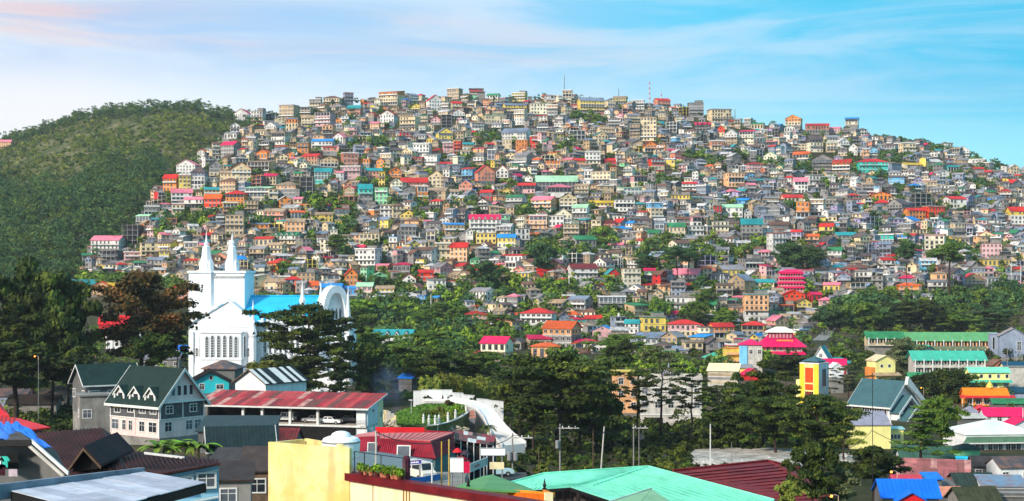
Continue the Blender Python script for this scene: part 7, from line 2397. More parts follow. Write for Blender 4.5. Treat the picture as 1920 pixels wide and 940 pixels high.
B = Bld('grey_cone_house', 'house with a grey hip roof left of the magenta shed', 1826, 788, 400, 8, 5, 5, 1.2, GREY_W, anchor=0).hip(ROOF_GREY, 2.3, .7).done()
B = Bld('pale_shed', 'low shed with a pale sheet roof left of the magenta shed', 1828, 793, 380, 6, 5.6, 4, 1.1, GREY_W, 'shed', anchor=0).shed(CONCL, .6, .4).done()
B = Bld('dark_green_shop', 'shop with a dark green roof behind the magenta shed', 1895, 770, 425, -3, 9, 5, 2.0, GREY_W, 'shop', anchor=0).gable(RM['G'], 1.0, .5, 'x', None).done()
B = Bld('teal_shop', 'shop with a dark blue teal roof right of the orange market', 1905, 750, 450, -3, 7, 5, 2.2, WM['b'], 'shop', anchor=0).gable(pm('deep_teal', (20, 70, 90), var=.1), 1.1, .5, 'x', None).done()
B = Bld('corner_red_roof', 'small house with a magenta red roof cut off by the right edge', 1922, 812, 350, 10, 6, 5, 1.6, WHITE_W, anchor=0).gable(ROOF_MAG, 1.5, .4, 'y', None).done()
def white_hall():
    B = Bld('long_white_hall', 'long white hall with a pale green and white roof at the right edge', 1880, 858, 328, 7, 16, 12, 3.8, WHITE_W, 'hall', anchor=0, short='long white hall')
    w, d, h = B.w, B.d, B.h
    mb = MB()
    mb.hip(w, d, h + 1.0, 2.5, .2, .14, rl=1.0); B.part('roof', mb, pm('pale_green_white_sheet', (226, 234, 222), rough=.5, var=.12, scale=.2))
    mb = MB(); mb.box(-w / 2 + .05, -d / 2 + .05, h, w / 2 - .05, d / 2, h + 1.1); B.part('clerestory', mb, WHITE_W)
    mb = MB(); mb.slab([(-w / 2 - 1.3, -d / 2 - 1.6, h - .5), (w / 2 + 1, -d / 2 - 1.6, h - .5), (w / 2 + .4, -d / 2 - .01, h + .55), (-w / 2 + .2, -d / 2 - .01, h + .55)], .12); B.part('awning_roof', mb, pm('dull_green_awning', (84, 116, 88), rough=.55, var=.15, streak=.2))
    mb = MB(); mb.box(-w / 2 - 1.3, -d / 2 - 1.68, h - .75, w / 2 + 1, -d / 2 - 1.6, h - .5); B.part('gutter', mb, TRIM)
    for g in range(4):
        for i in range(3):
            B.win('f', -w / 2 + 1.4 + g * 3.9 + i * 1.15, 1.3, .9, 1.5, 2)
    for i in range(5):
        mb = MB(); a = -w / 2 + i * 3.95; mb.box(a, -d / 2 - .14, -.3, a + .18, -d / 2 - .11, h); B.part('pilaster', mb, TRIM)
    mb = MB(); mb.box(-w / 2 - 1.5, -d / 2 - 2.2, -.7, w / 2, -d / 2 - .01, -.2); B.part('terrace', mb, CREAM_W)
    B.done()
white_hall()
for i, (px, py, D, w, m, lab) in enumerate(((1809, 866, 298, 3.6, CYAN_T, 'left cyan tarpaulin awning below the long white hall'), (1841, 873, 292, 2.4, CYAN_T, 'right cyan tarpaulin awning below the long white hall'), (1862, 872, 300, 2.6, TRIM, 'white sheet awning beside the cyan tarpaulins'))):
    p = P(px, py, D)
    t = thing('awning', lab, 'awning', (p.x, p.y, G(p.x, p.y)), 0, 'awnings below the white hall', at=(px, py))
    z = p.z - G(p.x, p.y)
    mb = MB(); mb.slab([(-w / 2, -1.2, z), (w / 2, -1.2, z - .1), (w / 2, 1.6, z + .8), (-w / 2, 1.6, z + .9)], .05); obj('sheet', mb, m, t)
    for sx in (-1, 1):
        mb = MB(); mb.cyl((sx * w * .45, -1.1, -.3), (sx * w * .45, -1.1, z - .05), .04, .04, 5); obj('post', mb, STEEL, t)
B = Bld('dark_green_kiosk', 'kiosk with a near black green roof above the cyan tarpaulins', 1817, 856, 312, 4, 4.4, 3.5, 1.5, WM['n'], 'kiosk', anchor=0).hip(pm('black_green_sheet', (26, 50, 46), var=.15), .9, .5).done()
B = Bld('white_house', 'white house with a dull green roof behind the rusty pink roof', 1738, 880, 262, -4, 8.0, 6, 2.0, WHITE_W, anchor=0, short='white house with the dull green roof').gable(pm('dull_green_sheet', (58, 94, 78), var=.2, streak=.2), 1.5, .6, 'x', None); glazing(B, 'f', 3, .6, .9, 1.0); B.done()
def rusty():
    B = Bld('rusty_roofed_shed', 'long shed under rusty pink sheets in the lower right', 1750, 918, 230, -16, 10.0, 5.5, 1.6, pm('dark_shed_wall', (54, 50, 50), var=.3), 'shed', anchor=0, short='rusty pink roof')
    B.shed(pm('rusty_pink_sheet', (158, 96, 92), rough=.6, var=.25, rust=(110, 74, 64)), 1.9, .3)
    sheets(B.t, 'roof_sheet', (-5.3, -3.05, 1.6 + .04), (5.3, -3.05, 1.6 + .04), (5.3, 3.05, 3.6 + .14), (-5.3, 3.05, 3.6 + .14), 11, 2, [pm('pink_sheet_%d' % i, c, rough=.6, var=.3, rust=(120, 80, 70)) for i, c in enumerate(((186, 110, 104), (160, 90, 88), (200, 140, 130), (140, 84, 78)))], random.Random(5), lift=.05)
    B.done()
rusty()
B = Bld('pink_roofed_hut', 'small hut with a faded pink red roof above the blue roof', 1702, 924, 205, -4, 3.4, 3.4, 1.1, GREY_W, 'hut', anchor=0).gable(pm('faded_crimson', (190, 66, 82), var=.15), .9, .3, 'x', None).done()
def blue_roof():
    B = Bld('blue_roofed_house', 'house with a bright blue roof and a red front gable at the bottom edge', 1708, 968, 178, -3, 6.2, 5.5, 2.2, GREY_W, anchor=0, short='bright blue roof').gable(ROOF_BLUE, 1.5, .35, 'x', None, seams=.5)
    mb = MB(); mb.box(-1.7, -4.2, -.5, 1.3, -2.76, 2.0); mb.extr([(-1.7, -4.2, 2.0), (1.3, -4.2, 2.0), (-.2, -4.2, 2.8)], (0, 2.6, 0)); p = B.part('front_porch', mb, ROOF_RED)
    mb = MB(); mb.chev(3.0, 3.2, 2.0, .85, .35, .1, 'y'); mb.v = [(a - .2, b - 2.6, c) for a, b, c in mb.v]; obj('porch_roof', mb, ROOF_BLUE, p)
    B.done()
blue_roof()
B = Bld('pink_hut', 'low hut with a bright pink roof at the bottom right', 1792, 944, 205, 3, 3.2, 3, .9, GREY_W, 'hut', anchor=0).shed(WM['s'], .7, .2).done()
mbx = [('blue_tarp_hut', 'hut covered with a blue tarpaulin between the pink huts', 1752, 920, 212, 2.0, TARP), ('grey_hut', 'grey hut with a flat pale roof right of the blue tarpaulin hut', 1770, 932, 215, 2.6, GREY_W)]
for nm, lab, px, py, D, w, m in mbx:
    Bld(nm, lab, px, py, D, 5, w, 2.2, 1.5, GREY_W, 'hut', anchor=0).shed(m, .5, .25).done()
for i, (px, py, D, w, d, h, wm_, rm_, rt, lab) in enumerate((
    (1862, 896, 268, 6.5, 5, 2.0, GREY_W, pm('charcoal_sheet', (58, 56, 58), var=.3), 'g', 'grey house with a charcoal roof below the long white hall'),
    (1905, 900, 262, 5.5, 5, 2.2, WHITE_W, RM['K'], 'g', 'pale house with a dark grey roof at the right edge'),
    (1832, 930, 226, 5.4, 5, 1.6, GREY_W, pm('charcoal_green', (44, 60, 54), var=.3), 'g', 'grey house with a black green roof in the bottom right corner'),
    (1884, 936, 222, 6.0, 5, 1.8, WHITE_W, RM['B'], 's', 'white house with a grey blue shed roof in the bottom right corner'),
    (1800, 905, 250, 4.0, 4, 1.6, CONC, pm('soot_sheet', (48, 46, 46), var=.3), 's', 'small sooty shed right of the rusty pink roof'),
    (1915, 962, 200, 5.0, 4, 2.0, GREY_W, WM['g'], 'l', 'flat roofed grey house cut off by the bottom right corner'),
    (1838, 962, 196, 5.0, 4, 1.6, CONC, pm('dark_moss', (60, 64, 44), var=.3), 'g', 'mossy roofed hut cut off by the bottom edge on the right'))):
    B = Bld('small_house', lab, px, py, D, [-8, 10, 4, -6, 12, -4, 8][i], w, d, h, wm_, 'house', 'small houses in the bottom right corner', anchor=0)
    (B.gable(rm_, 1.3, .4, 'x', None) if rt == 'g' else (B.shed(rm_, .8, .3) if rt == 's' else B.flat(rm_, .2, .2, .3)))
    B.row('f', 2, .4, 1.0, .9); B.done()
B = Bld('grey_blue_workshop', 'grey workshop with a bright blue sheet on its roof at the upper right edge', 1900, 668, 560, -12, 9.5, 8, 7.2, WM['b'], 'workshop', anchor=0, short='grey workshop').gable(RM['A'], 2.6, .5, 'y', None); B.win('f', 2, 2.0, 1.4, 3.2)
mb = MB(); mb.slab([(.4, -4.5, 9.75), (4.8, -4.5, 7.75), (4.8, 2, 7.75), (.4, 2, 9.75)], .05); B.part('blue_sheet', mb, TARP); B.done()
B = Bld('grey_school_block', 'plain grey concrete block right of the long school', 1872, 660, 590, -2, 5, 5, 6.6, WM['b'], 'building', anchor=0).flat(WM['l'], .2, .2); glazing(B, 'f', 3, 1, .8, 4.4); B.done()
B = Bld('brick_gabled_house', 'small brick house with a round arched front right of the schools', 1875, 702, 520, 8, 5, 5, 3.0, TERRA, anchor=0).gable(RM['F'], 1.8, .4, 'y', None, seams=0); B.win('f', 0, .6, 1.4, 2.0, 1, arch=True); B.done()
B = Bld('cream_shop_row', 'cream shop row with a dark blue roof at the right edge', 1908, 700, 500, -3, 8, 6, 2.0, CREAM_W, 'shop', anchor=0).gable(pm('navy_roof', (20, 76, 104), var=.1), 1.4, .5, 'x', None); glazing(B, 'f', 4, .4, 1, 1.1); B.done()
B = Bld('pale_grey_block', 'tall pale grey block at the right edge beside the lemon lodge', 1910, 742, 478, -3, 6, 6, 8.5, CONCL, 'building', anchor=0).flat(CONC, .2, .2); glazing(B, 'f', 2, 1.2, 1.3, 1.6); B.done()
# restaurant with the magenta roofs
def restaurant():
    B = Bld('restaurant', 'pink restaurant with tiered magenta roofs and yellow lettering', 1464, 670, 578, -8, 15.5, 10, 4.2, WM['p'], 'restaurant', anchor=0, short='magenta roofed restaurant')
    w, d = B.w, B.d
    mb = MB(); mb.hip(w + 1.5, d + 1.5, 4.2, 4.2, .9, .15, rl=3.6); r = B.part('roof', mb, ROOF_MAG)
    mb = MB(); mb.box(-4.6, -3, 6.2, 4.6, 3, 9.2); B.part('upper_storey', mb, WM['m'])
    for i in range(7):
        mb = MB(); mb.box(-4.2 + i * 1.25, -3.08, 7.0, -4.2 + i * 1.25 + .7, -3.01, 8.6); B.part('upper_window', mb, WM['p'])
    mb = MB(); mb.hip(10.0, 6.6, 9.2, 1.8, .7, .14); B.part('upper_roof', mb, pm('cream_roof', (226, 230, 206), var=.08))
    mb = MB(); mb.slab([(-w / 2 - 2.2, -d / 2 - 2.6, 1.2), (w / 2 + 1.4, -d / 2 - 2.6, 1.2), (w / 2 + .6, -d / 2 - .01, 2.1), (-w / 2 - 1.2, -d / 2 - .01, 2.1)], .14); B.part('lower_roof', mb, ROOF_MAG)
    glazing(B, 'f', 7, 2.4, 1.1, 1.3); glazing(B, 'f', 6, -.6, 1.2, 1.3)
    YL = mat('yellow_lettering', (250, 210, 60), var=.05)
    k = 4.2 / (d / 2 + .75 + .9)
    for i, hh in enumerate((.8, .7, .95, .75, .7, .9, .8, .7, .85)):
        x = -1.4 + i * .68
        mb = MB(); y0, z0 = -3.9, 4.2 + (d / 2 + .75 - 3.9) * k + .22
        mb.box(x, y0, z0 - hh / 2 + .35, x + .12, y0 + .08, z0 + hh / 2 + .35)
        mb.box(x + .12, y0, z0 + hh / 2 + .2, x + .46, y0 + .08, z0 + hh / 2 + .35)
        if i % 2: mb.box(x + .34, y0, z0 + .1, x + .46, y0 + .08, z0 + hh / 2 + .2)
        else: mb.box(x + .12, y0, z0 + .28, x + .4, y0 + .08, z0 + .42)
        obj('lettering', mb, YL, r)
    B.done()
restaurant()
B = Bld('tall_cream_block', 'tall cream block with a magenta roof edge left of the restaurant', 1408, 694, 522, -6, 7.4, 6.5, 8.4, CONCL, 'building', anchor=0).hip(ROOF_MAG, 1.6, .5); glazing(B, 'f', 3, 5.4, 1, 1.3); mb = MB(); mb.box(-3.82, -3.58, 1.0, -1.2, -3.51, 8.0); B.part('pale_blue_panel', mb, WM['z']); B.done()
B = Bld('yellow_stair_block', 'narrow yellow block with balconies left of the tall cream block', 1376, 692, 526, 10, 4.8, 4.6, 6.8, WM['y'], 'building', anchor=0).flat(WM['o'], .2, .2)
for f in range(3):
    mb = MB(); mb.box(-2.6, -3.4, f * 2.3 + .2, 2.6, -2.51, f * 2.3 + .9); B.part('balcony', mb, WM['e'])
glazing(B, 'f', 3, 1.2, .9, 1); B.done()
# pagoda like red block
def red_block():
    D = hit(1484, 548, 430) or 800
    B = Bld('tiered_red_block', 'tall block with four tiers of magenta roofs and pink balconies', 1484, 546, D, -6, 15, 9, 2.5, WM['p'], 'building', anchor=0, short='tiered magenta block')
    for f in range(4):
        z, k = 2.6 * f, 1 - .06 * f
        w, d = 15 * k, 9 * k
        if f:
            mb = MB(); mb.box(-w / 2, -d / 2, z, w / 2, d / 2, z + 2.5); B.part('storey', mb, WM['p'])
        mb = MB(); mb.slab([(-w / 2 - .9, -d / 2 - 1.3, z + 1.75), (w / 2 + .9, -d / 2 - 1.3, z + 1.75), (w / 2, -d / 2 - .01, z + 2.5), (-w / 2, -d / 2 - .01, z + 2.5)], .14); B.part('tier_roof', mb, ROOF_MAG)
        for i in range(9):
            mb = MB(); a = -w / 2 + .5 + (w - 1.4) * i / 8; mb.box(a, -d / 2 - .08, z + .5, a + .75, -d / 2 - .02, z + 1.6); B.part('pane', mb, GLASS)
            mb = MB(); mb.box(a - .3, -d / 2 - 1.2, z, a - .12, -d / 2 - 1.05, z + 1.7); B.part('post', mb, ROOF_MAG)
    mb = MB(); mb.hip(12.6, 7.6, 10.3, 1.6, .8, .14); B.part('roof', mb, ROOF_MAG)
    B.done()
red_block()
# white blocks glimpsed behind the dark trees
B = Bld('white_block', 'big white block seen through the dark trees of the middle', 1258, 808, 385, -5, 15, 9, 12.5, CONCL, 'building', anchor=0, short='big white block').flat(CONCL, .2, .3, .6); glazing(B, 'f', 5, 9, 1.3, 1.4); glazing(B, 'f', 5, 5.6, 1.3, 1.4)
for k in range(3):
    mb = MB(); mb.box(-7.55, -4.66, 3.8 + k * 3.3, 7.55, -4.51, 4.1 + k * 3.3); B.part('floor_band', mb, TRIM)
mb = MB(); mb.box(-6.5, -4.6, .5, -2, -4.52, 3.2); B.part('dark_shopfront', mb, DARKIN)
mb = MB(); mb.lathe([(1.6, 12.8), (1.7, 13.6), (1.1, 14.6), (.2, 15.2), (.06, 16.4)], 10, -.5, 0); B.part('dome', mb, WM['l']); B.done()
B = Bld('peach_block', 'peach block with balconies seen left of the big white block', 1176, 772, 400, 8, 5.4, 6, 10.0, WM['e'], 'building', anchor=0).flat(WM['y'], .3, .25)
for f in range(3): B.row('f', 2, .8 + f * 3.1, 1.2, 1.5)
B.done()
B = Bld('grey_stand', 'long grey building with stepped cream bands right of the big white block', 1355, 722, 450, -14, 8.5, 6, 4.0, CONCL, 'building', anchor=0).shed(CREAM_W, 1.6, .4)
for k in range(3):
    mb = MB(); mb.box(-4.3, -3.1 - k * .02, .5 + k * 1.1, 4.3, -3.01, 1.1 + k * 1.1); B.part('band', mb, [WM['c'], WM['g'], WM['t']][k])
B.done()
B = Bld('crimson_hut', 'crimson roofed house below the tall cream block', 1412, 714, 500, 8, 5.5, 5, 2.0, WM['r'], anchor=0).gable(ROOF_MAG, 1.6, .4, 'y', None).done()
B = Bld('lemon_shed', 'house with a lemon yellow wall left of the crimson roofed house', 1392, 702, 515, -8, 6, 5, 2.0, WM['y'], anchor=0).shed(RM['A'], .8, .4).done()
B = Bld('teal_pavilion', 'pavilion with a sea green hip roof below the orange gabled house', 1342, 680, 560, 5, 6, 6, 1.8, WHITE_W, 'pavilion', anchor=0).hip(ROOF_SEA, 1.7, .8).done()
# ------------------------------------------------------------------ houses in the gap left of the church
for px, py, D, yaw, w, d, h, wm_, rm_, rise, ax, lab in (
    (213, 640, 470, 8, 8.5, 6, 5.2, WM['r'], ROOF_RED, 2.4, 'x', 'pinkish red two storey house behind the reddish tree'),
    (228, 652, 440, -4, 9.0, 6, 2.6, WHITE_W, CONCL, 1.0, 'x', 'long white low house behind the trunk of the reddish tree'),
    (150, 545, 640, 6, 12, 7, 2.6, GREY_W, RM['T'], 1.8, 'x', 'house with a long teal roof above the left grove'),
    (190, 552, 620, 10, 9, 7, 2.8, WM['e'], ROOF_RED, 2.2, 'y', 'house with a bright red roof above the left grove'),
    (215, 548, 650, -8, 9, 6, 2.6, WM['y'], RM['Y'], 1.2, 'x', 'house with a yellow roof above the left grove'),
    (345, 560, 620, -8, 9, 6, 3.4, WM['s'], RM['R'], 1.6, 'x', 'salmon house with a red roof left of the church towers'),
    (345, 668, 520, -5, 6, 5, 2.4, WM['u'], TARP, 1.0, 'x', 'low blue house at the left foot of the church'),
    (300, 690, 430, 5, 10, 6, 2.4, CONC, RM['A'], .9, 'x', 'low grey house at the foot of the reddish tree'),
    (150, 700, 410, 10, 7, 5, 3.0, CONC, RM['F'], 1.2, 'x', 'brown roofed grey house right of the left grove'),
    (60, 790, 300, 6, 9, 6, 3.4, CONC, pm('black_brown_sheet', (56, 48, 44), var=.3), 1.4, 'x', 'dark grey shack with a black brown roof below the left grove'),
    (20, 775, 320, -6, 6, 5, 3.6, WM['b'], RM['K'], 1.2, 'x', 'grey blue shack with a dark roof at the left edge'),
    (110, 778, 312, 12, 5.5, 5, 4.2, CONC, RM['K'], 1.2, 'y', 'tall narrow concrete shack left of the grey house'),
    (520, 545, 720, -8, 12, 7, 4, WM['c'], RM['S'], 1.6, 'x', 'cream house with a tan roof above the church nave'),
    (575, 552, 700, 8, 10, 7, 4, WM['s'], RM['O'], 1.8, 'x', 'salmon house with an orange roof above the church nave'),
    (620, 556, 690, -5, 9, 7, 4, WM['u'], RM['U'], 1.6, 'x', 'blue house with a blue roof behind the church arch')):
    D2 = hit(px, py + 3, 300) or D
    w, d, h, rise, D = w * D2 / D, d * D2 / D, h * D2 / D, rise * D2 / D, D2
    B = Bld('town_house', lab, px, py, D, yaw, w, d, h, wm_, 'house', 'houses around the church', anchor=0).gable(rm_, rise, .5, ax, None)
    glazing(B, 'f', max(2, int(w / 2.6)), .8, 1.1, 1.2)
    if h > 4.5: glazing(B, 'f', 3, 3.4, 1.1, 1.2)
    B.done()
B = Bld('lean_to_shed', 'dark lean-to shed between the pale blue house and the brown house', 428, 952, 128, 8, 3.6, 4, 2.2, CONC, 'shed', anchor=0).shed(pm('sooty_brown_sheet', (52, 44, 40), rough=.6, var=.35, rust=(70, 50, 42)), .9, .3)
B.row('f', 1, .5, 1.2, 1.0); B.done()
B = Bld('lean_to_shed', 'low dark shed under the bottle green roof beside the pale blue house', 440, 900, 165, -6, 5.4, 4, 1.8, GREY_W, 'shed', anchor=0).shed(pm('sooty_grey_sheet', (60, 56, 54), rough=.6, var=.35), .9, .3).done()
# ------------------------------------------------------------------ roads, dry ground, poles, masts, lamps
def gxy(px, D):
    return ((px - 960) / F * D, D)
ribbon('dry_ground', [gxy(1285, 299), gxy(1350, 301), gxy(1450, 302), gxy(1600, 300)], 27, DUST, .12, .4, wob=.3)
ribbon('street', [gxy(1175, 262), gxy(1215, 300), gxy(1225, 350), gxy(1235, 400)], 7, ASPH, .15, .4)
ribbon('street', [gxy(1110, 232), gxy(1200, 262), gxy(1290, 275), gxy(1420, 262)], 7, ASPH, .14, .4)
h0 = [(1535, 640), (1550, 628), (1556, 615), (1545, 602), (1530, 592)]
pts = []
for a, b in h0:
    D = hit(a, b, 430)
    if D: pts.append(gxy(a, D))
if len(pts) > 1:
    ribbon('hill_road', pts, 6, CONC, .3, .6)
for k, line in enumerate((((1225, 548), (1260, 542), (1300, 536), (1340, 526), (1375, 516)), ((640, 430), (690, 420), (740, 428)), ((1110, 444), (1150, 452), (1165, 470)), ((880, 300), (930, 306), (990, 302)), ((1500, 420), (1560, 428), (1620, 424)), ((1395, 560), (1440, 548), (1490, 552)))):
    pts = []
    for a, b in line:
        D = hit(a, b, 430)
        if D: pts.append(gxy(a, D))
    if len(pts) > 1:
        ribbon('hill_path', pts, 2.6, CONCL, .5, 1.2)
rs = np.random.default_rng(8)
mb = MB()
for _ in range(900):
    px, D = rs.uniform(1285, 1600), rs.uniform(286, 316)
    x, y = gxy(px, D); z = G(x, y) + .1; r = rs.uniform(.15, .6)
    mb.add([(x - r, y - r, z), (x + r, y - r * .8, z), (x + r * .8, y + r, z), (x - r, y + r * .7, z), (x + rs.normal() * .2, y + rs.normal() * .2, z + r * rs.uniform(.5, 1.1))], [(0, 1, 4), (1, 2, 4), (2, 3, 4), (3, 0, 4)])
obj('rubble', mb, DUST, kind='stuff')
def pole(px, top, bot, D, r, m, lab, arm=0.0, boxes=0, lean=0.0, lamp=None, group='poles of the valley'):
    p = P(px, top, D); g = G(p.x, p.y); h = p.z - g
    t = thing('lamp_post' if lamp else 'utility_pole', lab, 'lamp post' if lamp else 'utility pole', (p.x, p.y, g), 0, group, at=(px, (top + bot) / 2))
    mb = MB(); mb.cyl((-lean, 0, -.4), (0, 0, h), r, r * .7, 8); obj('post', mb, m, t)
    if arm:
        mb = MB(); mb.box(-.2, -.14, h - .7, arm, -.06 - r * .0, h - .55); obj('crossarm', mb, CONCL, t)
        for i in range(3):
            mb = MB(); mb.lathe([(.06, h - .55), (.09, h - .45), (.05, h - .3)], 6, arm * (i + .4) / 3, -.1); obj('insulator', mb, TRIM, t)
    for i in range(boxes):
        mb = MB(); mb.lathe([(.24, h - 3.6), (.3, h - 3.5), (.3, h - 2.5), (.22, h - 2.4)], 10, -.4 + i * .8, -.35); obj('transformer', mb, STEEL, t)
    if lamp:
        mb = MB(); mb.path([(0, 0, h - .1), (-.3, -.1, h + .1), (-.7, -.2, h + .05)], .04, .03, 5); obj('arm', mb, STEEL, t)
        mb = MB(); mb.lathe([(.03, h - .15), (.12, h - .14), (.14, h - .06), (.09, h + .03), (.03, h + .06)], 10, -.75, -.2); obj('lamp_head', mb, lamp, t)
        ld = bpy.data.lights.new('lamp_light', 'POINT'); ld.energy = 60; ld.color = (1, .45, .15); ld.shadow_soft_size = .3
        lo = bpy.data.objects.new('lamp_light', ld); COL.objects.link(lo); lo.parent = t; lo.location = (-.75, -.6, h - .5)
    return t
ORL = mat('lit_orange_lamp', (255, 130, 40), var=.0, emit=9.0)
pole(961, 812, 902, 205, .13, CONC, 'grey utility pole with two transformers right of the wide blank billboard', 2.6, 2)
pole(1050, 795, 880, 232, .15, CONC, 'grey utility pole with a crossarm below the largest umbrella pine', 2.8, 1)
pole(1133, 800, 872, 240, .14, CONCL, 'leaning pale utility pole right of the largest umbrella pine', lean=.9)
pole(1112, 806, 860, 255, .09, WOOD, 'thin brown pole left of the leaning pale pole')
pole(1188, 795, 872, 240, .13, CONC, 'dark grey double pole at the left of the street', 2.2)
pole(1198, 800, 872, 242, .09, CONC, 'thin grey pole right of the dark double pole')
pole(1332, 795, 850, 270, .13, TRIM, 'pale white pole above the dry ground')
pole(1010, 846, 900, 200, .07, WOOD, 'thin post below the trees left of the mint roof')
pole(1372, 830, 872, 250, .06, CONC, 'thin grey post above the dark red tiled roof')
pole(1636, 700, 905, 212, .06, BLACK, 'tall thin black mast before the pale yellow hall', group=None)
pole(1918, 765, 800, 380, .12, TRIM, 'white pole at the right edge beside the magenta shed')
pole(1801, 690, 735, 470, .1, TRIM, 'white pole left of the lemon lodge')
pole(1889, 655, 730, 500, .12, CONC, 'tall grey pole right of the lemon lodge')
pole(1682, 884, 905, 190, .05, STEEL, 'lit orange street lamp above the bright blue roof', lamp=ORL, group='lit street lamps')
pole(166, 640, 700, 385, .08, STEEL, 'lit orange street lamp right of the left grove', lamp=ORL, group='lit street lamps')
pole(1732, 727, 760, 440, .08, STEEL, 'lit orange street lamp right of the chapel fin', lamp=ORL, group='lit street lamps')
pole(1572, 929, 960, 160, .05, STEEL, 'lit orange street lamp at the bottom edge before the loose grey green tree', lamp=ORL, group='lit street lamps')
pole(72, 668, 700, 350, .08, STEEL, 'lit orange street lamp inside the left grove', lamp=ORL, group='lit street lamps')
pole(212, 590, 700, 395, .12, CONC, 'thick grey pole left of the reddish tree trunk')
pole(204, 600, 700, 393, .1, RED_RUST, 'leaning reddish pole left of the reddish tree trunk', lean=1.2)
for px, top, bot, lab in ((1067, 497, 556, 'tall white pole at the foot of the hill below the middle'), (1351, 515, 552, 'left of two pale poles beside the hill path'), (1356, 515, 554, 'right of two pale poles beside the hill path'), (1896, 492, 545, 'left of two tall pale poles at the right edge of the hill'), (1914, 498, 550, 'right of two tall pale poles at the right edge of the hill'), (808, 552, 590, 'thin pale pole left of the wide pale house'), (138, 446, 490, 'thin grey pole in front of the wooded hill'), (760, 440, 478, 'pale pole on the middle slope left of the blue roofs'), (1220, 345, 372, 'thin pale pole on the slope right of the middle'), (1575, 330, 352, 'thin grey pole on the right slope')):
    D = hit(px, bot, 430) or 900
    pole(px, top, bot, D, .22, TRIM if 'white' in lab or 'pale' in lab else STEEL, lab, group='poles on the hill')
def cable(p0, p1, sag, lab):
    p0, p1 = P(*p0), P(*p1)
    mb = MB(); mb.path([tuple((p0.lerp(p1, i / 8) - p0) - Vector((0, 0, sag * 4 * (i / 8) * (1 - i / 8)))) for i in range(9)], .045, .045, 4)
    tag(obj('overhead_cable', mb, BLACK, loc=p0), lab, 'cable', 'overhead cables', at=((960 + F * (p0.x + p1.x) / (p0.y + p1.y)), HOR - F * ((p0.z + p1.z) / 2 - CZ) / ((p0.y + p1.y) / 2)))
for a, b, sg, lab in (((963, 816, 205), (1050, 800, 232), .8, 'cable sagging between the two grey poles left of the leaning pole'), ((985, 818, 205), (1080, 800, 232), .9, 'second cable sagging between the same two grey poles'), ((1052, 800, 232), (1188, 798, 240), 1.0, 'cable running from the crossarm pole to the dark double pole'), ((1075, 800, 232), (1205, 798, 240), 1.1, 'lower cable running to the dark double pole'), ((1190, 798, 240), (1332, 798, 270), 1.2, 'long cable between the dark double pole and the pale white pole'), ((963, 817, 205), (842, 826, 128), .9, 'cable from the transformer pole towards the yellow poles'), ((705, 810, 135), (842, 826, 128), .6, 'thin cable above the crimson metal building'), ((1636, 806, 212), (1560, 845, 170), .8, 'cable from the tall black mast towards the leafy foreground tree'), ((1636, 808, 212), (1810, 860, 250), .9, 'cable from the tall black mast over the rusty pink roof')):
    cable(a, b, sg, lab)
def mast(px, top, bot, w, m1, m2, lab):
    D = hit(px, bot, 600) or float(ip(px, DX, DY)) - 3
    p = P(px, bot, D); h = (bot - top) * D / F
    t = thing('radio_mast', lab, 'mast', (p.x, p.y, G(p.x, p.y)), .4, 'radio masts on the hilltop', at=(px, (top + bot) / 2))
    h += p.z - G(p.x, p.y)
    n = max(4, int(h / 2.2))
    for i in range(n):
        mb = MB(); z0, z1 = h * i / n, h * (i + 1) / n
        k0, k1 = w * (1 - .5 * i / n), w * (1 - .5 * (i + 1) / n)
        for s in range(3):
            a, b = s * 2.094, (s + 1) * 2.094
            A, Bq = (k0 * math.cos(a), k0 * math.sin(a), z0), (k1 * math.cos(a), k1 * math.sin(a), z1)
            C = (k1 * math.cos(b), k1 * math.sin(b), z1)
            mb.cyl(A, Bq, .09, .09, 4); mb.cyl(A, C, .06, .06, 4); mb.cyl(Bq, C, .06, .06, 4)
        obj('lattice_section', mb, m1 if i % 2 else m2, t, kind='stuff')
    mb = MB(); mb.cyl((0, 0, h), (0, 0, h + 2.5), .07, .05, 5); obj('aerial', mb, STEEL, t)
mast(1058, 142, 190, .5, STEEL, STEEL, 'tall thin grey radio mast on the very top of the hill')
mast(1218, 154, 192, .9, SIGNR, TRIM, 'red and white lattice mast on the hilltop')
mast(1160, 166, 190, .4, STEEL, STEEL, 'short grey mast between the two tall hilltop masts')
mast(1240, 172, 194, .5, SIGNR, TRIM, 'short reddish mast right of the red and white one')
mast(1378, 205, 232, .4, STEEL, STEEL, 'short grey mast on the right part of the skyline')
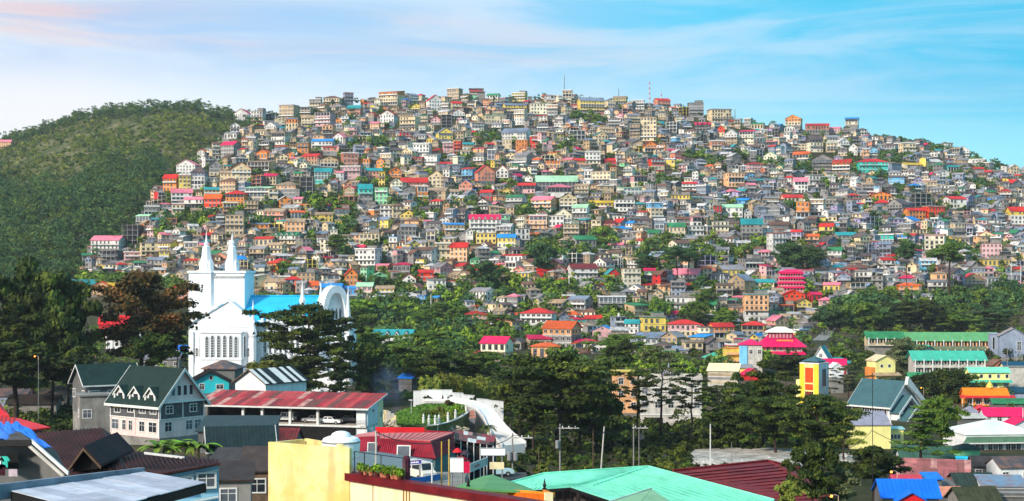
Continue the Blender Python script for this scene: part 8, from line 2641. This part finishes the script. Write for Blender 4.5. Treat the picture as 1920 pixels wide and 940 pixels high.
# bluish smoke beside the carport building
def smoke():
    rs = np.random.default_rng(2)
    c = P(728, 742, 372); c.z = G(c.x, c.y)
    prof = [(1.0, 0), (2.4, 2.5), (3.8, 5.5), (5.0, 9.0), (5.2, 12.0), (3.6, 14.5), (.6, 16.0)]
    mb = MB(); mb.lathe(prof, 14)
    m = bpy.data.materials.new('blue_smoke'); m.use_nodes = True; t = m.node_tree; t.nodes.clear()
    v = N(t, 'ShaderNodeVolumePrincipled'); v.inputs['Color'].default_value = (.30, .45, .85, 1)
    tc = N(t, 'ShaderNodeTexCoord'); nn = N(t, 'ShaderNodeTexNoise'); nn.inputs['Scale'].default_value = .28; nn.inputs['Detail'].default_value = 3
    t.links.new(tc.outputs['Object'], nn.inputs['Vector'])
    rr = ramp(t, [(.42, (0, 0, 0)), (.7, (.11, .11, .11))]); t.links.new(nn.outputs[0], rr.inputs[0])
    # thins out towards the rim of the plume
    gd = N(t, 'ShaderNodeVectorMath', operation='LENGTH'); mp = N(t, 'ShaderNodeMapping'); mp.inputs['Scale'].default_value = (.2, .2, .11); mp.inputs['Location'].default_value = (0, 0, -.88)
    t.links.new(tc.outputs['Object'], mp.inputs[0]); t.links.new(mp.outputs[0], gd.inputs[0])
    fall = mathn(t, 'SUBTRACT', 1.0, gd.outputs['Value'], True)
    t.links.new(mathn(t, 'MULTIPLY', fall, rr.outputs[0]), v.inputs['Density'])
    o_ = N(t, 'ShaderNodeOutputMaterial'); t.links.new(v.outputs[0], o_.inputs['Volume'])
    obj('smoke', mb, m, loc=c, kind='stuff')
smoke()
B = Bld('blue_sheet_hut', 'small hut with a bright blue sheet roof behind the garden wall', 772, 720, 458, -20, 4.2, 3.4, 1.6, GREY_W, 'hut').shed(TARP, .9, .4).done()
# ------------------------------------------------------------------ every label singles out one thing
def settle_labels():
    marks = [t for t in THINGS if t[4]]
    short = {}
    for t in marks:
        short[id(t)] = t[4] if t[4].startswith('the ') else 'the ' + t[4]
    def rel(dx, dy):
        if abs(dx) > 1.6 * abs(dy):
            return 'right of' if dx > 0 else 'left of'
        if abs(dy) > 1.6 * abs(dx):
            return 'below' if dy > 0 else 'above'
        return ('below' if dy > 0 else 'above') + (' and right of' if dx > 0 else ' and left of')
    for rounds in range(3):
        by = {}
        for t in THINGS:
            by.setdefault(t[1], []).append(t)
        used = {t[1] for t in THINGS}
        for lab, ts in by.items():
            if len(ts) < 2 and len(lab.split()) >= 4:
                continue
            for t in ts:
                near = sorted((m for m in marks if m is not t), key=lambda m: (m[2] - t[2]) ** 2 + (m[3] - t[3]) ** 2)[:14]
                for m in near:
                    new = '%s %s %s' % (lab, rel(t[2] - m[2], t[3] - m[3]), short[id(m)])
                    w = new.split()
                    if len(w) <= 16 and new not in used:
                        t[1] = new
                        used.add(new)
                        t[0]['label'] = new
                        break
settle_labels()
print('things', len(THINGS), 'longest label', max(len(t[1].split()) for t in THINGS))
# ------------------------------------------------------------------ thin air between here and the far hill
def haze():
    mb = MB(); mb.box(-4200, -60, CZ - 62, 4200, 2300, 262)
    m = bpy.data.materials.new('haze'); m.use_nodes = True; t = m.node_tree; t.nodes.clear()
    v = N(t, 'ShaderNodeVolumePrincipled'); v.inputs['Color'].default_value = (.86, .92, 1, 1); v.inputs['Density'].default_value = 5e-5
    o_ = N(t, 'ShaderNodeOutputMaterial'); t.links.new(v.outputs[0], o_.inputs['Volume'])
    obj('haze', mb, m, kind='stuff')
haze()
